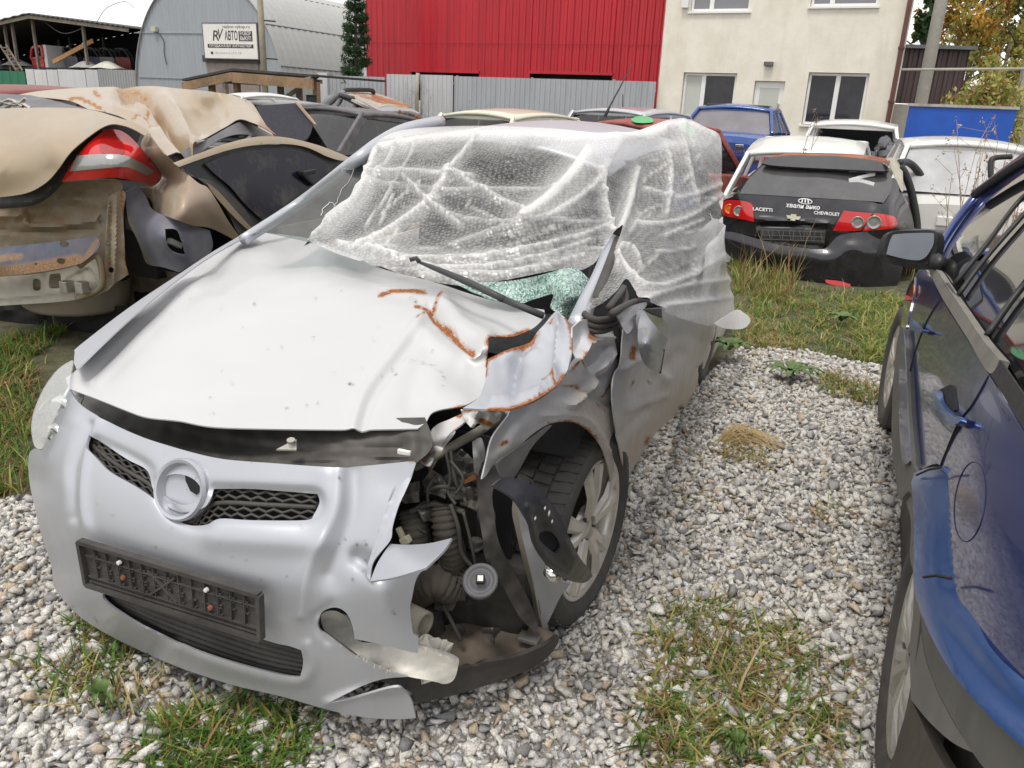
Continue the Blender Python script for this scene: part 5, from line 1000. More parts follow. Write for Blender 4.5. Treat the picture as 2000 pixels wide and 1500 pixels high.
# ---- crumpled near side
s_fu = surf_tps([(953, 701, 'x', .66), (1017, 672, 'x', .68), (1074, 620, 'x', .70), (1107, 623, 'x', .74), (1116, 678, 'x', .84), (1107, 727, 'x', .86), (1044, 782, 'x', .87), (997, 799, 'x', .85), (948, 799, 'x', .80), (904, 796, 'x', .74), (1030, 715, 'x', .74), (990, 745, 'x', .74), (1080, 680, 'x', .77)], H)
panel('fender', [(953, 701, 1), (985, 686), (1017, 672), (1055, 642), (1074, 620), (1087, 606, 1), (1107, 623, 1), (1116, 650), (1117, 680), (1113, 702), (1106, 728), (1085, 755), (1044, 782), (997, 799, 1), (948, 799), (904, 797, 1), (934, 777), (945, 755), (949, 733)], s_fu, SILV, hero, step=6, noise=.003,
    bumps=[([(1070, 645), (1090, 690), (1075, 730)], 16, .016), ([(1020, 690), (1000, 750)], 22, -.015), ([(960, 790), (1040, 775), (1095, 735)], 8, .014), ([(1075, 625), (1080, 650)], 9, -.015), ([(1040, 660), (1015, 700), (1000, 770)], 10, -.022, 1), ([(1085, 622), (1095, 680), (1082, 738)], 6, .02, 1), ([(960, 782), (1040, 768), (1090, 730)], 6, .014, 1), ([(985, 700), (1050, 690)], 8, .012, 1)],
    rust=[([(953, 701), (985, 688), (1017, 674), (1050, 650)], 5.5, 1.3), ([(1107, 623), (1115, 650), (1117, 682)], 3.5, 1.3), ([(997, 799), (1044, 784), (1085, 757), (1105, 732)], 6, 1.35), ([(1062, 741), (1075, 738), (1084, 748)], 4, 1.1), ([(1080, 628), (1072, 632)], 4, 1.), ([(952, 703), (949, 735)], 3, 1.), ([(955, 799), (990, 799)], 4, 1.1)])
panel('fender_skirt', [(1118, 640, 1), (1140, 624), (1168, 628), (1195, 636, 1), (1204, 683), (1206, 713, 1), (1195, 738), (1194, 760), (1195, 805), (1204, 852), (1215, 899), (1220, 965), (1216, 1024, 1), (1194, 994, 1), (1193, 943), (1184, 899), (1168, 864), (1142, 836), (1113, 824), (1074, 828), (1040, 848), (1000, 884), (966, 906), (950, 928), (941, 936, 1), (950, 900), (962, 855), (992, 813, 1), (997, 801, 1), (1044, 786), (1085, 758), (1107, 730), (1117, 690)],
    surf_fn(H, h_side, 1., 9), SILD, hero, step=6, noise=.003, bumps=[([(1150, 655), (1135, 690), (1122, 720)], 8, .03), ([(1160, 660), (1180, 690)], 14, -.03), ([(1195, 690), (1180, 715), (1165, 745)], 10, .025), ([(1130, 640), (1125, 680)], 10, -.02), ([(1000, 860), (1060, 810), (1120, 800), (1180, 850)], 16, .008), ([(1100, 770), (1160, 740)], 14, -.014), ([(960, 880), (1000, 830)], 12, -.015), ([(1140, 728), (1142, 730)], 8, -.02), ([(1122, 700), (1150, 668), (1188, 660)], 7, .025, 1), ([(1150, 690), (1170, 735)], 9, -.026, 1), ([(1194, 690), (1150, 760), (1112, 790)], 7, .018, 1), ([(1130, 760), (1188, 790)], 7, -.012, 1), ([(1060, 812), (1140, 815), (1188, 880)], 6, .008, 1)],
    rust=[([(1130, 688), (1124, 712), (1120, 722)], 4, 1.1), ([(1148, 665), (1155, 650), (1172, 643)], 5, 1.25), ([(1145, 668), (1138, 690)], 4, 1.), ([(1130, 690), (1145, 720)], 2.5, .9), ([(1074, 829), (1113, 823), (1142, 836), (1162, 856)], 3.5, 1.15), ([(990, 862), (978, 870)], 5, 1.1), ([(1204, 690), (1205, 700)], 5, 1.2), ([(1100, 756), (1125, 752), (1140, 765)], 3.5, .85), ([(1195, 745), (1178, 775)], 3, .8), ([(1170, 790), (1180, 800)], 5, .7)], dirt=[([(1140, 790), (1190, 860), (1205, 960)], 40, .8), ([(1000, 880), (1080, 800)], 26, .4)])
M['fold'] = SILV
door = panel('door', [(1222, 606, 1), (1300, 600), (1432, 590, 1), (1431, 640), (1423, 683), (1407, 717), (1383, 750), (1337, 797), (1283, 843), (1250, 893), (1222, 938, 1), (1216, 905), (1205, 850), (1196, 783), (1199, 735), (1212, 706), (1216, 660)],
    surf_fn(H, lambda X: h_side(X) - .02, 1., 9), SILD, hero, step=7, noise=.002, bumps=[([(1215, 700), (1205, 760)], 12, .02), ([(1240, 800), (1290, 770)], 14, -.015), ([(1280, 760), (1320, 700)], 26, .012), ([(1230, 850), (1260, 820)], 12, .015), ([(1225, 640), (1240, 690)], 12, -.02), ([(1218, 725), (1260, 700), (1300, 740)], 9, .014, 1), ([(1240, 765), (1330, 690)], 12, -.012, 1), ([(1225, 800), (1300, 772)], 7, .009, 1), ([(1215, 850), (1260, 800)], 8, -.01, 1)],
    rust=[([(1238, 680), (1232, 700)], 7, 1.15), ([(1238, 742), (1235, 752)], 4, .9), ([(1270, 745), (1272, 750)], 4, .8), ([(1266, 855), (1262, 866)], 6, 1.1), ([(1184, 843), (1190, 850)], 4, .8)], dirt=[([(1230, 900), (1330, 790)], 55, .8), ([(1300, 700), (1400, 690)], 30, .35)])
m = MB(); m.tube(sf_s(np.array([(1205, 640), (1207, 690), (1213, 704), (1198, 735), (1195, 783), (1204, 850), (1214, 900)], float)) + (0, .0, 0), [.012, .014, .012, .008, .008, .01, .008], 6); m.build('door_gap', M['dark'], hero, True)
m = MB()
P = [H.on(1196, 468, 'x', .66), H.on(1170, 540, 'x', .72), H.on(1142, 600, 'x', .74), H.on(1128, 640, 'x', .78)]; m.tube(cr(P, 5), np.linspace(.022, .036, 16), 8); m.build('pillar', SILV, hero, True)
m = MB(); P = [H.on(1207, 470, 'x', .69), H.on(1182, 540, 'x', .75), H.on(1165, 590, 'x', .78)]; m.tube(cr(P, 5), .02, 6)
P = [H.on(1140, 612, 'x', .8), H.on(1165, 625, 'x', .84), H.on(1200, 618, 'x', .86), H.on(1222, 590, 'x', .86), H.on(1218, 562, 'x', .84)]; m.tube(cr(P, 6), .010, 7); m.tube(cr([p + (0, 0, -.018) for p in P], 6), .009, 7); m.tube(cr([p + (0, 0, -.034) for p in P], 6), .008, 7)
P = [H.on(1218, 562, 'x', .84), H.on(1206, 580, 'x', .85), H.on(1190, 600, 'x', .86)]; m.tube(P, .012, 5)
P = [H.on(1195, 612, 'x', .88), H.on(1240, 590, 'x', .9), H.on(1270, 592, 'x', .92)]; m.tube(cr(P, 5), [.011] * 11, 6); m.build('window_seal', M['blackdirty'], hero, True)
panel('crumpled_trim', [(1203, 612, 1), (1225, 600), (1262, 590), (1258, 604), (1240, 616), (1236, 640), (1225, 652), (1214, 636)], surf_tps([(1203, 612, 'x', .88), (1262, 592, 'x', .93), (1225, 650, 'x', .93), (1225, 615, 'x', .91)], H), M['greyplastic'], hero, step=4, noise=.015)
# hanging mirror
s_mi = surf_tps([(1257, 603, 'x', .95), (1247, 640, 'x', .97), (1253, 700, 'x', 1.0), (1288, 727, 'x', 1.0), (1303, 667, 'x', .97), (1297, 683, 'x', .98), (1265, 660, 'x', 1.03), (1280, 690, 'x', 1.04)], H)
mir = panel('mirror', [(1256, 602, 1), (1247, 632), (1246, 667), (1253, 700), (1267, 719), (1289, 728, 1), (1297, 685), (1304, 666, 1), (1290, 648), (1270, 624)], s_mi, plain('mirror_shell', (.28, .29, .31), .35, .4, var=.2, sc=12, bump=.05), hero, step=5, thick=.02)
panel('mirror_glass', [(1257, 603, 1), (1293, 602, 1), (1294, 622), (1304, 634), (1304, 664, 1), (1290, 648), (1270, 622)], surf_tps([(1257, 603, 'x', .95), (1293, 602, 'x', .90), (1304, 634, 'x', .90), (1304, 664, 'x', .965), (1275, 630, 'x', .94)], H), M['wglass2'], mir, step=6, thick=.01)
panel('mirror_lining', [(1258, 604, 1), (1293, 602, 1), (1293, 621, 1), (1275, 612)], surf_tps([(1258, 604, 'x', .955), (1293, 602, 'x', .91), (1293, 621, 'x', .91), (1275, 612, 'x', .94)], H), M['black'], mir, step=6)
m = MB(); m.tube([s_mi(np.array([(1296, 684.)]))[0], s_mi(np.array([(1289, 727.)]))[0]], .005, 5); m.build('mirror_seam', M['dark'], mir)
# black strap behind the door
m = MB(); P = [H.on(1398, 735, 'x', .9), H.on(1404, 770, 'x', .92), H.on(1407, 824, 'x', .92)]; m.tube(P, [.012, .014, .015], 6); P2 = onz(1393, 850); m.tube([P[2], P2 + (0, 0, .05), P2 + (-.02, -.06, .01)], .006, 5); m.build('hanging_strap', M['black'], hero, True)
# ---- wheel
def wheel(c, ax, parent, R=.316, wd=.20, rr=.222, spokes=5, fr_up=(0, 0, 1), tread=True, rim_mat=None, name='wheel', double=True):
    """tyre and alloy rim; ax points outwards"""
    ax = np.array(ax, float) / np.linalg.norm(ax); c = np.array(c, float); u = np.cross(ax, (0, 0, 1.)); u /= np.linalg.norm(u); v = np.cross(u, ax); h = wd / 2
    m = MB(); m.lathe([(-h * .7, rr), (-h * .95, rr + .02), (-h, R - .04), (-h * .9, R - .012), (-h * .7, R - .002), (h * .7, R - .002), (h * .9, R - .012), (h, R - .045), (h * .97, rr + .03), (h * .82, rr + .004), (h * .7, rr - .004)], c, ax, 56)
    w = m.build(name, M['rubber'], parent, True)
    if tread:
        m = MB(); n = 58
        for i in range(n):
            for k, (a0, a1) in enumerate(((-.82, -.34), (-.26, .26), (.34, .88))):
                t0 = 6.283 * (i + (.5 if k == 1 else 0)) / n; t1 = t0 + 6.283 / n * .68; sl = .035 * (0 if k == 1 else (1 if k == 2 else -1)); V = []
                for a in (a0, a1):
                    for t in (t0, t1):
                        tt = t + (sl if a == a1 else 0)
                        for r in (R - .008, R + .007 - (.010 if abs(a) > .8 else 0)): V.append(c + ax * a * h + r * (math.cos(tt) * u + math.sin(tt) * v))
                m.add(V, [(0, 1, 3, 2), (4, 6, 7, 5), (0, 4, 5, 1), (2, 3, 7, 6), (1, 5, 7, 3)])
        m.build('tread', M['rubber'], w)
    rm = rim_mat or M['alloy']; m = MB(); m.lathe([(h * .72, rr - .002), (h * .80, rr + .004), (h * .84, rr), (h * .8, rr - .012), (h * .55, rr - .022), (-h * .6, rr - .03)], c, ax, 48); rim = m.build('rim', rm, w, True)
    m = MB(); m.lathe([(-.2 * h, rr - .03), (-.2 * h, .001)], c, ax, 32); m.build('brake_drum', M['dark'], rim)
    m = MB()
    for i in range(spokes):
        a0 = 6.283 * i / spokes + .3
        for da in ((-.17, .17) if double else (0,)):
            a = a0 + da; d = math.cos(a) * u + math.sin(a) * v; d2 = math.cos(a0 + da * 1.25) * u + math.sin(a0 + da * 1.25) * v; s = np.cross(ax, d); w0, w1 = (.016, .025) if double else (.03, .045); V = []
            for q, dd, ww, hh in ((.03, d, w0 * 1.1, .60), (.5, d, w0, .72), (1., d2, w1, .66)):
                P = c + dd * (.035 + (rr - .05) * q); V += [P + ax * h * hh - s * ww, P + ax * (h * hh + .012) - s * ww * .5, P + ax * (h * hh + .012) + s * ww * .5, P + ax * h * hh + s * ww]
            Fc = []
            for k in (0, 4): Fc += [(k + i_, k + i_ + 1, k + 5 + i_, k + 4 + i_) for i_ in range(3)]
            m.add(V, Fc)
    m.build('spokes', rm, rim, solid=.012)
    m = MB(); m.lathe([(h * .45, .07), (h * .6, .066), (h * .68, .05), (h * .62, .034), (h * .70, .03), (h * .72, .0)], c, ax, 24); hub = m.build('hub', rm, rim, True)
    for i in range(5):
        m = MB(); a = 6.283 * (i + .5) / 5 + .3; m.lathe([(h * .5, .010), (h * .72, .009), (h * .73, 0)], c + (math.cos(a) * u + math.sin(a) * v) * .05, ax, 8); m.build('wheel_bolt', M['blackdirty'], rim)
    return w
wax = H.L + H.F * .12
wheel(H.w((.775, -.015, .312))[0], wax, hero, rr=.232)
wheel(H.w((-.76, 0, .312))[0], -H.L, hero, tread=False); wheel(H.w((.76, -2.62, .312))[0], H.L, hero, tread=False); wheel(H.w((-.76, -2.62, .312))[0], -H.L, hero, tread=False)
# wheel housing, dark inside of the engine bay
m = MB()
m.grid([[H.w((x, .40 * math.cos(a), .31 + .40 * math.sin(a)))[0] for x in (.35, .60, .84)] for a in np.linspace(1.0, 3.3, 16)]); m.build('wheel_housing', M['dark'], hero, True, solid=.006)
m = MB(); m.grid([[H.w((x, .36 - .05 * (z - .3), z))[0] for x in np.linspace(-.75, .72, 8)] for z in (.14, .4, .6, .72)]); m.grid([[H.w((x, y, .13))[0] for x in (-.7, .45)] for y in (.36, .55, .68)]); m.build('bay_wall', M['dark'], hero, solid=.01)
D = M['blackdirty']
panel('wheel_liner', [(942, 905, 1), (965, 890), (990, 905), (978, 935), (962, 960), (966, 1010), (975, 1060), (1000, 1110), (1030, 1165), (1050, 1215), (1046, 1235, 1), (1015, 1205), (985, 1150), (950, 1080), (935, 1000), (934, 950)], surf_tps([(942, 905, 'y', .46), (990, 905, 'y', .42), (962, 960, 'y', .46), (935, 1000, 'y', .50), (1000, 1110, 'y', .46), (1046, 1235, 'y', .44), (960, 1060, 'y', .53)], H), D, hero, step=6, noise=.006, thick=.01)
panel('liner_arch', [(970, 905, 1), (992, 888), (1030, 862), (1074, 832), (1072, 838), (1040, 872), (1010, 925), (994, 935), (980, 930)], surf_tps([(970, 905, 'x', .80), (1074, 832, 'x', .84), (1010, 925, 'x', .82), (1030, 862, 'x', .83)], H), plain('liner_grey', (.16, .155, .15), .8), hero, step=6, noise=.004, thick=.006)
# fender strip torn loose and fog lamp bezel
panel('fender_strip', [(1008, 972, 1), (1012, 1000), (1018, 1040), (1030, 1090), (1042, 1140), (1052, 1195), (1062, 1232, 1), (1078, 1200), (1095, 1165), (1115, 1140, 1), (1098, 1134), (1070, 1112), (1052, 1072), (1040, 1025), (1025, 990)], surf_tps([(1008, 972, 'x', .86), (1018, 1040, 'x', .85), (1042, 1140, 'x', .83), (1062, 1232, 'x', .82), (1115, 1140, 'x', .90), (1052, 1072, 'x', .89), (1040, 1025, 'x', .88)], H), SILV, hero, step=6, bumps=[([(1030, 1040), (1050, 1120), (1075, 1180)], 12, -.012)])
panel('fender_lining', [(1003, 968, 1), (1009, 972), (1013, 1005), (1020, 1045), (1032, 1092), (1044, 1142), (1054, 1197), (1058, 1232, 1), (1046, 1225), (1038, 1160), (1022, 1100), (1008, 1040), (1000, 1000)], surf_tps([(1003, 968, 'x', .84), (1018, 1040, 'x', .84), (1042, 1140, 'x', .82), (1058, 1232, 'x', .81), (1008, 1040, 'x', .81)], H), plain('dusty_lining', (.25, .22, .18), .9), hero, step=6)
FBZ = [(962, 948, 1), (985, 932), (1015, 936), (1045, 952), (1075, 980), (1095, 1010), (1110, 1045), (1130, 1085), (1150, 1112), (1158, 1125, 1), (1142, 1138), (1115, 1135), (1085, 1120), (1060, 1095), (1042, 1060), (1030, 1020), (1005, 975)]
s_fb = surf_tps([(962, 948, 'x', .86), (1015, 936, 'x', .885), (1075, 980, 'x', .93), (1110, 1045, 'x', .955), (1158, 1125, 'x', .94), (1085, 1120, 'x', .935), (1042, 1060, 'x', .92), (1005, 975, 'x', .895), (1070, 1050, 'x', .925), (1120, 1110, 'x', .955), (1040, 1010, 'x', .92)], H)
fb = panel('fog_lamp_bezel', FBZ, s_fb, plain('scuffed_black', (.03, .03, .036), .4, var=.4, sc=30), hero, holes=[[(1056, 1040), (1075, 1038), (1090, 1055), (1094, 1072), (1085, 1080), (1068, 1068), (1054, 1054)]], step=5, thick=.006, bumps=[([(1032, 990), (1048, 1050), (1075, 1098), (1120, 1128)], 6, .014), ([(1065, 985), (1100, 1050), (1125, 1095)], 5, .010), ([(1045, 1000), (1060, 1020)], 12, -.02)])
for u, v in ((1062, 992), (1070, 1002), (1076, 1018), (1043, 1012)):
    m = MB(); c = s_fb(np.array([(u, v)], float))[0] + (CC - s_fb(np.array([(u, v)], float))[0]) * .012; m.lathe([(0, .0), (.003, .008 * RNG.uniform(.5, 1.)), (.005, 0)], c, H.L, 6); m.build('plaster_spot', M['white'], fb)
m = MB(); c = H.on(1075, 1115, 'x', .90); m.lathe([(0, .02), (.03, .016), (.032, 0)], c, H.L + H.F, 12); m.build('bulb_socket', M['chrome'], fb, True)
panel('bezel_back', [(1048, 1030), (1080, 1030), (1100, 1058), (1102, 1082), (1085, 1092), (1062, 1078), (1046, 1055)], lambda p: s_fb(p) - (CC - s_fb(p)) * .016, M['dark'], fb, step=6)
jag = paint('torn_steel', (.16, .155, .15), .4, .6, 0, .5, dustcol=(.20, .17, .14), rustall=.35)
# hoses
def hose(P, r, mat, name='hose', corr=.12, n=None, N=12, parent=hero):
    L = cr(P, 16); k = len(L); rr = r * (1 + corr * np.where(np.arange(k) % 3 == 0, 1, -.4)); m = MB(); m.tube(L, rr, N); return m.build(name, mat, parent, True)
hm = plain('dusty_hose', (.075, .066, .055), .8, var=.5, sc=20)
Y = lambda u, v, y: H.on(u, v, 'y', y)
hose([Y(805, 995, .5), Y(812, 1040, .52), Y(815, 1085, .5)], .036, hm); hose([Y(865, 985, .5), Y(872, 1040, .52), Y(885, 1090, .5), Y(870, 1130, .47)], .034, hm)
hose([Y(815, 1155, .5), Y(850, 1135, .53), Y(885, 1145, .5), Y(905, 1110, .46)], .045, hm); hose([Y(840, 1190, .46), Y(850, 1230, .46), Y(870, 1270, .46)], .03, D, corr=.05)
for P, r in (([(870, 880), (880, 930), (875, 960), (890, 985)], .006), ([(880, 880), (890, 940), (905, 970), (912, 985)], .006), ([(800, 1000), (840, 985), (875, 990), (905, 1000)], .010), ([(880, 985), (895, 1030), (902, 1080), (925, 1110)], .008), ([(905, 1000), (920, 1060), (930, 1108)], .006), ([(790, 1010), (815, 1030), (830, 1040)], .004), ([(880, 900), (905, 935), (890, 965)], .005), ([(865, 1180), (890, 1230), (900, 1250)], .008), ([(830, 960), (860, 950), (890, 955)], .007), ([(840, 1010), (835, 960), (850, 930)], .006)):
    m = MB(); m.tube(cr([Y(u, v, .53 + RNG.uniform(-.02, .02)) for u, v in P], 6), r * .75, 6); m.build('cable', plain('dusty_cable', (.075, .07, .06), .8), hero, True)
m = MB()                                                            # brackets and a crumpled lamp carrier
m.bar(Y(905, 940, .47), Y(930, 930, .46), .02, .008)
m.build('bracket', M['rusty'], hero)
for u, v, r, y in ((890, 945, 34, .48), (920, 975, 26, .46), (850, 950, 30, .52), (835, 1000, 26, .53), (800, 960, 26, .54), (905, 905, 24, .45), (870, 1180, 30, .46), (895, 1240, 26, .44), (840, 1255, 28, .48), (930, 1060, 24, .44), (815, 1200, 24, .56), (960, 1240, 24, .42)):
    n_ = 7; o_ = [(u + r * RNG.uniform(.45, 1.15) * math.cos(6.283 * q / n_), v + r * RNG.uniform(.45, 1.15) * math.sin(6.283 * q / n_), 1) for q in range(n_)]
    panel('torn_bracket', o_, surf_tps([(u - r, v, 'y', y + .02), (u + r, v, 'y', y - .03), (u, v - r, 'y', y - .02), (u, v + r, 'y', y + .03)], H), jag, hero, step=5, noise=.016, rnd=False, bumps=[([(u - r, v + RNG.uniform(-9, 9)), (u + r, v)], 6, RNG.choice([-.02, .02])), ([(u, v - r), (u + 5, v + r)], 5, RNG.choice([-.015, .02]))])
m = MB(); P = [Y(810, 912, .55), Y(860, 885, .53), Y(930, 845, .46), Y(985, 810, .44)]; L = cr(P, 6); m.tube(L, .012, 6); m.build('lamp_carrier_bar', plain('dusty_bar', (.17, .155, .13), .75), hero, True)
panel('lamp_carrier', [(818, 900, 1), (830, 860), (850, 832), (880, 818), (905, 806, 1), (912, 820), (880, 845), (855, 880), (838, 910)], surf_tps([(818, 900, 'y', .56), (850, 832, 'y', .50), (905, 806, 'y', .46), (855, 880, 'y', .53), (880, 840, 'y', .53)], H), SILD, hero, step=5, noise=.010, rust=[([(830, 900), (838, 880)], 6, 1.2), ([(895, 812), (905, 806)], 6, 1.2)])
panel('crushed_panel', [(900, 802, 1), (950, 800), (990, 802), (985, 815), (965, 828), (950, 840), (935, 826), (922, 836), (910, 822)], surf_tps([(900, 802, 'y', .50), (990, 802, 'y', .42), (950, 840, 'y', .48), (930, 815, 'y', .52)], H), SILD, hero, step=4, noise=.02, rust=[([(940, 822), (960, 830)], 7, 1.3), ([(905, 800), (980, 801)], 4, 1.2)])
panel('inner_strut', [(922, 862, 1), (940, 856), (948, 890), (940, 930), (926, 922, 1), (924, 890)], surf_tps([(922, 862, 'y', .46), (940, 856, 'y', .46), (948, 890, 'y', .45), (926, 922, 'y', .46), (934, 890, 'y', .48)], H), plain('pale_strut', (.40, .40, .39), .6), hero, step=5)
panel('inner_strut', [(828, 870, 1), (858, 850), (890, 842), (870, 870), (850, 905), (838, 925, 1)], surf_tps([(828, 870, 'y', .52), (890, 842, 'y', .46), (838, 925, 'y', .52), (858, 872, 'y', .53)], H), SILD, hero, step=5, noise=.006, rust=[([(832, 922), (842, 905)], 6, 1.2)])
m = MB(); q = Y(822, 1095, .55); m.bar(Y(778, 1030, .56), Y(795, 1068, .56), .014); m.bar(Y(785, 1058, .57), Y(800, 1052, .57), .02); m.build('connector', plain('cream_plastic', (.62, .58, .44), .6), hero, bevel=.003)
# horn / fog lamp hanging on its cable
hc = Y(938, 1134, .60); hd = (CC - hc); hd /= np.linalg.norm(hd); hd = hd + np.array([0, 0, .25]); hd /= np.linalg.norm(hd)
m = MB(); m.lathe([(-.07, .02), (-.065, .040), (-.02, .044), (-.005, .046), (.0, .047), (.006, .044), (.006, .036), (.002, .034), (.002, .026), (.006, .024), (.006, .001)], hc, hd, 36, u=H.L); hn = m.build('fog_lamp_body', M['greyplastic'], hero, True)
m = MB(); m.bar(hc + hd * .004, hc + hd * .03, .022, .022); m.build('plug_socket', M['black'], hn, bevel=.003); m = MB(); m.bar(hc + hd * .03, hc + hd * .034, .014, .014); m.build('plug_face', M['white'], hn)
# bottom tray, towing tube, white foam absorber
panel('undertray', [(740, 1330, 1), (800, 1322), (900, 1300), (1000, 1285), (1060, 1262), (1089, 1240, 1), (1090, 1256), (1060, 1292), (1000, 1322), (930, 1345), (870, 1362), (812, 1374, 1), (800, 1350)], surf_tps([(740, 1330, 'z', .20), (812, 1374, 'z', .12), (900, 1300, 'z', .18), (1000, 1285, 'z', .17), (1089, 1242, 'z', .15), (1000, 1322, 'z', .10), (900, 1352, 'z', .10), (1060, 1290, 'z', .11), (1060, 1262, 'z', .165)], H), plain('scuffed_tray', (.06, .055, .05), .65, var=.5, sc=40, bump=.3), hero, step=7, thick=.012, bumps=[([(800, 1325), (940, 1298), (1075, 1255)], 6, .012)])
panel('tray_floor', [(720, 1300, 1), (830, 1230), (960, 1215), (1045, 1222), (1089, 1240, 1), (1060, 1262), (1000, 1285), (900, 1300), (800, 1324, 1)], surf_tps([(720, 1300, 'z', .15), (830, 1230, 'z', .15), (1045, 1222, 'z', .15), (1089, 1240, 'z', .15), (900, 1300, 'z', .14), (800, 1324, 'z', .14)], H), plain('tray_dust', (.16, .13, .10), .9, var=.5, sc=15), hero, step=8, noise=.006, rust=[([(960, 1258), (1005, 1245)], 10, 1.1)])
m = MB(); q = H.l(H.on(1040, 1252, 'z', .17))[0]; m.box(q - (.04, .02, .0), q + (.02, .02, .014), H); m.build('tray_bracket', jag, hero, bevel=.003)
tc_ = Y(812, 1212, .66); m = MB(); ax = H.L * .9 + H.F * .2; m.lathe([(-.06, .034), (.03, .034), (.03, .027), (-.05, .027)], tc_, ax, 20); m.build('crash_tube', plain('tube_grey', (.36, .33, .27), .6), hero, True, solid=.003)
foam = plain('white_foam', (.80, .77, .69), .85, var=.15, sc=60, bump=.5)
s_fo = surf_tps([(640, 1205, 'y', .70), (690, 1250, 'y', .74), (760, 1265, 'y', .74), (820, 1268, 'y', .73), (893, 1286, 'y', .66), (888, 1325, 'y', .68), (850, 1334, 'y', .73), (760, 1310, 'y', .77), (690, 1275, 'y', .77)], H)
panel('foam_absorber', [(628, 1200), (655, 1193), (682, 1212), (697, 1250), (740, 1256), (790, 1262), (816, 1260), (860, 1270), (894, 1284), (894, 1305), (886, 1328), (868, 1336), (845, 1330), (800, 1322), (760, 1308), (715, 1290), (685, 1268), (650, 1243), (632, 1228)], s_fo, foam, hero, step=6, thick=.05, noise=.004, bumps=[([(820, 1264), (890, 1290)], 6, .016), ([(825, 1285), (880, 1300)], 10, -.012), ([(690, 1280), (760, 1312)], 5, -.01)], rust=[([(712, 1278), (722, 1284)], 4, 1.0)])
m = MB()
for i in range(9):
    u = RNG.uniform(655, 770); v = 1254 + (u - 655) * .50 + RNG.normal(0, 3); q = sf_b(np.array([(u, v), (u - 2 + RNG.normal(0, 2), v + RNG.uniform(3, 10))], float)); q += (CC - q) * .006; m.bar(q[0], q[1], .0011)
m.build('torn_fibres', M['white'], bumper)
# engine bay clutter behind, so the hole has depth
for (u, v, y, sx, sz_) in ((830, 930, .40, .10, .08), (900, 1000, .38, .07, .12), (850, 1210, .40, .12, .10), (960, 1180, .39, .10, .14), (800, 1120, .42, .1, .06)):
    q = H.l(Y(u, v, y))[0]; m = MB(); m.box(q - (sx, .08, sz_), q + (sx, .0, sz_), H); m.build('engine_part', plain('greasy_block', (.04, .036, .032), .8, var=.6, sc=25, bump=.5), hero, bevel=.02)
m = MB(); q = Y(1216, 1000, .0); m.add([H.w((.84, -.30, .52))[0], H.w((.66, -.36, .52))[0], H.w((.66, -.40, .16))[0], H.w((.865, -.40, .16))[0]], [(0, 1, 2, 3)]); m.build('mud_flap', D, hero, solid=.008)

# ---- bubble wrap draped over the car
def bubble():
    k = NT('bubble_wrap'); v = k.n('TexVoronoi', Scale=72.); v.inputs['Randomness'].default_value = .45; mpg = k.n('Mapping'); mpg.inputs['Rotation'].default_value = (.5, .35, .6); k.set(mpg.inputs[0], k.co); k.set(v.inputs['Vector'], mpg.outputs[0]); f = k.attr('fold'); n = k.noise(5, 6, .65); n2 = k.noise(30, 4)
    cell = k.ramp(v.outputs[0], (.25, .0), (.62, 1.)); op = k.math('ADD', k.math('MULTIPLY', k.math('SUBTRACT', 1.0, cell), .17), k.math('MULTIPLY', k.ramp(n, (.36, 0.), (.66, 1.)), .12)); op = k.math('ADD', op, f.outputs['Fac']); op = k.math('ADD', op, .06)
    op = k.math('MINIMUM', k.math('ADD', op, .02), .97)
    b = k.n('Bump', Strength=.45, Distance=.004); k.set(b.inputs['Height'], k.math('ADD', v.outputs[0], k.math('MULTIPLY', n2, .6)))
    d = k.n('BsdfDiffuse'); d.inputs[0].default_value = (.93, .92, .91, 1); k.set(d.inputs['Normal'], b.outputs[0])
    tr = k.n('BsdfTranslucent'); tr.inputs[0].default_value = (.92, .92, .92, 1); g = k.n('BsdfGlossy'); g.inputs['Roughness'].default_value = .28; k.set(g.inputs['Normal'], b.outputs[0])
    m1 = k.n('MixShader'); m1.inputs[0].default_value = .35; m2 = k.n('MixShader'); m2.inputs[0].default_value = .10; m3 = k.n('MixShader'); t = k.n('BsdfTransparent')
    L = k.t.links.new; L(d.outputs[0], m1.inputs[1]); L(tr.outputs[0], m1.inputs[2]); L(m1.outputs[0], m2.inputs[1]); L(g.outputs[0], m2.inputs[2]); k.set(m3.inputs[0], op); L(t.outputs[0], m3.inputs[1]); L(m2.outputs[0], m3.inputs[2]); L(m3.outputs[0], k.out.inputs[0]); return k.m
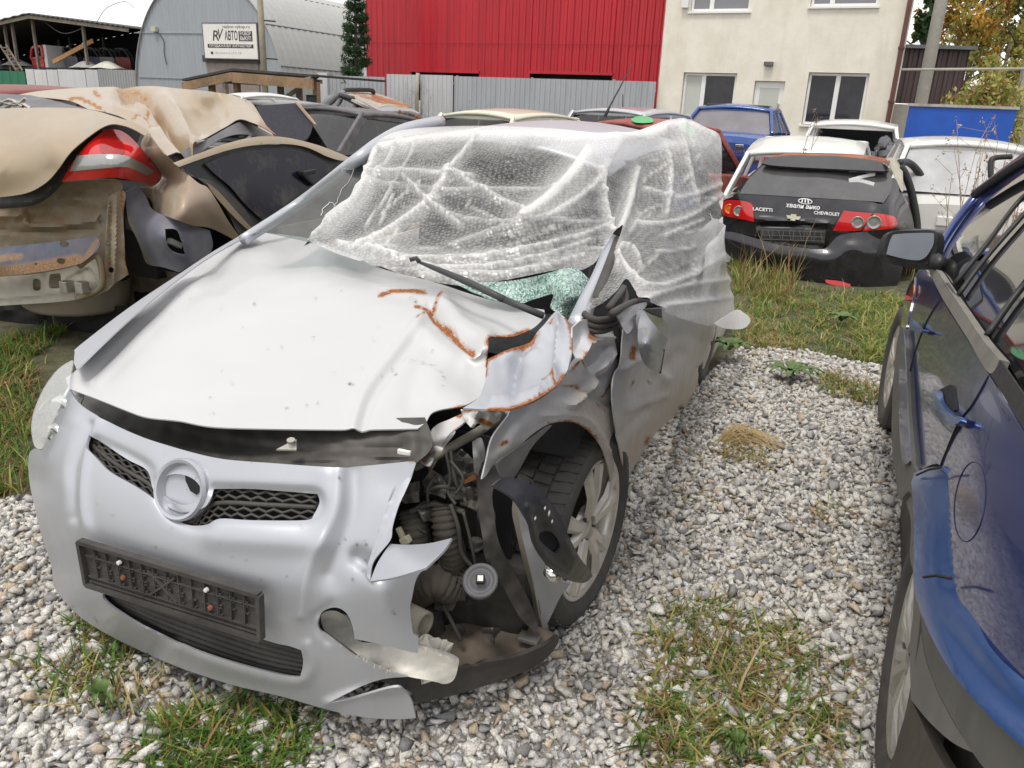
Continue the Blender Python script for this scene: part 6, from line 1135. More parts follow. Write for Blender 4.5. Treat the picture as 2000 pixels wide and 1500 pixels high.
FOLD = [([(735, 300), (700, 380), (640, 440)], 9, .8), ([(785, 275), (720, 360), (610, 462)], 5, .5), ([(930, 270), (880, 330), (840, 390), (760, 450), (700, 480)], 7, .6), ([(790, 345), (840, 395), (900, 440)], 4, .6), ([(870, 330), (940, 370), (1020, 412)], 6, .5), ([(1150, 300), (1110, 350), (1070, 390), (1020, 425)], 16, .75), ([(1200, 290), (1150, 370), (1060, 430)], 10, .5), ([(745, 290), (900, 268), (1100, 272), (1240, 275)], 12, .7), ([(700, 340), (800, 335), (920, 345)], 6, .5), ([(690, 350), (860, 370), (1000, 370), (1180, 375)], 5, .35),
    ([(660, 478), (800, 505), (950, 505), (1100, 470), (1190, 440)], 6, .55), ([(720, 490), (850, 525), (1000, 520), (1150, 470)], 5, .55), ([(820, 540), (1000, 535), (1140, 500)], 6, .5), ([(850, 400), (930, 430), (1180, 435)], 5, .35), ([(880, 480), (1000, 440), (1100, 430)], 7, .35), ([(1170, 330), (1180, 400), (1195, 460)], 6, .7), ([(1240, 330), (1220, 420), (1200, 470)], 12, .7), ([(1290, 260), (1310, 330), (1300, 420)], 6, .55), ([(1330, 245), (1345, 330), (1360, 400)], 7, .5), ([(1260, 370), (1330, 385), (1405, 360)], 6, .5), ([(1240, 440), (1330, 430), (1408, 380)], 5, .6), ([(1300, 460), (1370, 430)], 5, .5),
    ([(1205, 500), (1260, 560), (1340, 540), (1410, 500)], 7, .6), ([(1255, 588), (1330, 560), (1420, 545)], 8, .6), ([(1290, 600), (1360, 590), (1425, 580)], 8, .6), ([(1340, 560), (1370, 500), (1400, 470)], 7, .4), ([(1205, 520), (1215, 480), (1240, 490), (1250, 520)], 5, .5), ([(1270, 270), (1330, 245), (1390, 265)], 18, .6), ([(1200, 280), (1260, 265), (1300, 255)], 16, .6)]
_rg = np.random.default_rng(5)
for i in range(20):                                          # fine stress folds pulled towards the pillar and along the sill of the windscreen
    a = np.array([_rg.uniform(620, 1000), 0]); a[1] = 478 + (a[0] - 620) * .10 + _rg.uniform(-10, 42); b = np.array([_rg.uniform(1080, 1200), _rg.uniform(420, 520)]); FOLD.append(([tuple(a), tuple((a + b) / 2 + (0, _rg.uniform(5, 28))), tuple(b)], _rg.uniform(2, 4.5), _rg.uniform(.15, .36)))
for i in range(12):
    a = np.array([_rg.uniform(740, 1180), _rg.uniform(275, 470)]); t = _rg.choice([_rg.uniform(-.25, .25), _rg.uniform(2.0, 2.6), _rg.uniform(.5, .8)]); l = _rg.uniform(50, 200); b = a + l * np.array([math.cos(t), math.sin(t)]); FOLD.append(([tuple(a), tuple((a + b) / 2 + _rg.normal(0, 6, 2)), tuple(b)], _rg.uniform(2, 5), _rg.uniform(.15, .45)))
for i in range(30):
    a = np.array([_rg.uniform(1215, 1400), _rg.uniform(265, 600)]); t = _rg.choice([_rg.normal(-.35, .2), _rg.normal(1.5, .2), _rg.normal(2.3, .25)]); l = _rg.uniform(30, 120); b = a + l * np.array([math.cos(t), math.sin(t)]); FOLD.append(([tuple(a), tuple((a + b) / 2 + _rg.normal(0, 6, 2)), tuple(b)], _rg.uniform(2, 6), _rg.uniform(.2, .55)))
def foldf(P):
    v = np.zeros(len(P))
    for i, (L, r, s) in enumerate(FOLD):
        d = dist_line(P, cr(L, 6)); v = np.maximum(v, min(1, s * 1.35) * np.exp(-(d / (r * .6)) ** 2))
        if i < 29: v = np.maximum(v, s * .5 * np.exp(-(d / (r * 2.4)) ** 2))
    sd = 1 / (1 + np.exp(-(P[:, 0] - 1215) / 12)); y = P[:, 1]
    return np.maximum(v, sd * (.16 + .45 * np.exp(-((y - 262) / 34) ** 2) + .34 * np.exp(-((y - 592) / 40) ** 2)) + (1 - sd) * (.6 * np.exp(-((y - 264) / 20) ** 2) + .3 * np.exp(-((y - 505) / 26) ** 2)))
sheet_out = [(727, 287, 1), (762, 261), (830, 249), (960, 246), (1090, 252), (1165, 262), (1205, 270, 1), (1255, 255), (1290, 243), (1332, 235), (1370, 252), (1402, 268), (1410, 300), (1408, 400), (1414, 470), (1422, 540), (1434, 600), (1434, 637, 1), (1395, 638), (1350, 628), (1305, 613), (1275, 594), (1250, 586), (1236, 560), (1222, 545), (1206, 566), (1180, 590), (1150, 606, 1), (1148, 596), (1168, 560), (1185, 520), (1205, 478), (1210, 452), (1190, 470), (1165, 510), (1138, 527, 1), (1090, 527), (1000, 545), (910, 558), (820, 545), (740, 522), (650, 492), (600, 468, 1), (664, 417), (693, 391), (715, 345)]
sheet = panel('bubble_wrap', sheet_out, s_sh, bubble(), None, step=6, bumps=[(L, r * .9, (.016 if i < 29 else .007) * s / .5, 1) for i, (L, r, s) in enumerate(FOLD)] + [([(1100, 330), (1000, 350)], 50, -.03), ([(900, 420), (820, 440)], 40, -.02)], thick=0, noise=.006, attrs={'fold': foldf}, loc=H.w((0, -1.2, 1.4))[0])
tag(sheet, 'white bubble wrap sheet draped over the windscreen and door of the silver hatchback', 'plastic sheet')
o = panel('bubble_wrap', [(1395, 632, 1), (1435, 606), (1452, 610), (1466, 625), (1455, 640), (1434, 643), (1410, 640)], surf_tps([(1395, 632, 'x', .98), (1435, 606, 'x', .99), (1466, 625, 'x', 1.06), (1434, 643, 'x', 1.02)], H), bubble(), None, step=5, noise=.008, attrs={'fold': lambda P: .75 + 0 * P[:, 0]}, loc=H.w((.98, -1.6, .8))[0]); tag(o, 'loose white corner of plastic sticking out behind the silver door', 'plastic sheet')
# ================================================================ TAN SEDAN (near left)
_p = at(300, 350, 4.2); PSI = .36
T = Frame(_p[0], _p[1], math.sin(PSI), math.cos(PSI))
tan = thing('crushed_sedan', T.O, 'beige sedan with a caved in roof and no rear bumper', 'car')
TANP = paint('beige_paint', (.42, .335, .235), .48, .36, .3, .14, dustcol=(.30, .18, .08), rustc=(.34, .15, .04)); TAND = paint('dirty_beige', (.36, .27, .20), .3, .5, .3, .5)
_k = NT('tinted_pane'); TINT = _k.p(col=_k.ramp(_k.noise(5, 6, .7), (.5, (.010, .010, .022)), (.8, (.10, .085, .07))), rough=.22, spec=.28)
def tp(name, out, ctrl, mat, step=8, parent=None, **k): return panel(name, out, surf_tps(ctrl, T), mat, parent or tan, step=step, **k)
LIDC = [(0, 213, 'y', .42), (175, 215, 'y', .40), (290, 255, 'y', .28), (215, 243, 'y', .12), (112, 333, 'y', -.04), (52, 377, 'y', -.05), (0, 385, 'y', -.05), (0, 300, 'y', -.02), (100, 280, 'y', .0), (-60, 300, 'y', -.03), (-60, 213, 'y', .42)]
tp('trunk_lid', [(-60, 215, 1), (0, 212), (100, 210), (175, 214), (225, 228), (263, 240), (291, 255, 1), (283, 265, 1), (262, 253), (240, 245), (215, 243), (185, 258), (140, 295), (112, 333), (88, 358), (52, 377), (0, 385), (-60, 388, 1)], LIDC, TANP, bumps=[([(0, 262), (30, 275), (55, 262), (-10, 330)], 16, -.02), ([(62, 256), (0, 338)], 5, .012)])
tp('lid_seal', [(-60, 384, 1), (0, 384), (52, 376), (88, 357), (112, 332), (140, 294), (185, 257), (215, 242), (262, 252), (275, 262, 1), (262, 282), (225, 262), (200, 258), (172, 284), (145, 318), (122, 358), (95, 385), (62, 402), (0, 408), (-60, 410, 1)], [(0, 395, 'y', .03), (60, 390, 'y', .03), (120, 345, 'y', .06), (200, 250, 'y', .20), (262, 256, 'y', .33), (-60, 395, 'y', .03)], M['black'], bumps=[([(-60, 400), (62, 394), (122, 345), (200, 254)], 5, .02)])
TLO = [(200, 257, 1), (215, 252), (242, 258), (270, 283), (300, 322), (316, 344, 1), (300, 363, 1), (275, 357), (225, 347), (175, 350), (120, 355, 1), (140, 320), (170, 282)]
s_tl = surf_tps([(200, 257, 'y', .16), (120, 355, 'y', .02), (175, 350, 'y', .02), (225, 347, 'y', .06), (242, 258, 'y', .24), (300, 322, 'y', .36), (316, 344, 'y', .46), (300, 363, 'y', .42), (200, 310, 'y', .02), (260, 310, 'y', .14)], T)
tl = panel('taillight', TLO, s_tl, M['red_lens'], tan, step=6, thick=.02)
panel('reversing_lamp', [(150, 304, 1), (190, 301), (237, 302), (262, 311), (303, 334, 1), (287, 343, 1), (250, 327), (200, 329), (136, 335, 1)], lambda p: s_tl(p) + (CC - s_tl(p)) * .0028, M['clear_lens'], tl, step=5, bumps=[([(160 + 12 * i, 303), (158 + 12 * i, 330)], 3, .002) for i in range(10)])
panel('lamp_band', [(206, 258), (216, 254), (238, 275), (240, 300), (200, 299), (195, 280)], lambda p: s_tl(p) + (CC - s_tl(p)) * .0012, NT('dark_red_lens').p(col=(.33, .008, .008), rough=.15, coat=1.), tl, step=6)
tp('quarter_panel', [(287, 258, 1), (305, 280), (322, 302), (350, 325), (387, 357), (405, 366), (425, 395), (445, 430), (468, 462, 1), (457, 468, 1), (412, 446), (375, 440), (330, 424), (300, 411), (286, 386), (274, 366, 1), (300, 363), (316, 344), (300, 318), (275, 285)], [(287, 258, 'y', .36), (316, 344, 'y', .48), (274, 366, 'y', .36), (322, 302, 'x', .06), (387, 357, 'x', -.02), (468, 462, 'x', -.02), (412, 446, 'x', -.03), (330, 424, 'x', .0), (300, 411, 'y', .46), (350, 380, 'x', -.05)], TAND, bumps=[([(300, 290), (325, 330), (340, 390)], 12, -.02), ([(345, 330), (390, 380), (440, 440)], 12, .02)], dirt=[([(320, 320), (340, 385)], 12, .7)])
tp('bumper_bracket', [(245, 375, 1), (270, 366), (286, 386), (300, 411), (350, 431), (410, 450, 1), (412, 492), (350, 532, 1), (318, 522), (287, 515), (276, 488), (265, 462), (250, 430)], [(245, 375, 'y', .22), (286, 386, 'y', .36), (410, 450, 'x', .0), (412, 492, 'x', .01), (350, 532, 'x', .05), (265, 462, 'y', .3), (287, 515, 'y', .42), (320, 460, 'x', .02)], paint('worn_grey_blue', (.15, .16, .22), .1, .6, .0, .5, dustcol=(.30, .27, .22)), step=6, holes=[[(322, 447, 1), (345, 449), (356, 475), (362, 497, 1), (340, 493), (326, 478)]], noise=.004, bumps=[([(315, 440), (350, 445), (364, 500), (335, 495), (320, 470), (315, 440)], 4, .012), ([(290, 405), (350, 425), (408, 445)], 5, .015)], dirt=[([(250, 430), (287, 512)], 8, 1.)])
m = MB(); m.bar(T.on(330, 470, 'x', .06), T.on(352, 480, 'x', .06), .03); m.build('vent_flap', M['white'], tan)
dus = paint('raw_dusty_panel', (.33, .29, .22), .1, .75, 0, .9, dustcol=(.27, .18, .10))
pale = paint('pale_valance', (.46, .44, .38), .1, .75, 0, .5, dustcol=(.30, .24, .17))
tp('rear_panel', [(-60, 405, 1), (0, 403), (62, 396), (95, 380), (122, 356, 1), (175, 353), (225, 350), (240, 366, 1), (225, 400), (215, 470), (210, 520, 1), (100, 545), (0, 560), (-60, 565, 1)], [(-60, 405, 'y', .12), (62, 396, 'y', .12), (122, 356, 'y', .14), (225, 352, 'y', .20), (215, 470, 'y', .24), (210, 520, 'y', .24), (0, 560, 'y', .18), (100, 450, 'y', .22), (0, 500, 'y', .18), (160, 400, 'y', .24)], dus, step=6, noise=.007, bumps=[([(-60, 428), (42, 420), (55, 440), (120, 442), (185, 430)], 7, .06), ([(-60, 445), (50, 452), (190, 448)], 6, -.04), ([(120, 380), (170, 372), (215, 375)], 9, -.05), ([(150, 390), (200, 400)], 9, .04), ([(60, 405), (150, 400)], 8, -.03), ([(30, 425), (42, 418)], 6, .03), ([(190, 420), (196, 470)], 5, .03)], dirt=[([(0, 420), (120, 420)], 20, .5)])
tp('side_flange', [(212, 385, 1), (222, 378), (240, 372), (246, 380, 1), (241, 420), (243, 470), (245, 510), (251, 536, 1), (238, 545), (222, 556), (212, 566), (196, 574, 1), (203, 540), (206, 480), (210, 430)], [(212, 385, 'y', .12), (246, 380, 'y', .20), (251, 536, 'y', .18), (196, 574, 'y', .12), (206, 480, 'y', .10), (240, 460, 'y', .16)], dus, step=5, noise=.008, bumps=[([(228, 385), (226, 470), (222, 550)], 5, .03), ([(216, 395), (214, 540)], 3, -.02)], rust=[([(236, 372), (242, 420)], 4, .9), ([(243, 500), (250, 534)], 5, .8)], holes=[[(213, 524), (219, 522), (223, 528), (218, 533), (213, 530)]])
tp('lower_valance', [(-60, 545, 1), (0, 541), (60, 536), (120, 526), (160, 515), (195, 500, 1), (202, 540), (198, 572, 1), (178, 581), (110, 590), (50, 594), (0, 597), (-60, 601, 1)], [(-60, 545, 'y', .10), (195, 500, 'y', .14), (198, 572, 'y', .12), (0, 597, 'y', .06), (100, 560, 'y', .12), (0, 565, 'y', .10)], pale, step=5, noise=.006, holes=[[(65, 547), (72, 544), (79, 549), (79, 564), (72, 568), (65, 564)], [(97, 538), (107, 535), (118, 536), (117, 560), (106, 563), (96, 560)]], bumps=[([(-60, 583), (60, 578), (175, 562)], 4, .025), ([(130, 540), (175, 520), (185, 560), (150, 575)], 4, .02), ([(58, 540), (60, 575)], 4, .015), ([(88, 538), (88, 570)], 4, -.012)])
tp('inner_arch', [(243, 420, 1), (262, 455), (285, 515), (350, 534, 1), (345, 560), (300, 590), (240, 612, 1), (200, 600), (205, 572), (251, 540)], [(243, 420, 'y', .4), (350, 534, 'x', .25), (300, 590, 'y', .75), (240, 612, 'y', .6), (200, 600, 'y', .4), (285, 515, 'y', .62)], paint('arch_mud', (.17, .14, .115), .0, .8, 0, .8, dustcol=(.13, .10, .075)), step=7, noise=.02, bumps=[([(255, 470), (290, 540), (330, 560)], 8, .05), ([(250, 520), (270, 590)], 8, -.05)])
beam = tp('crash_beam', [(-60, 490, 1), (0, 483), (100, 473), (190, 461, 1), (194, 484), (160, 514, 1), (100, 528), (0, 541), (-60, 548, 1)], [(-60, 490, 'y', .03), (0, 484, 'y', .03), (190, 461, 'y', .06), (194, 484, 'y', .05), (160, 514, 'y', .0), (0, 541, 'y', -.03), (0, 512, 'y', -.04), (100, 500, 'y', -.03)], paint('worn_beam', (.07, .09, .14), .3, .55, 0, .35, dustcol=(.34, .24, .15), rustc=(.27, .16, .085)), step=5, holes=[[(119, 471), (127, 470), (134, 474), (134, 480), (126, 483), (118, 480)], [(112, 506), (120, 504), (127, 507), (126, 514), (118, 516), (111, 512)], [(68, 513), (73, 514), (72, 518), (67, 517)]], rust=[([(-60, 535), (60, 525), (150, 508)], 14, 1.1), ([(0, 505), (40, 500)], 8, .8), ([(190, 470), (165, 510)], 7, .7)])
m = MB(); m.tube(cr([T.on(155, 520, 'y', .05), T.on(190, 500, 'y', .08), T.on(197, 560, 'y', .1), T.on(150, 583, 'y', .1)], 5), .018, 6); m.build('tow_loop', dus, tan, True)
for u, v in ((128, 560), (158, 562)): m = MB(); q = T.l(T.on(u, v, 'y', .05))[0]; m.box(q - (.03, .02, .035), q + (.03, .04, .035), T); m.build('bracket', M['steel'], tan, bevel=.006)
wellc = T.l(T.on(150, 595, 'y', .5))[0]; m = MB(); m.grid([[T.w((wellc[0] + .36 * math.cos(a) * s_, .50 + .3 * math.sin(a) * s_, wellc[2] + .10 - .10 * k))[0] for a in np.linspace(0, 6.283, 25)] for k, s_ in ((-1, 1.1), (0, 1.05), (.8, 1.), (1.1, .9), (1.2, .0))]); m.build('spare_wheel_well', plain('well_dust', (.30, .26, .21), .8, sc=6), tan, True)
roofC = [(37, 182, 'y', 1.5), (150, 173, 'y', 2.0), (310, 169, 'y', 2.1), (207, 220, 'y', 1.0), (290, 257, 'y', .62), (325, 303, 'x', .06), (400, 270, 'x', .12), (495, 240, 'x', .14), (540, 262, 'x', .12), (470, 193, 'x', .75), (420, 181, 'x', .9), (330, 235, 'y', 1.0), (400, 225, 'y', 1.6)]
tp('roof', [(30, 186, 1), (75, 178), (150, 172), (230, 169), (300, 168), (340, 172), (420, 180), (470, 192), (500, 222), (520, 245), (540, 264, 1), (510, 247), (492, 239), (467, 233), (440, 248), (400, 270), (360, 290), (326, 304, 1), (310, 285), (288, 258), (262, 243), (235, 228), (205, 219), (172, 213, 1), (137, 197), (80, 190)], roofC, TANP, step=7, noise=.006, bumps=[([(240, 180), (285, 190), (312, 218), (337, 256), (362, 286)], 9, -.10, 1), ([(225, 192), (265, 207), (300, 235)], 8, -.045, 1), ([(210, 204), (240, 216), (280, 238)], 8, .02, 1), ([(322, 190), (345, 220), (378, 274)], 9, .03, 1), ([(265, 198), (290, 212)], 7, .02, 1), ([(140, 190), (200, 212)], 9, -.05), ([(262, 232), (290, 220)], 5, -.06), ([(400, 190), (450, 235)], 22, .03)],
   dirt=[([(235, 176), (285, 186), (312, 215), (338, 258), (362, 286)], 9, .75), ([(225, 215), (268, 226)], 6, .4)], rust=[([(135, 195), (150, 190), (175, 200), (203, 217)], 5, 1.15), ([(185, 180), (195, 190)], 6, 1.), ([(228, 172), (262, 172), (290, 185)], 5, .75), ([(260, 235), (275, 227), (288, 217)], 4, 1.2), ([(293, 240), (292, 262)], 3, .8), ([(305, 215), (320, 240)], 6, .7), ([(360, 284), (350, 290)], 4, .8)])  # dirt lines here paint the brown shading along the roof creases
tp('roof_lining', [(330, 306, 1), (400, 274), (467, 238), (492, 243), (540, 268, 1), (515, 268), (470, 262), (430, 272), (390, 298), (350, 318, 1)], [(330, 306, 'x', .12), (467, 238, 'x', .3), (540, 268, 'x', .2), (430, 272, 'x', .12), (350, 318, 'x', .08)], M['greyplastic'], step=7, noise=.006)
tp('door_frame', [(338, 318, 1), (390, 299), (440, 281), (500, 267), (556, 268), (613, 281), (650, 294), (681, 307, 1), (670, 314), (640, 306), (600, 288), (556, 281), (500, 283), (450, 292), (400, 308), (350, 326, 1)], [(338, 318, 'x', .04), (440, 282, 'x', .08), (556, 272, 'x', .10), (681, 308, 'x', .06), (350, 326, 'x', .02), (500, 275, 'x', .09)], TANP, step=5, bumps=[([(345, 322), (440, 286), (556, 274), (675, 310)], 7, .012)], rust=[([(510, 275), (511, 282)], 2, .7)])
tp('window_trim', [(350, 327, 1), (400, 309), (450, 293), (500, 284), (556, 282), (600, 289), (640, 307), (670, 316, 1), (655, 336), (520, 446, 1), (497, 442), (470, 405), (440, 372), (408, 352), (372, 345, 1)], [(350, 327, 'x', .05), (500, 286, 'x', .11), (670, 316, 'x', .08), (500, 440, 'x', .02), (400, 330, 'x', .06), (440, 372, 'x', .04)], M['black'], step=8)
panel('window', [(400, 320, 1), (440, 304), (500, 293), (556, 290), (600, 298), (635, 316), (648, 330, 1), (515, 432, 1), (480, 400), (450, 365), (420, 340)], (lambda s: (lambda p: s(p) + (CC - s(p)) * .006))(surf_tps([(350, 327, 'x', .05), (500, 286, 'x', .11), (670, 316, 'x', .08), (500, 440, 'x', .02), (400, 330, 'x', .06), (440, 372, 'x', .04)], T)), TINT, tan, step=9)
tp('door_jamb', [(352, 329, 1), (392, 352), (420, 380), (445, 415), (470, 460), (500, 445, 1), (478, 408), (445, 374), (412, 353), (375, 344)], [(352, 329, 'x', .02), (420, 380, 'x', -.005), (470, 460, 'x', -.02), (500, 445, 'x', -.01), (445, 374, 'x', .01)], M['blackdirty'], step=6, bumps=[([(375, 345), (430, 380), (485, 450)], 4, .02)])
tp('door_edge', [(403, 356, 1), (425, 372), (455, 405), (492, 446, 1), (482, 447), (446, 412), (415, 376)], [(403, 356, 'x', -.015), (455, 405, 'x', -.03), (492, 446, 'x', -.035), (446, 412, 'x', -.03)], TANP, step=4)
m = MB(); q = lambda u, v: T.on(u, v, 'x', .03); m.bar(q(588, 339), q(612, 334), .05, .03); m.bar(q(590, 340), q(610, 360), .04, .03); m.build('mirror_stub', M['black'], tan, bevel=.006)
m = MB(); m.box((.3, 1.0, .10), (1.62, 3.9, .98), T); m.box((.5, .45, .45), (1.62, 1.0, .98), T); m.box((.25, .9, 1.0), (1.4, 2.6, 1.15), T); m.box((.05, .72, .04), (1.62, .86, .42), T); m.build('body_shell', M['dark'], tan)  # lowest box is added, black for a mudguard and the shaded ground below
m = MB(); m.grid([[T.w((-.02, y, z))[0] for y in (1.0, 1.6, 2.4, 3.6)] for z in (.35, .5, .65, .76)]); m.build('door', TAND, tan, solid=.02)
tp('added_shade_sheet', [(-60, 598, 1), (0, 596), (50, 592), (120, 600), (200, 600), (262, 596, 1), (230, 640), (170, 682), (60, 700), (-60, 712, 1)], [(-60, 598, 'y', .34), (262, 596, 'y', .5), (170, 682, 'y', .46), (-60, 712, 'y', .36), (60, 650, 'y', .44)], M['dark'], noise=.02)  # black sheet added to stand for the shade on the ground under the car
wheel(T.w((.14, .95, .33))[0], -T.L, tan, R=.31, tread=False); wheel(T.w((1.5, .95, .33))[0], T.L, tan, R=.31, tread=False); wheel(T.w((.14, 3.4, .33))[0], -T.L, tan, R=.31, tread=False)
tp('parcel_shelf', [(-60, 183, 1), (0, 183), (60, 186, 1), (100, 195), (150, 208), (175, 214, 1), (100, 212), (0, 214), (-60, 216, 1)], [(-60, 183, 'y', 1.2), (60, 186, 'y', 1.2), (175, 214, 'y', .75), (0, 214, 'y', .7), (-60, 216, 'y', .7)], M['greyplastic'], step=7, noise=.015)
m = MB(); 
for P in ([(0, 205), (20, 195), (45, 208)], [(10, 212), (35, 200), (60, 212)], [(-10, 195), (30, 205), (50, 192)]): m.tube(cr([T.on(u, v, 'y', .68) for u, v in P], 5), .012, 5)
m.build('wiring', M['steel'], tan)

# ================================================================ BLUE SUV (near right)
S = Frame(.98, 1.63, math.sin(.40), math.cos(.40))
suv = thing('blue_suv', S.w((-.9, 1.3, 0))[0], 'dark blue estate car with grey cladding close at the right edge', 'car')
BLU = paint('blue_paint', (.018, .036, .17), .35, .2, .5, .03, bst=.015, dustcol=(.20, .18, .15), low=.2, lowz=(.3, .8)); BLU2 = paint('bright_blue_paint', (.018, .085, .29), .3, .3, .4, .08)
CLAD = plain('grey_cladding', (.13, .125, .115), .6, var=.35, sc=12, bump=.1)
GS = NT('suv_window').p(col=(.012, .013, .016), rough=.03, spec=.6, coat=.4)
def s_side(X):
    x, y, z = X.T
    Sx = .0 - np.where(z > .72, .22 * np.maximum(z - .72, 0) ** 1.8, 0) - np.where(z > 1.06, .38 * np.maximum(z - 1.06, 0), 0) - np.where(z < .6, .25 * np.maximum(.6 - z, 0) ** 2, 0) - .022 * np.maximum(y - 1.6, 0) ** 2 - .05 * np.maximum(-.2 - y, 0) ** 2
    return x - Sx
def sside(off): return surf_fn(S, lambda X: s_side(X) - off, .5, 7, 420)
s0 = sside(0.)
SC_ = [(1795, 530, 'y', 2.2), (1816, 538, 'y', 1.75), (1844, 590, 'y', 1.2), (1932, 728, 'y', .15), (2060, 930, 'y', -.35), (1775, 600, 'y', 2.0), (1762, 700, 'y', 1.55), (1757, 800, 'y', 1.1), (1757, 900, 'y', .85), (1780, 930, 'y', .55), (1800, 640, 'y', 1.4), (1850, 790, 'y', .45), (1840, 910, 'y', .2), (1900, 980, 'y', -.08), (1860, 1128, 'y', -.10), (1940, 1280, 'y', -.28), (2060, 1400, 'y', -.45), (2000, 1100, 'y', -.3), (1804, 1020, 'y', .3), (1806, 1124, 'y', .12), (1840, 1240, 'y', -.06), (1888, 1320, 'y', -.18), (1980, 1440, 'y', -.36)]
# depth along the side from the side plane itself; a few anchor rows keep it smooth
def side_tps(off=0.0, rows=None):
    uv = [(1815, 545), (1850, 605), (1932, 735), (2000, 850), (2060, 960), (1790, 640), (1800, 740), (1840, 800), (1900, 900), (1780, 800), (1780, 900), (1800, 1000), (1840, 1000), (1900, 1050), (2000, 1100), (1812, 1100), (1850, 1180), (1900, 1270), (1980, 1380), (2060, 1450), (1830, 1300), (1900, 1430), (1960, 1500), (1800, 1200)]
    X = sside(off)(np.array(uv, float)); return surf_tps([(u, v, (x - CC) @ CF) for (u, v), x in zip(uv, X)], None, 1e-4)
st0 = side_tps(0.); st1 = side_tps(.012); st2 = side_tps(.02); stm = side_tps(-.03)
bside = panel('body_side', [(1786, 540, 1), (1800, 522), (1816, 538), (1844, 592), (1890, 665), (1932, 732), (2060, 940, 1), (2060, 1420, 1), (2000, 1345), (1940, 1282), (1880, 1190), (1856, 1128), (1850, 1020), (1838, 912), (1800, 915), (1778, 905, 1), (1766, 800), (1762, 700), (1768, 640)], st0, BLU, suv, step=9, thick=.02, bumps=[([(1820, 750), (1835, 800), (1865, 828)], 12, -.02), ([(1778, 628), (1790, 648)], 7, -.012), ([(1816, 545), (1860, 620), (1940, 750), (2050, 930)], 9, .008)])
for L in ([(1932, 734), (1900, 790), (1876, 820), (1855, 865), (1838, 912)], [(1838, 584), (1812, 625), (1790, 680), (1775, 740), (1768, 800)], [(1968, 880), (1975, 1000), (1960, 1200)][:0] or [(1875, 830), (1850, 880), (1836, 914)]):
    m = MB(); X = st0(np.array(cr(L, 5))); m.tube(X + (CC - X) * .0005, .0035, 4); m.build('door_seam', M['dark'], suv)
panel('sill_moulding', [(1757, 640, 1), (1766, 646), (1770, 720), (1772, 800), (1780, 905, 1), (1792, 925), (1798, 945), (1806, 1025), (1806, 1125, 1), (1790, 1000), (1775, 960), (1757, 975), (1748, 920), (1742, 870), (1742, 800), (1748, 700)], st1, CLAD, suv, step=6, thick=.02, bumps=[([(1764, 650), (1768, 800), (1778, 910)], 4, .008)])
panel('moulding_strip', [(1759, 640, 1), (1765, 648), (1769, 720), (1775, 850), (1778, 900, 1), (1762, 900), (1755, 800), (1757, 700)], st2, paint('moulding_blue', (.05, .07, .14), .2, .35, .3, .4, dustcol=(.3, .29, .28)), suv, step=5)
panel('fender', [(1760, 640, 1), (1764, 600), (1772, 565), (1786, 540, 1), (1784, 575), (1776, 610), (1768, 645)], side_tps(.004), paint('purple_blue', (.05, .03, .14), .3, .2, 1., .05), suv, step=5)
panel('side_marker', [(1775, 572, 1), (1784, 555), (1784, 570), (1778, 582)], side_tps(.012), M['orange_lens'], suv, step=3)
panel('arch_moulding', [(1788, 925, 1), (1812, 914), (1837, 911, 1), (1846, 960), (1850, 1020), (1856, 1128), (1880, 1188), (1940, 1280), (2060, 1390, 1), (2060, 1490, 1), (2000, 1440), (1952, 1392), (1888, 1320), (1840, 1240), (1812, 1172), (1806, 1124), (1804, 1020), (1797, 945)], st1, BLU2, suv, step=8, thick=.02, bumps=[([(1845, 930), (1855, 1128), (1890, 1200), (2050, 1385)], 14, -.014, 1), ([(1797, 950), (1805, 1120), (1815, 1174), (1842, 1240), (1890, 1320), (1952, 1392), (2050, 1480)], 22, .022, 1)])
m = MB(); X = side_tps(.034)(np.array([(1804, 1127), (1830, 1124), (1858, 1130)], float)); m.tube(X, .003, 4); m.build('panel_gap', M['dark'], suv)
m = MB(); m.tube(side_tps(.03)(np.array([(1790, 928), (1815, 917), (1838, 913)], float)), .003, 4); m.build('panel_gap', M['dark'], suv)
panel('arch_cladding', [(1806, 1126, 1), (1812, 1174), (1840, 1242), (1888, 1322), (1952, 1394), (2060, 1495, 1), (2060, 1640, 1), (1940, 1520), (1900, 1470), (1860, 1404), (1824, 1332), (1806, 1270), (1798, 1200), (1796, 1140)], side_tps(.006), CLAD, suv, step=8, thick=.03, bumps=[([(1815, 1190), (1850, 1270), (1950, 1400), (2040, 1490)], 7, .012)])
panel('wheel_arch_liner', [(1770, 965, 1), (1790, 990), (1798, 1080), (1795, 1200), (1822, 1335), (1860, 1406), (1920, 1500), (2000, 1600, 1), (1850, 1600, 1), (1800, 1420), (1770, 1250), (1757, 1080), (1760, 990)], side_tps(-.06), M['blackdirty'], suv, step=12, thick=.02)
m = MB(); a = np.linspace(0, 6.283, 33); m.tube(side_tps(.0006)(np.stack([1894 + 30 * np.cos(a) - 8 * np.sin(a), 980 + 78 * np.sin(a)], -1)), .0008, 5, False); m.build('fuel_flap', plain('flap_gap', (.012, .016, .045), .5), suv)
BT = plain('beige_trim', (.22, .21, .185), .55, var=.25, sc=20)
panel('belt_trim', [(1810, 515, 1), (1830, 528), (1848, 556), (1880, 604), (1920, 664), (1952, 702, 1), (1932, 729), (1890, 662), (1845, 590), (1817, 537, 1)], side_tps(.004), BT, suv, step=6, thick=.02)
panel('belt_trim', [(1953, 703, 1), (2060, 860, 1), (2060, 935, 1), (1934, 731, 1)], side_tps(.003), M['black'], suv, step=8)
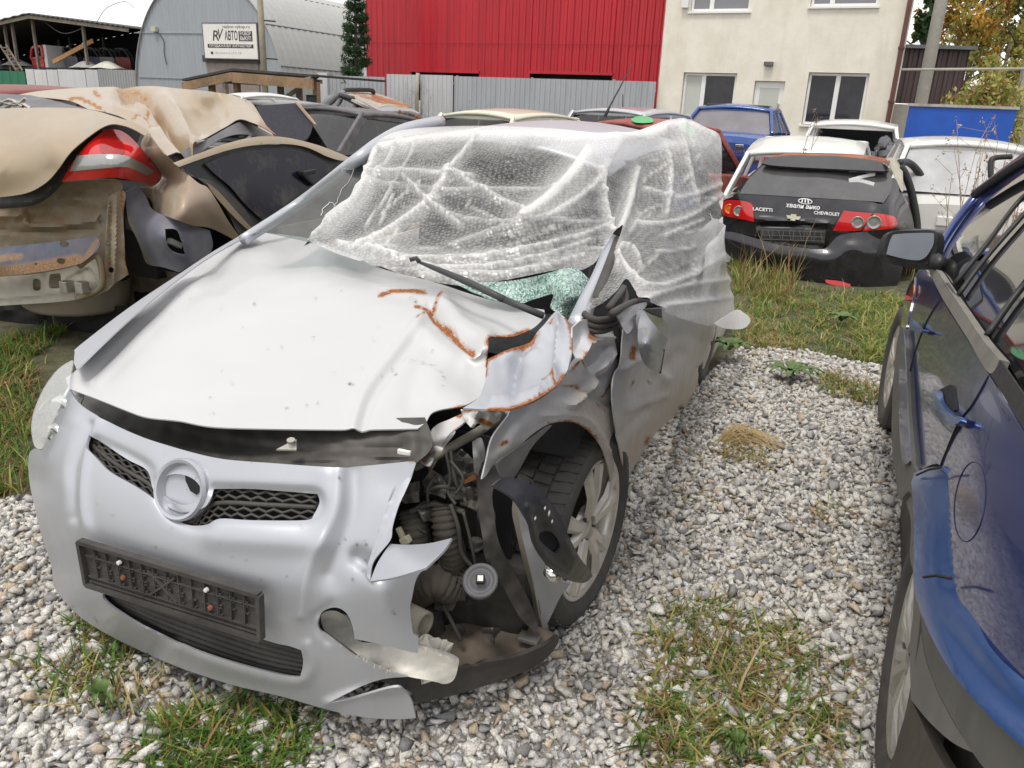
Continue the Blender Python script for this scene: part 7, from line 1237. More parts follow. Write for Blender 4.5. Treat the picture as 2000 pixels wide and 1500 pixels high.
def win_tps(off): 
    uv = [(1815, 516), (1850, 555), (1880, 600), (1950, 700), (2050, 850), (2060, 560), (2060, 400), (2060, 300), (1980, 500), (1930, 560), (1990, 330), (1890, 420), (1840, 500), (1940, 420)]
    X = sside(off)(np.array(uv, float)); return surf_tps([(u, v, (x - CC) @ CF) for (u, v), x in zip(uv, X)], None, 3e-4)
w0, w1 = win_tps(-.015), win_tps(.0)
panel('front_window', [(1832, 516, 1), (1848, 482), (1888, 420), (1940, 366), (2060, 285, 1), (2060, 335, 1), (1995, 385), (1932, 468), (1862, 556, 1), (1848, 545)], w0, GS, suv, step=9)
panel('rear_window', [(1874, 578, 1), (1935, 495), (2060, 355, 1), (2060, 500, 1), (2000, 545), (1926, 650, 1)], w0, GS, suv, step=9)
panel('rear_window', [(1934, 660, 1), (2000, 568), (2060, 518, 1), (2060, 845, 1), (1954, 690, 1)], w0, GS, suv, step=9)
for P in ([(1864, 556), (1932, 470), (1995, 388), (2060, 342)], [(1872, 576), (1935, 492), (2060, 352)], [(1928, 654), (2000, 556), (2060, 508)]): m = MB(); m.tube(w1(np.array(cr(P, 5), float)), .008, 6); m.build('window_pillar', M['black'], suv, True)
m = MB(); m.tube(w1(np.array(cr([(1850, 556), (1880, 604), (1926, 668), (1955, 706)], 5))), .008, 6); m.build('window_seal', M['black'], suv)
m = MB(); m.tube(w1(np.array(cr([(1822, 520), (1845, 470), (1890, 405), (1945, 350), (2060, 270)], 6))), .022, 8); m.build('roof_pillar', BLU, suv, True)
m = MB(); m.tube(cr([S.w(p)[0] for p in ((-.15, 2.0, 1.30), (-.24, 1.6, 1.46), (-.27, .9, 1.56), (-.27, -.6, 1.58))], 6), .02, 6); m.build('roof_rail', M['black'], suv, True)
m = MB(); m.grid([[S.w((-.26 - x, y, 1.54 + .05 * math.sin(3.14 * x / 1.2)))[0] for x in np.linspace(0, 1.25, 7)] for y in (1.5, .8, 0, -.8)]); m.build('roof', BLU, suv, True, solid=.03)
m = MB(); m.grid([[S.w((-.12 - x, y, z))[0] for x in np.linspace(0, 1.5, 5)] for y, z in ((3.5, .78), (3.0, .95), (2.5, 1.0), (2.3, 1.02))]); m.build('hood', BLU, suv, True, solid=.02)
m = MB(); m.box((-1.6, -.8, .3), (-.12, 3.3, .9), S); m.box((-1.6, -.82, .9), (-.14, 2.2, 1.0), S); m.box((-1.72, -.8, .3), (-1.62, 3.4, 1.0), S); m.build('body_shell', M['dark'], suv)
m = MB(); m.grid([[S.w((x, y, z))[0] for x in np.linspace(-1.62, -.10, 9)] for y, z in ((-.86, .45), (-.90, .62), (-.88, .85), (-.84, 1.02))]); m.build('tailgate', BLU, suv, True, solid=.02)
m = MB(); m.grid([[S.w((x, y, z))[0] for x in np.linspace(-1.50, -.22, 7)] for y, z in ((-.83, 1.03), (-.80, 1.3), (-.78, 1.53))]); m.build('tailgate_window', GS, suv, True)
m = MB(); m.box((-1.68, -.98, .28), (-.06, -.84, .48), S); m.build('rear_bumper', CLAD, suv, bevel=.04)
for x in (-1.60, -.24): m = MB(); m.box((x, -.92, .72), (x + .14, -.86, 1.0), S); m.build('tail_lamp', M['red_lens'], suv, bevel=.02)
m = MB()
for y in (1.1, .1):
    for x in (-.5, -1.2): m.box((x - .24, y - .1, .95), (x + .24, y + .02, 1.18), S); m.box((x - .12, y - .08, 1.2), (x + .12, y, 1.38), S)
m.build('seats', M['black'], suv, bevel=.04)
panel('mud_flap', [(1778, 1362, 1), (1792, 1392), (1824, 1460), (1870, 1540, 1), (1735, 1540, 1), (1750, 1460), (1763, 1412)], side_tps(-.004), plain('brown_flap', (.075, .065, .055), .7), suv, step=8, thick=.02)
panel('arch_trim', [(1757, 962, 1), (1772, 944), (1788, 955), (1796, 944), (1804, 1020), (1807, 1126), (1800, 1180), (1802, 1262), (1824, 1334), (1860, 1406), (1900, 1470, 1), (1860, 1450), (1815, 1410), (1779, 1366, 1), (1777, 1260), (1783, 1200), (1785, 1130), (1777, 1085), (1779, 1020), (1769, 980)], side_tps(.002), paint('dirty_trim', (.16, .155, .15), 0, .6, 0, .8, dustcol=(.24, .22, .20)), suv, step=6, thick=.03)
wheel(S.w((-.095, -.0, .335))[0], S.L, suv, R=.335, rr=.235, tread=True, spokes=6, rim_mat=plain('grey_alloy', (.50, .48, .44), .4, .5)); wheel(S.w((-.10, 2.66, .335))[0], S.L - S.F * .06, suv, R=.335, tread=True, spokes=6); wheel(S.w((-1.55, 0, .335))[0], -S.L, suv, R=.335, tread=False); wheel(S.w((-1.55, 2.66, .335))[0], -S.L, suv, R=.335, tread=False)
md = 3.15
mo = panel('mirror', [(1724, 492), (1730, 466), (1745, 452), (1790, 450), (1822, 450), (1832, 460), (1829, 488), (1816, 512), (1798, 514), (1760, 506), (1733, 501)], surf_tps([(1724, 492, md), (1745, 452, md), (1832, 460, md - .08), (1816, 512, md - .08), (1780, 480, md + .0)]), M['black'], suv, step=6, thick=.05)
panel('mirror_glass', [(1733, 490), (1741, 464), (1753, 457), (1816, 455), (1824, 461), (1820, 484), (1796, 508), (1737, 498)], surf_tps([(1724, 492, md - .02), (1745, 452, md - .02), (1832, 460, md - .10), (1816, 512, md - .10)]), NT('mirror_face').p(col=(.19, .20, .22), metal=1., rough=.04), mo, step=8, thick=.003)
m = MB(); m.tube([at(1818, 500, md + .02), at(1836, 516, 3.0)], [.03, .03], 8); m.build('mirror_foot', M['black'], mo, True)
def handle_(P, sf, r, nm='door_handle'):
    m = MB(); L = sf(np.array(cr(P, 5), float)); m.tube(L, r, 8); return m.build(nm, BLU2 if r > .01 else BLU, suv, True)
so = side_tps(.03)
panel('door_handle', [(1820, 770), (1824, 761), (1831, 764), (1835, 782), (1847, 799), (1862, 812), (1876, 814), (1872, 826), (1856, 828), (1838, 810), (1825, 788)], side_tps(.022), BLU2, suv, step=4, thick=.012)
panel('door_handle', [(1776, 628), (1780, 625), (1785, 634), (1793, 641), (1802, 643), (1799, 649), (1788, 648), (1779, 640)], so, BLU2, suv, step=3, thick=.02)
panel('handle_recess', [(1830, 766), (1845, 756), (1860, 752), (1864, 775), (1866, 800), (1850, 800), (1838, 785)], side_tps(.004), M['dark'], suv, step=5)
t = thing('mirror_housing', at(1955, 320, 5.6), 'empty black mirror frame above the blue car bonnet', 'mirror'); m = MB(); m.tube(cr([at(1975, 306, 5.6), at(1945, 308, 5.6), at(1936, 316, 5.6), at(1936, 345, 5.6), at(1945, 352, 5.6)], 5), .02, 6); m.build('frame', M['black'], t, True); m = MB(); m.bar(at(1945, 352, 5.6), at(1965, 365, 5.5), .04); m.build('stalk', M['black'], t)

# ================================================================ BLACK HATCHBACK (middle right)
_p = at(1585, 450, 8.0); K = Frame(_p[0], _p[1], math.sin(.40), math.cos(.40))
bh = thing('black_hatchback', K.O, 'black hatchback seen from behind with red round tail lamps', 'car')
BLK = paint('black_paint', (.014, .014, .02), .2, .24, .6, .10, dustcol=(.2, .19, .18)); 
def kp(name, out, ctrl, mat, step=5, parent=None, **k): return panel(name, out, surf_tps(ctrl, K), mat, parent or bh, step=step, **k)
REARC = [(1412, 392, 'y', .25), (1412, 440, 'y', .20), (1442, 380, 'y', .14), (1470, 430, 'y', .02), (1500, 385, 'y', .10), (1600, 390, 'y', .06), (1600, 440, 'y', -.02), (1700, 398, 'y', .10), (1690, 440, 'y', .02), (1740, 400, 'y', .20), (1750, 437, 'y', .16), (1775, 417, 'y', .55), (1785, 455, 'y', .60), (1550, 430, 'y', .0), (1550, 480, 'y', .02), (1482, 467, 'y', .03), (1615, 480, 'y', .02)]
s_re = surf_tps(REARC, K)
panel('tailgate', [(1442, 379, 1), (1500, 382), (1600, 388), (1690, 393), (1715, 398, 1), (1705, 416), (1682, 450, 1), (1660, 452), (1628, 452), (1616, 480), (1600, 486), (1525, 477), (1483, 469, 1), (1474, 436), (1470, 400), (1458, 392), (1430, 386)], s_re, BLK, bh, step=5, bumps=[([(1480, 443), (1500, 439), (1612, 443)], 4, -.035), ([(1480, 428), (1620, 436)], 5, .02), ([(1475, 470), (1530, 480), (1605, 488)], 4, .02)])
panel('rear_quarter', [(1412, 391, 1), (1430, 384), (1442, 379), (1470, 399), (1474, 436), (1484, 470), (1470, 500), (1420, 470, 1), (1412, 440)], lambda p: s_re(p) + K.F * .012, BLK, bh, step=6)
panel('rear_quarter', [(1715, 398, 1), (1728, 396), (1740, 374), (1742, 350), (1750, 352), (1768, 392), (1780, 417), (1786, 452), (1784, 500), (1765, 520, 1), (1680, 480), (1682, 450), (1705, 416)], lambda p: s_re(p) + K.F * .012, BLK, bh, step=6)
kp('bumper', [(1415, 452, 1), (1440, 455), (1484, 468), (1525, 478), (1600, 487), (1618, 480), (1640, 460), (1690, 452), (1750, 446), (1768, 460, 1), (1765, 510), (1750, 560), (1700, 594, 1), (1640, 590), (1575, 580), (1520, 560), (1485, 538), (1425, 500), (1416, 480)], [(1415, 452, 'y', .18), (1484, 468, 'y', -.02), (1550, 482, 'y', -.05), (1618, 485, 'y', -.04), (1690, 455, 'y', .02), (1750, 448, 'y', .18), (1768, 480, 'y', .3), (1425, 500, 'y', .12), (1500, 505, 'y', -.08), (1600, 515, 'y', -.09), (1700, 510, 'y', -.02), (1485, 538, 'y', .0), (1575, 580, 'y', -.02), (1700, 594, 'y', .05), (1750, 560, 'y', .25)], BLK, bumps=[([(1420, 470), (1500, 492), (1620, 503), (1655, 486), (1715, 490)], 16, .03)])
kp('rear_window', [(1492, 321, 1), (1562, 325), (1650, 328), (1735, 331, 1), (1742, 350), (1740, 373), (1726, 396, 1), (1700, 393), (1600, 387), (1500, 381), (1444, 378, 1), (1462, 350)], [(1492, 321, 'y', .50), (1600, 326, 'y', .46), (1735, 331, 'y', .52), (1726, 396, 'y', .16), (1600, 387, 'y', .08), (1444, 378, 'y', .15), (1600, 355, 'y', .25)], plain('tailgate_glass', (.07, .068, .07), .14, var=.3, sc=8, bump=0, coat=1.), 7)
kp('spoiler', [(1488, 319, 1), (1500, 310), (1540, 304), (1600, 304), (1650, 306), (1712, 314), (1737, 329, 1), (1734, 334), (1690, 333), (1650, 331), (1567, 327), (1510, 323)], [(1488, 319, 'y', .42), (1600, 304, 'y', .55), (1737, 329, 'y', .44), (1567, 327, 'y', .34), (1650, 331, 'y', .34), (1712, 314, 'y', .52)], BLK, 4, thick=.02)
kp('roof', [(1500, 308, 1), (1528, 301), (1560, 298), (1650, 300), (1700, 304), (1735, 310, 1), (1738, 318), (1712, 316), (1650, 308), (1540, 306)], [(1500, 308, 'y', .6), (1560, 298, 'y', 1.1), (1650, 300, 'y', 1.1), (1735, 310, 'y', .75), (1712, 316, 'y', .58), (1540, 306, 'y', .6)], plain('rust_red_roof', (.28, .10, .05), .9, var=.6, sc=30, bump=.4), 4, noise=.01)
kp('roof_pillar', [(1730, 308, 1), (1745, 308), (1762, 312), (1763, 330), (1764, 372), (1760, 372, 1), (1750, 350), (1742, 332)], [(1730, 308, 'y', .6), (1762, 312, 'y', .85), (1764, 372, 'y', .5), (1742, 332, 'y', .55)], plain('bare_pillar', (.40, .38, .31), .6, var=.3), 4)
def lamp(out, nm='tail_lamp'):
    return panel(nm, out, lambda p: s_re(p) - K.F * .012, M['red_lens'], bh, step=4, thick=.02)
l1 = lamp([(1411, 405, 1), (1416, 392), (1440, 391), (1461, 394), (1470, 400, 1), (1473, 433, 1), (1455, 429), (1413, 420)]); l2 = lamp([(1648, 411, 1), (1675, 414), (1704, 416, 1), (1681, 450, 1), (1650, 451), (1627, 450, 1)]); l3 = lamp([(1707, 416, 1), (1730, 419), (1748, 424), (1752, 437), (1740, 446), (1685, 451, 1)])
for l, u, v, r, mt in ((l1, 1425, 408, .045, 'orange_lens'), (l1, 1443, 412, .048, 'clear_lens'), (l2, 1675, 434, .052, 'clear_lens'), (l3, 1707, 434, .058, 'clear_lens')):
    c = s_re(np.array([(u, v)], float))[0] - K.F * .014; m = MB(); m.lathe([(0, r * 1.15), (.008, r * 1.12), (.01, r), (.004, r * .95), (.006, r * .5), (.006, 0)], c, -K.F, 20, u=K.L); m.build('round_lamp', M[mt], l, True)
kp('reflector', [(1612, 546, 1), (1640, 549), (1661, 555, 1), (1658, 560), (1630, 557), (1614, 552)], [(1612, 546, 'y', -.13), (1661, 555, 'y', -.10), (1630, 557, 'y', -.13)], M['red_lens'], 4)
pl = kp('number_plate_holder', [(1484, 446, 1), (1613, 449, 1), (1610, 476, 1), (1525, 470), (1486, 465, 1)], [(1484, 446, 'y', -.01), (1613, 449, 'y', -.03), (1610, 476, 'y', -.03), (1486, 465, 'y', -.02)], M['blackdirty'], 5)
m = MB()
for q in range(12): u = 1490 + q * 10.2; m.bar(K.on(u, 450, 'y', -.045), K.on(u + (4 if q % 2 else -3), 466 + q * .6, 'y', -.045), .012, .006)
for v in (452, 462, 470): m.bar(K.on(1488, v - 3, 'y', -.045), K.on(1610, v + 1, 'y', -.045), .008, .006)
m.build('holder_ribs', M['greyplastic'], pl)
wl = plain('white_decal', (.78, .78, .78), .5, var=.03)
m = MB()
for P, w_ in (([(1658, 334), (1690, 335), (1709, 341)], .03), ([(1709, 341), (1684, 346), (1658, 353)], .04), ([(1658, 354), (1680, 354), (1707, 361)], .045)):
    s_ = surf_tps([(1492, 321, 'y', .49), (1600, 326, 'y', .45), (1735, 331, 'y', .51), (1726, 396, 'y', .15), (1600, 387, 'y', .07), (1444, 378, 'y', .14), (1600, 355, 'y', .24)], K); L = cr([s_(np.array([p], float))[0] for p in P], 4)
    for a, b in zip(L[:-1], L[1:]): m.bar(a, b, w_, .004, K.F)
m.build('paint_mark', wl, bh)
def kt(u, v, X, Yv, k): p = np.array([(u + X * k, v - Yv * k + X * k * .09)]); return s_re(p)[0]
def ktext(txt, u, v, w, hpx, mat, **kw):
    text_mesh(txt, 1, lambda x, y, h: s_re(np.array([(u + x * w, v - y * hpx + x * w * .085)]))[0] - K.F * .016, mat, 'lettering', bh, width=1., depth=0, **kw)
ktext('хвали анко', 1568, 403, 67, 12, wl, shear=.2, bold=.02); ktext('LACETTI', 1490, 409, 38, 9, wl, bold=.02); ktext('CHEVROLET', 1615, 417, 50, 9, wl, bold=.02)
m = MB(); a = np.linspace(0, 6.283, 25); m.tube([kt(1573, 393, math.cos(t), math.sin(t) * .38, 13) - K.F * .017 for t in a], .006, 4)
for q in (-.5, 0, .5): m.bar(kt(1573, 393, q, -.2, 13) - K.F * .017, kt(1573, 393, q * .8, .3, 13) - K.F * .017, .012, .004, K.F)
m.build('crown_decal', wl, bh)
bt = [(-1, -.28), (-.33, -.28), (-.33, -.5), (.45, -.5), (.40, -.22), (1.05, -.22), (.8, .28), (.25, .28), (.28, .5), (-.42, .5), (-.38, .25), (-.78, .25)]; m = MB(); V = [kt(1550, 424, x, -y * .9, 14) - K.F * .03 for x, y in bt]; m.add(V, [tuple(range(12))]); m.build('emblem', plain('pale_gold', (.62, .60, .48), .4, .3), bh)
m = MB(); P = cr([K.on(1757, 318, 'y', .75), K.on(1775, 318, 'y', 1.0), K.on(1795, 338, 'y', 1.1), K.on(1808, 370, 'y', 1.1), K.on(1812, 420, 'y', .95), K.on(1806, 470, 'y', .85)], 6); m.tube(P, .038, 8); m.tube(cr([K.on(1757, 325, 'y', .74), K.on(1768, 340, 'y', .76), K.on(1780, 375, 'y', .78), K.on(1790, 430, 'y', .78), K.on(1792, 480, 'y', .75)], 6), .04, 8); m.build('door_opening_seal', M['black'], bh, True)
kp('bare_inner_panel', [(1808, 400, 1), (1822, 405), (1832, 425), (1836, 460), (1830, 480), (1812, 480, 1), (1806, 440)], [(1808, 400, 'y', 1.0), (1836, 460, 'y', 1.2), (1812, 480, 'y', 1.)], plain('pale_inner', (.45, .42, .36), .7), 4)
kp('bare_inner_panel', [(1836, 432, 1), (1842, 440), (1838, 475), (1828, 484, 1), (1830, 455)], [(1836, 432, 'y', 1.15), (1838, 475, 'y', 1.1), (1828, 484, 'y', 1.1)], plain('orange_primer', (.45, .15, .04), .7), 4)
m = MB(); m.box((-.72, .55, .1), (.72, 3.6, .78), K); m.box((-.66, .6, .78), (.66, 2.6, .86), K); m.build('body_shell', M['dark'], bh)
m = MB(); m.grid([[K.w((x, y, z))[0] for x, z in ((-.80, .35), (-.80, .8), (-.62, .84))] for y in (1.6, 2.4, 3.4, 4.0)]); m.grid([[K.w((x, y, z))[0] for x, z in ((.82, .3), (.82, .8), (.66, .86))] for y in (.5, 1.2, 2.4, 3.4, 4.0)]); m.build('body_side', BLK, bh, True, solid=.02)
for x in (-.62, .62): m = MB(); m.bar(K.w((x, 1.1, 1.0))[0], K.w((x * .92, 2.2, 1.05))[0], .06); m.bar(K.w((x * .92, 2.2, 1.05))[0], K.w((x, 3.1, .8))[0], .05); m.build('roof_rail', M['rusty'], bh)
# ================================================================ OTHER WRECKS
SEDAN = dict(A=.20, R1=.03, R2=-.24, C=-.37); HATCH = dict(A=.22, R1=.06, R2=-.37, C=-.475)
def gcar(name, label, u, v, d, yaw, P, glassm='glass', kind=HATCH, L=4.1, W=1.68, H=None, pitch=0, roll=0, wheels=True, nog=(), z0=.2, roofm=None, mid=None, seat=True, cat='car', tail=None, pil=None, zb=None):
    """a whole car: lofted lower body, roof on pillars, panes, wheels; (u, v, d) is where the middle of its roof stands"""
    p = at(u, v, d); H = H or p[2]; base = p[2] - H; ym = (kind['R1'] + kind['R2']) / 2 * L
    f0 = Frame(p[0] - math.sin(yaw) * ym, p[1] - math.cos(yaw) * ym, math.sin(yaw), math.cos(yaw), base)
    Rm = np.array(Matrix.Rotation(pitch, 3, 'X') @ Matrix.Rotation(roll, 3, 'Y'))
    w = lambda q: f0.w((np.asarray(q, float).reshape(-1, 3) - (0, 0, H * .5)) @ Rm.T + (0, 0, H * .5))
    t = thing(name, f0.O, label, cat); zb = zb or H * .62
    st = [(-.5, .41, .84), (-.49, .455, .93), (-.44, .485, .985), (-.3, .497, 1.), (0, .5, .99), (.2, .5, .96), (.3, .495, .91), (.4, .48, .84), (.465, .45, .76), (.495, .40, .66)]
    rows = []
    for y, hw, zt in st:
        hw *= W; zt *= zb; half = [(hw * .86, z0), (hw * .97, z0 + .08), (hw, zt * .55 + .1), (hw * .99, zt * .82), (hw * .955, zt * .965), (hw * .84, zt + .004), (hw * .4, zt + .03), (0, zt + .035)]
        rows.append([w((x, y * L, z))[0] for x, z in half] + [w((-x, y * L, z))[0] for x, z in half[-2::-1]])
    m = MB(); m.grid(rows); n = len(rows[0]); V0 = rows[0]; V1 = rows[-1]; m.add(V0, [tuple(range(n))]); m.add(V1, [tuple(range(n))[::-1]]); m.build('body', P, t, auto=38)
    c = {k: kind[k] * L for k in 'A R1 R2 C'.split()}; wb, wt = .44 * W, .355 * W; zr = H - .06
    pt = lambda s, k: np.array([s * (wb if k in 'AC' else wt), c[k], (zb * (.965 if k == 'A' else .99)) if k in 'AC' else (zr - (.02 if k == 'R1' else .03))])
    m = MB(); m.grid([[w((x * wt * 1.06, yy, zr + .055 * (1 - x * x) * 1. - .05 * ((yy - ym) / (c['R1'] - ym)) ** 2 + .02))[0] for x in np.linspace(-1, 1, 9)] for yy in np.linspace(c['R1'] + .04, c['R2'] - .05, 9)]); m.build('roof', roofm or P, t, True, solid=.035)
    m = MB(); pw = .07
    B = {}
    for s in (-1, 1):
        A_, R1_, R2_, C_ = (pt(s, k) for k in ('A', 'R1', 'R2', 'C')); yb = (c['R1'] + c['R2']) / 2 + .05; Bt = np.array([s * wt, yb, zr - .01]); Bb = np.array([s * wb, yb - .03, zb]); B[s] = (Bt, Bb)
        for a, b, ww in ((A_, R1_, pw), (R1_, R2_, pw * .8), (R2_, C_, pw * (2.0 if kind is HATCH else 1.6)), (Bb, Bt, pw * 1.2)): m.bar(w(a)[0], w(b)[0], ww, pw * .7, up=tuple(f0.L * s))
    m.bar(w(pt(-1, 'R1'))[0], w(pt(1, 'R1'))[0], .06); m.bar(w(pt(-1, 'R2'))[0], w(pt(1, 'R2'))[0], .06); m.build('pillars', pil or P, t, bevel=.012)
    g = M[glassm] if isinstance(glassm, str) else glassm
    def pane(nm, a, b, c_, d_, ins=.06, bow=0):
        a, b, c_, d_ = (np.array(q) for q in (a, b, c_, d_)); cc = (a + b + c_ + d_) / 4; a, b, c_, d_ = (q + (cc - q) * ins for q in (a, b, c_, d_)); m = MB()
        m.grid([[w((a * (1 - i) + b * i) * (1 - j) + (d_ * (1 - i) + c_ * i) * j + np.array([0, bow * 4 * i * (1 - i), 0]))[0] for i in np.linspace(0, 1, 7)] for j in np.linspace(0, 1, 4)]); m.build(nm, g, t, True)
    if 'front' not in nog: pane('windshield', pt(-1, 'A'), pt(1, 'A'), pt(1, 'R1'), pt(-1, 'R1'), .03, .05)
    if 'rear' not in nog: pane('rear_window', pt(-1, 'C'), pt(1, 'C'), pt(1, 'R2'), pt(-1, 'R2'), .05, -.05)
    if 'side' not in nog:
        for s in (-1, 1): Bt, Bb = B[s]; pane('side_window', pt(s, 'A'), Bb, Bt, pt(s, 'R1'), .07); pane('side_window', Bb, pt(s, 'C'), pt(s, 'R2'), Bt, .09)
    m = MB(); m.grid([[w((x * wb * .93, y, zb + .045))[0] for x in (-1, 0, 1)] for y in (c['A'] - .1, 0, c['C'] + .12)]); m.build('interior', M['dark'], t)
    if seat:
        for x in (-.36, .36):
            for y in (c['R1'] - .45, c['R2'] + .35): m = MB(); q = np.array([x, y, zb + .1]); m.add([w(q + np.array([a * .2, -b * .12 + e * .04, b * .36]))[0] for a in (-1, 1) for b in (0, 1) for e in (-1, 1)], [(0, 1, 3, 2), (4, 6, 7, 5), (0, 4, 5, 1), (2, 3, 7, 6), (0, 2, 6, 4), (1, 5, 7, 3)]); m.build('seat', M['black'], t, bevel=.04)
    if wheels:
        for s in (-1, 1):
            for y in (.31, -.29):
                m = MB(); m.lathe([(-.09, .17), (-.09, .26), (-.07, .29), (.07, .29), (.09, .26), (.085, .18), (.06, .17)], w((s * (W / 2 - .10), y * L, .29))[0], f0.L * s, 24); o = m.build('wheel', M['rubber'], t, True)
                m = MB(); m.lathe([(.07, .175), (.06, .12), (.075, .05), (.07, 0)], w((s * (W / 2 - .10), y * L, .29))[0], f0.L * s, 20); m.build('hubcap', M['alloy'], o, True)
    return t, w, dict(L=L, W=W, H=H, zb=zb, c=c, f0=f0, wt=wt, wb=wb, zr=zr)
pg = lambda nm, c, **k: paint(nm, c, k.pop('metal', .2), k.pop('rough', .3), k.pop('coat', .6), k.pop('dust', .16), **k)
# burnt estate car with roof rails
bs = thing('burnt_estate', at(730, 220, 14.5) * (1, 1, 0), 'burnt out estate car with roof rails and a rusty roof', 'car')
def bp(name, out, ctrl, mat, step=5, **k): return panel(name, out, surf_tps(ctrl), mat, bs, step=step, **k)
SCORCH = plain('scorched_metal', (.16, .16, .17), .75, var=.5)
RUSTP = paint('burnt_roof', (.42, .40, .36), .1, .7, 0, .3, rustc=(.33, .12, .05), rustall=.55)
bp('roof', [(668, 178, 1), (700, 177), (725, 180), (760, 190), (802, 207, 1), (795, 211), (755, 206), (735, 214, 1), (705, 202), (675, 186)], [(668, 178, 15.6), (725, 180, 16.2), (802, 207, 15.4), (735, 214, 14.2), (675, 186, 14.6)], RUSTP, 4, thick=.04, rust=[([(730, 190), (800, 208)], 8, .8), ([(690, 182), (760, 203)], 4, .6)])
bp('roof_edge', [(735, 214, 1), (755, 207), (795, 211), (806, 213), (822, 222, 1), (800, 221), (760, 221), (738, 221)], [(735, 214, 14.2), (822, 222, 14.6), (795, 211, 14.9), (760, 221, 14.)], plain('scorched_edge', (.28, .28, .29), .7), 4, thick=.03)
m = MB()
for P, r in (([(632, 212, 14.2), (645, 195, 14.4), (672, 183, 14.6)], .08), ([(672, 188, 14.5), (705, 204, 14.3), (738, 222, 14.1)], .06), ([(650, 215, 14.2), (665, 195, 14.5)], .05), ([(692, 214, 14.2), (700, 200, 14.4)], .06), ([(630, 215, 14.1), (700, 217, 14.1), (740, 221, 14.0)], .05), ([(738, 222, 14.0), (800, 222, 14.3), (822, 232, 14.5), (832, 240, 14.5)], .05), ([(770, 224, 14.), (822, 236, 14.3)], .04), ([(655, 182, 15.5), (632, 215, 15.4)], .06)): m = MB(); m.tube(cr([at(*p) for p in P], 4), r, 6); m.build('pillar', SCORCH, bs, True)
for P in ([(670, 182, 14.6), (676, 176, 14.9), (722, 176, 15.8), (730, 181, 16.)], [(665, 186, 14.4), (690, 193, 14.2)]): m = MB(); m.tube(cr([at(*p) for p in P], 4), .045, 6); m.build('roof_rail', M['black'], bs, True)
q = at(720, 240, 14.6); fb_ = Frame(q[0], q[1], math.sin(1.1), math.cos(1.1)); m = MB(); m.box((-.8, -1.9, .15), (.8, 2.2, q[2] - .02), fb_); m.build('body', plain('burnt_body', (.12, .11, .10), .85, var=.6), bs, bevel=.12)
m = MB()
for i in range(26): c = at(RNG.uniform(765, 818), RNG.uniform(226, 238), 14.1); m.bar(c, c + RNG.normal(0, .07, 3), .03, .05)
m.build('scrap', M['rusty'], bs)
# grey hatch leaning nose down
t_, w_, s_ = gcar('grey_hatchback', 'dusty dark grey hatchback with closed side windows beside the silver windscreen', 703, 224, 9.5, .52, pg('dusty_charcoal', (.10, .095, .105), dust=.75, dustcol=(.22, .20, .21), rough=.5, coat=.1), 'glass', dict(A=.24, R1=.07, R2=-.30, C=-.45), L=3.7, W=1.66, H=1.5, pitch=-.09, z0=.15, pil=None)
# dark car with raised boot lid
t_, w_, s_ = gcar('dark_sedan', 'dark saloon with its boot gaping open behind the beige roof', 556, 199, 10.8, .5, pg('dull_black', (.06, .06, .07), dust=.5, rough=.5), 'glass', SEDAN, L=4.3, H=1.42, nog=('rear',))
panel('boot_cavity', [(500, 207, 1), (540, 204), (580, 201, 1), (596, 220), (612, 240, 1), (600, 270), (560, 292, 1), (545, 280), (520, 245)], surf_tps([(500, 207, 8.8), (580, 201, 9.2), (612, 240, 8.6), (560, 292, 7.6), (530, 250, 8.2)]), plain('black_lining', (.012, .012, .022), .85, bump=.05), t_, step=7, thick=.02)
panel('boot_edge', [(577, 201, 1), (581, 201), (613, 239), (611, 241, 1), (595, 223)], surf_tps([(576, 201, 9.1), (614, 239, 8.5), (594, 222, 8.8)]), plain('rust_edge', (.40, .27, .17), .7), t_, step=4, thick=.02)
panel('boot_lid', [(482, 195, 1), (496, 206), (520, 245), (548, 285), (538, 287), (510, 250), (490, 215, 1)], surf_tps([(482, 195, 7.6), (548, 285, 7.0), (515, 248, 7.2), (490, 215, 7.4)]), TANP, t_, step=5, thick=.02)
gcar('grey_saloon', 'dusty beige grey saloon roof between the boot of the dark saloon and the burnt car', 655, 216, 11.6, .5, pg('mid_grey', (.40, .38, .35), dust=.6), 'glass', SEDAN, L=4.3, H=1.46)
gcar('white_van', 'white car roof showing under the timber shelter', 508, 183, 17.5, .9, pg('chalk_white', (.75, .75, .74), metal=0), 'glass', SEDAN, L=4.2, H=1.7)
gcar('maroon_car', 'faded maroon car roof behind the beige sedan at the far left', 70, 172, 8.6, .42, pg('maroon', (.20, .035, .03), rough=.55, coat=.1), 'glass_dark', HATCH, H=1.62)
gcar('cream_car', 'cream car whose roof just shows above the silver roof', 1003, 217, 10.5, .5, pg('cream_yellow', (.70, .68, .55), metal=0), 'glass', HATCH, H=1.58, W=1.45)
t_, w_, s_ = gcar('silver_car', 'pale silver car beside the red hatchback, half hidden by the antenna', 1238, 213, 12.5, .55, pg('pale_silver', (.50, .52, .55), metal=.4), 'glass', HATCH, H=1.66, W=1.65)
m = MB(); a = at(1216, 222, 12.2); m.tube([a, a + (-.02, 0, .28)], .008, 5); m.build('antenna', M['black'], t_)
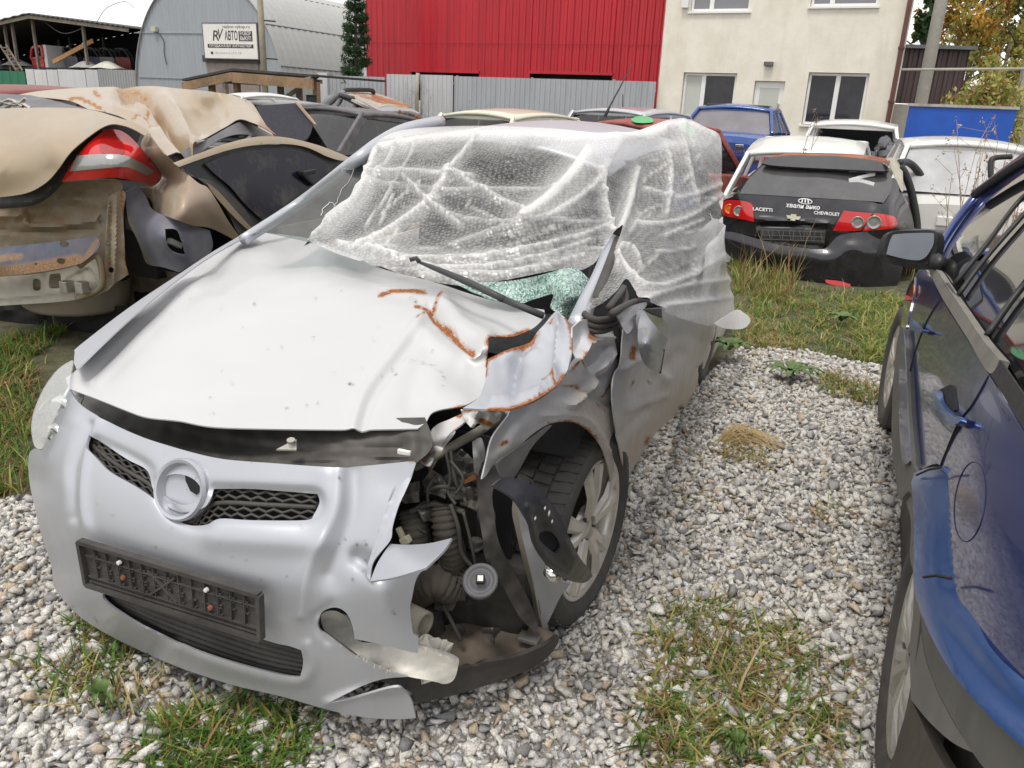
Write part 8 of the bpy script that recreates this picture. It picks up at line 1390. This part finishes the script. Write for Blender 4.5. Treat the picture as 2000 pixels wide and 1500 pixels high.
# red hatchback with green film
redp = pg('faded_red', (.30, .04, .035), rough=.5, coat=.1, dust=.4)
t_, w_, s_ = gcar('red_hatchback', 'faded red hatchback with torn green film on its windows', 1275, 236, 9.8, .9, redp, 'glass', dict(A=.22, R1=.08, R2=-.30, C=-.46), L=3.1, W=1.5, H=1.47)
gf = NT('green_film').p(col=(.06, .42, .16), rough=.35)
for i, (out, d) in enumerate((([(1232, 232, 1), (1250, 226), (1272, 230), (1275, 238), (1255, 240), (1238, 238)], 9.4), ([(1327, 240, 1), (1345, 236), (1358, 250), (1352, 266), (1335, 255)], 9.3))): panel('green_film', out, surf_tps([(out[0][0], out[0][1], d), (out[2][0], out[2][1], d + .1), (out[4][0], out[4][1], d - .2)]), gf, t_, step=4, noise=.03)
# blue sedan
bp_ = pg('royal_blue', (.015, .075, .30), metal=.2, dust=.12, rough=.25)
t_, w_, s_ = gcar('blue_sedan', 'bright blue saloon parked in front of the cream building', 1447, 206, 14.4, .42, bp_, plain('dusty_rear_glass', (.17, .16, .18), .2, sc=4, bump=0, coat=.5), SEDAN, L=4.25, W=1.74, H=1.55, z0=.2, zb=1.10)
yb = -s_['L'] / 2; zb = s_['zb']
def rq(name, x0, z0, x1, z1, mat, dy=.02, parent=None, tp_=None):
    m = MB(); q = [(x0, z0), (x1, z0), (tp_[1] if tp_ else x1, z1), (tp_[0] if tp_ else x0, z1)]; F_ = [w_((x, yb - dy, z))[0] for x, z in q]; B_ = [w_((x, yb + .08, z))[0] for x, z in q]
    m.add(F_ + B_, [(0, 1, 2, 3), (7, 6, 5, 4), (0, 4, 5, 1), (1, 5, 6, 2), (2, 6, 7, 3), (3, 7, 4, 0)]); return m.build(name, mat, parent or t_, bevel=.012)
for sgn in (-1, 1):
    l = rq('tail_lamp', sgn * .80, zb * .62, sgn * .55, zb * .96, M['red_lens'], .03, tp_=(sgn * .80, sgn * .70)); rq('indicator', sgn * .74, zb * .70, sgn * .64, zb * .80, M['orange_lens'], .04, l); rq('reversing_lamp', sgn * .74, zb * .63, sgn * .60, zb * .69, M['clear_lens'], .04, l)
rq('bumper', -.78, .22, .78, .48, bp_, .07); rq('boot_handle_strip', -.52, zb * .62, .52, zb * .70, plain('deep_blue', (.01, .03, .16), .4), .03); rq('badge', -.42, zb * .80, -.28, zb * .85, M['chrome'], .03)
m = MB(); c_ = w_((.12, yb - .03, zb * .84))[0]; P = [c_ + s_['f0'].L * a + np.array([0, 0, b]) for a, b in ((0, .09), (.045, 0), (0, -.09), (-.045, 0), (0, .09))]; m.tube(P, .012, 5); m.build('emblem', M['chrome'], t_)
m = MB(); m.lathe([(0, .09), (.02, .085), (.02, .0)], w_((.15, yb - .05, zb * .6))[0], -s_['f0'].F, 20); m.build('lock_disc', M['greyplastic'], t_, True)
text_mesh('LOGAN', .1, lambda x, y, h: w_((-.35 - x, yb - .035, zb * .76 + y))[0], M['chrome'], 'lettering', t_, width=.2, depth=0)
# rubble under it
def rocks(u, v, d, n, lb, spread=.5):
    c = at(u, v, d); c[2] = 0; t = thing('rubble_pile', c, lb, 'rubble'); Vs, Ts, Cs = [], [], []; off = 0
    for i in range(n):
        V, Tt = PROT[i % len(PROT)]; s = RNG.uniform(.07, .2); X = V * s + c + np.array([RNG.normal(0, spread), RNG.normal(0, spread * .4), RNG.uniform(.05, .45)]); Vs.append(X); Ts.append(Tt + off); off += len(V); Cs.append(np.repeat([np.array((.5, .42, .33)) * RNG.uniform(.5, 1.3)], len(V), 0))
    mk('stones', np.concatenate(Vs), np.concatenate(Ts), gravel_mat(), t, attrs={'tone': np.concatenate(Cs)})
rocks(1418, 330, 11.4, 60, 'pile of pale broken stones below the blue saloon', .35)
# white wrecks
wp_ = pg('wreck_white', (.74, .74, .72), metal=0, dust=.12, rustall=.03)
gcar('white_shell', 'stripped white saloon shell right behind the black hatchback', 1585, 268, 9.8, .42, wp_, 'glass', dict(A=.20, R1=.06, R2=-.26, C=-.36), L=4.4, W=1.72, H=1.42, pitch=.10, nog=('rear', 'side', 'front'), seat=False)
gcar('white_wreck', 'gutted white car with an open tailgate hole beside the downpipe', 1672, 237, 12.6, .40, wp_, 'glass', HATCH, L=3.9, W=1.62, H=1.5, nog=('rear', 'side'), seat=False)
sp = thing('scrap_pile', at(1735, 300, 11.5) * (1, 1, 0), 'dark jumble of engine scrap between the white wrecks', 'scrap heap'); m = MB()
for i in range(70): c = at(RNG.uniform(1705, 1768), RNG.uniform(278, 340), 11.6) + RNG.normal(0, .04, 3); m.bar(c, c + RNG.normal(0, .09, 3), RNG.uniform(.02, .06), RNG.uniform(.02, .06))
for i in range(8): c = at(RNG.uniform(1705, 1765), RNG.uniform(275, 330), 11.5); m.lathe([(0, .09), (.08, .08), (.1, 0)], c, RNG.normal(0, 1, 3), 10)
m.build('parts', plain('mixed_scrap', (.14, .14, .15), .6, .3, var=.9, sc=3), sp)
t_, w_, s_ = gcar('white_hatchback', 'white hatchback with a big dusty rear window by the blue trailer', 1872, 272, 9.2, .36, wp_, plain('dusty_hatch_glass', (.42, .42, .43), .25, sc=3, var=.35, bump=0, coat=.4), dict(A=.24, R1=.08, R2=-.33, C=-.475), L=3.9, W=1.62, H=1.36)
yb = -s_['L'] / 2; zb = s_['zb']
rq('bumper', -.8, .3, .8, .48, M['greyplastic'], .08); rq('number_plate', -.22, .52, .22, .62, M['white'], .03); rq('tail_lamp', -.76, .55, -.52, .72, M['red_lens'], .03); rq('tail_lamp', .52, .55, .76, .72, M['red_lens'], .03)
# dark rubbish heap below the white hatchback, straw clump on the gravel
c = onz(1450, 850); parts = []; m = MB()
for i in range(80):
    a = RNG.normal(-.1, .28); L = RNG.uniform(.14, .30); b = onz(1405, 868) + RNG.normal(0, .018, 3) * (1, 1, .2); e1 = b + np.array([L * .5 * math.cos(a), L * .5 * math.sin(a) + .03, RNG.uniform(.04, .10)]); e2 = b + np.array([L * math.cos(a), L * math.sin(a), RNG.uniform(.0, .07)]); m.tube(cr([b, e1, e2], 4), .0016, 3, False)
o = m.build('straw_clump', plain('straw', (.42, .31, .14), .8), loc=c); tag(o, 'bent over clump of dry straw lying on the gravel', 'straw')
# ---- man in a dark cap behind the cars
pb = at(611, 196, 16.); hd_z = pb[2]; pr = thing('person', (pb[0], pb[1], 0), 'person in a dark cap and jacket standing behind the burnt car', 'person')
def skin_body(name, J, E, R, mat, parent, sub=2):
    me = bpy.data.meshes.new(name); off = rootloc(parent); me.from_pydata([tuple(np.array(j) - off) for j in J], E, []); o = bpy.data.objects.new(name, me); COL.objects.link(o); o.parent = parent; me.materials.append(mat)
    s = o.modifiers.new('skin', 'SKIN'); 
    for i, r in enumerate(R): me.skin_vertices[0].data[i].radius = (r, r * .85)
    me.skin_vertices[0].data[0].use_root = True
    x = o.modifiers.new('sub', 'SUBSURF'); x.levels = x.render_levels = sub; return o
hz = hd_z; sc_ = hz / 1.66; c = np.array([pb[0], pb[1], 0]); J_ = lambda x, y, z: c + np.array([x, y, z]) * sc_
skin_body('body', [J_(0, 0, .95), J_(0, 0, 1.2), J_(0, .0, 1.42), J_(0, -.01, 1.52), J_(0, -.03, 1.63), J_(-.2, 0, 1.40), J_(-.25, .02, 1.12), J_(-.23, -.08, .86), J_(.2, 0, 1.40), J_(.25, .02, 1.12), J_(.23, -.08, .86), J_(-.1, 0, .9), J_(-.11, -.01, .5), J_(-.11, .03, .08), J_(-.12, -.12, .04), J_(.1, 0, .9), J_(.11, -.01, .5), J_(.11, .03, .08), J_(.12, -.12, .04)], [(0, 1), (1, 2), (2, 3), (3, 4), (2, 5), (5, 6), (6, 7), (2, 8), (8, 9), (9, 10), (0, 11), (11, 12), (12, 13), (13, 14), (0, 15), (15, 16), (16, 17), (17, 18)], [.15, .16, .15, .06, .095, .075, .055, .04, .075, .055, .04, .1, .07, .05, .045, .1, .07, .05, .045], plain('skin_and_clothes', (.30, .19, .14), .6), pr)
skin_body('jacket', [J_(0, 0, .88), J_(0, 0, 1.2), J_(0, 0, 1.42), J_(0, 0, 1.49), J_(-.2, 0, 1.40), J_(-.255, .02, 1.12), J_(-.235, -.07, .90), J_(.2, 0, 1.40), J_(.255, .02, 1.12), J_(.235, -.07, .90)], [(0, 1), (1, 2), (2, 3), (2, 4), (4, 5), (5, 6), (2, 7), (7, 8), (8, 9)], [.19, .19, .17, .085, .095, .07, .055, .095, .07, .055], plain('dark_jacket', (.03, .032, .045), .85), pr)
skin_body('cap', [J_(0, -.01, 1.68), J_(0, -.015, 1.73), J_(0, -.10, 1.675)], [(0, 1), (0, 2)], [.105, .085, .05], plain('dark_cap', (.02, .02, .025), .9), pr)
skin_body('trousers', [J_(0, 0, .96), J_(-.1, 0, .88), J_(-.11, -.01, .5), J_(-.11, .02, .12), J_(.1, 0, .88), J_(.11, -.01, .5), J_(.11, .02, .12)], [(0, 1), (1, 2), (2, 3), (0, 4), (4, 5), (5, 6)], [.15, .105, .08, .065, .105, .08, .065], plain('dark_trousers', (.03, .03, .035), .85), pr)
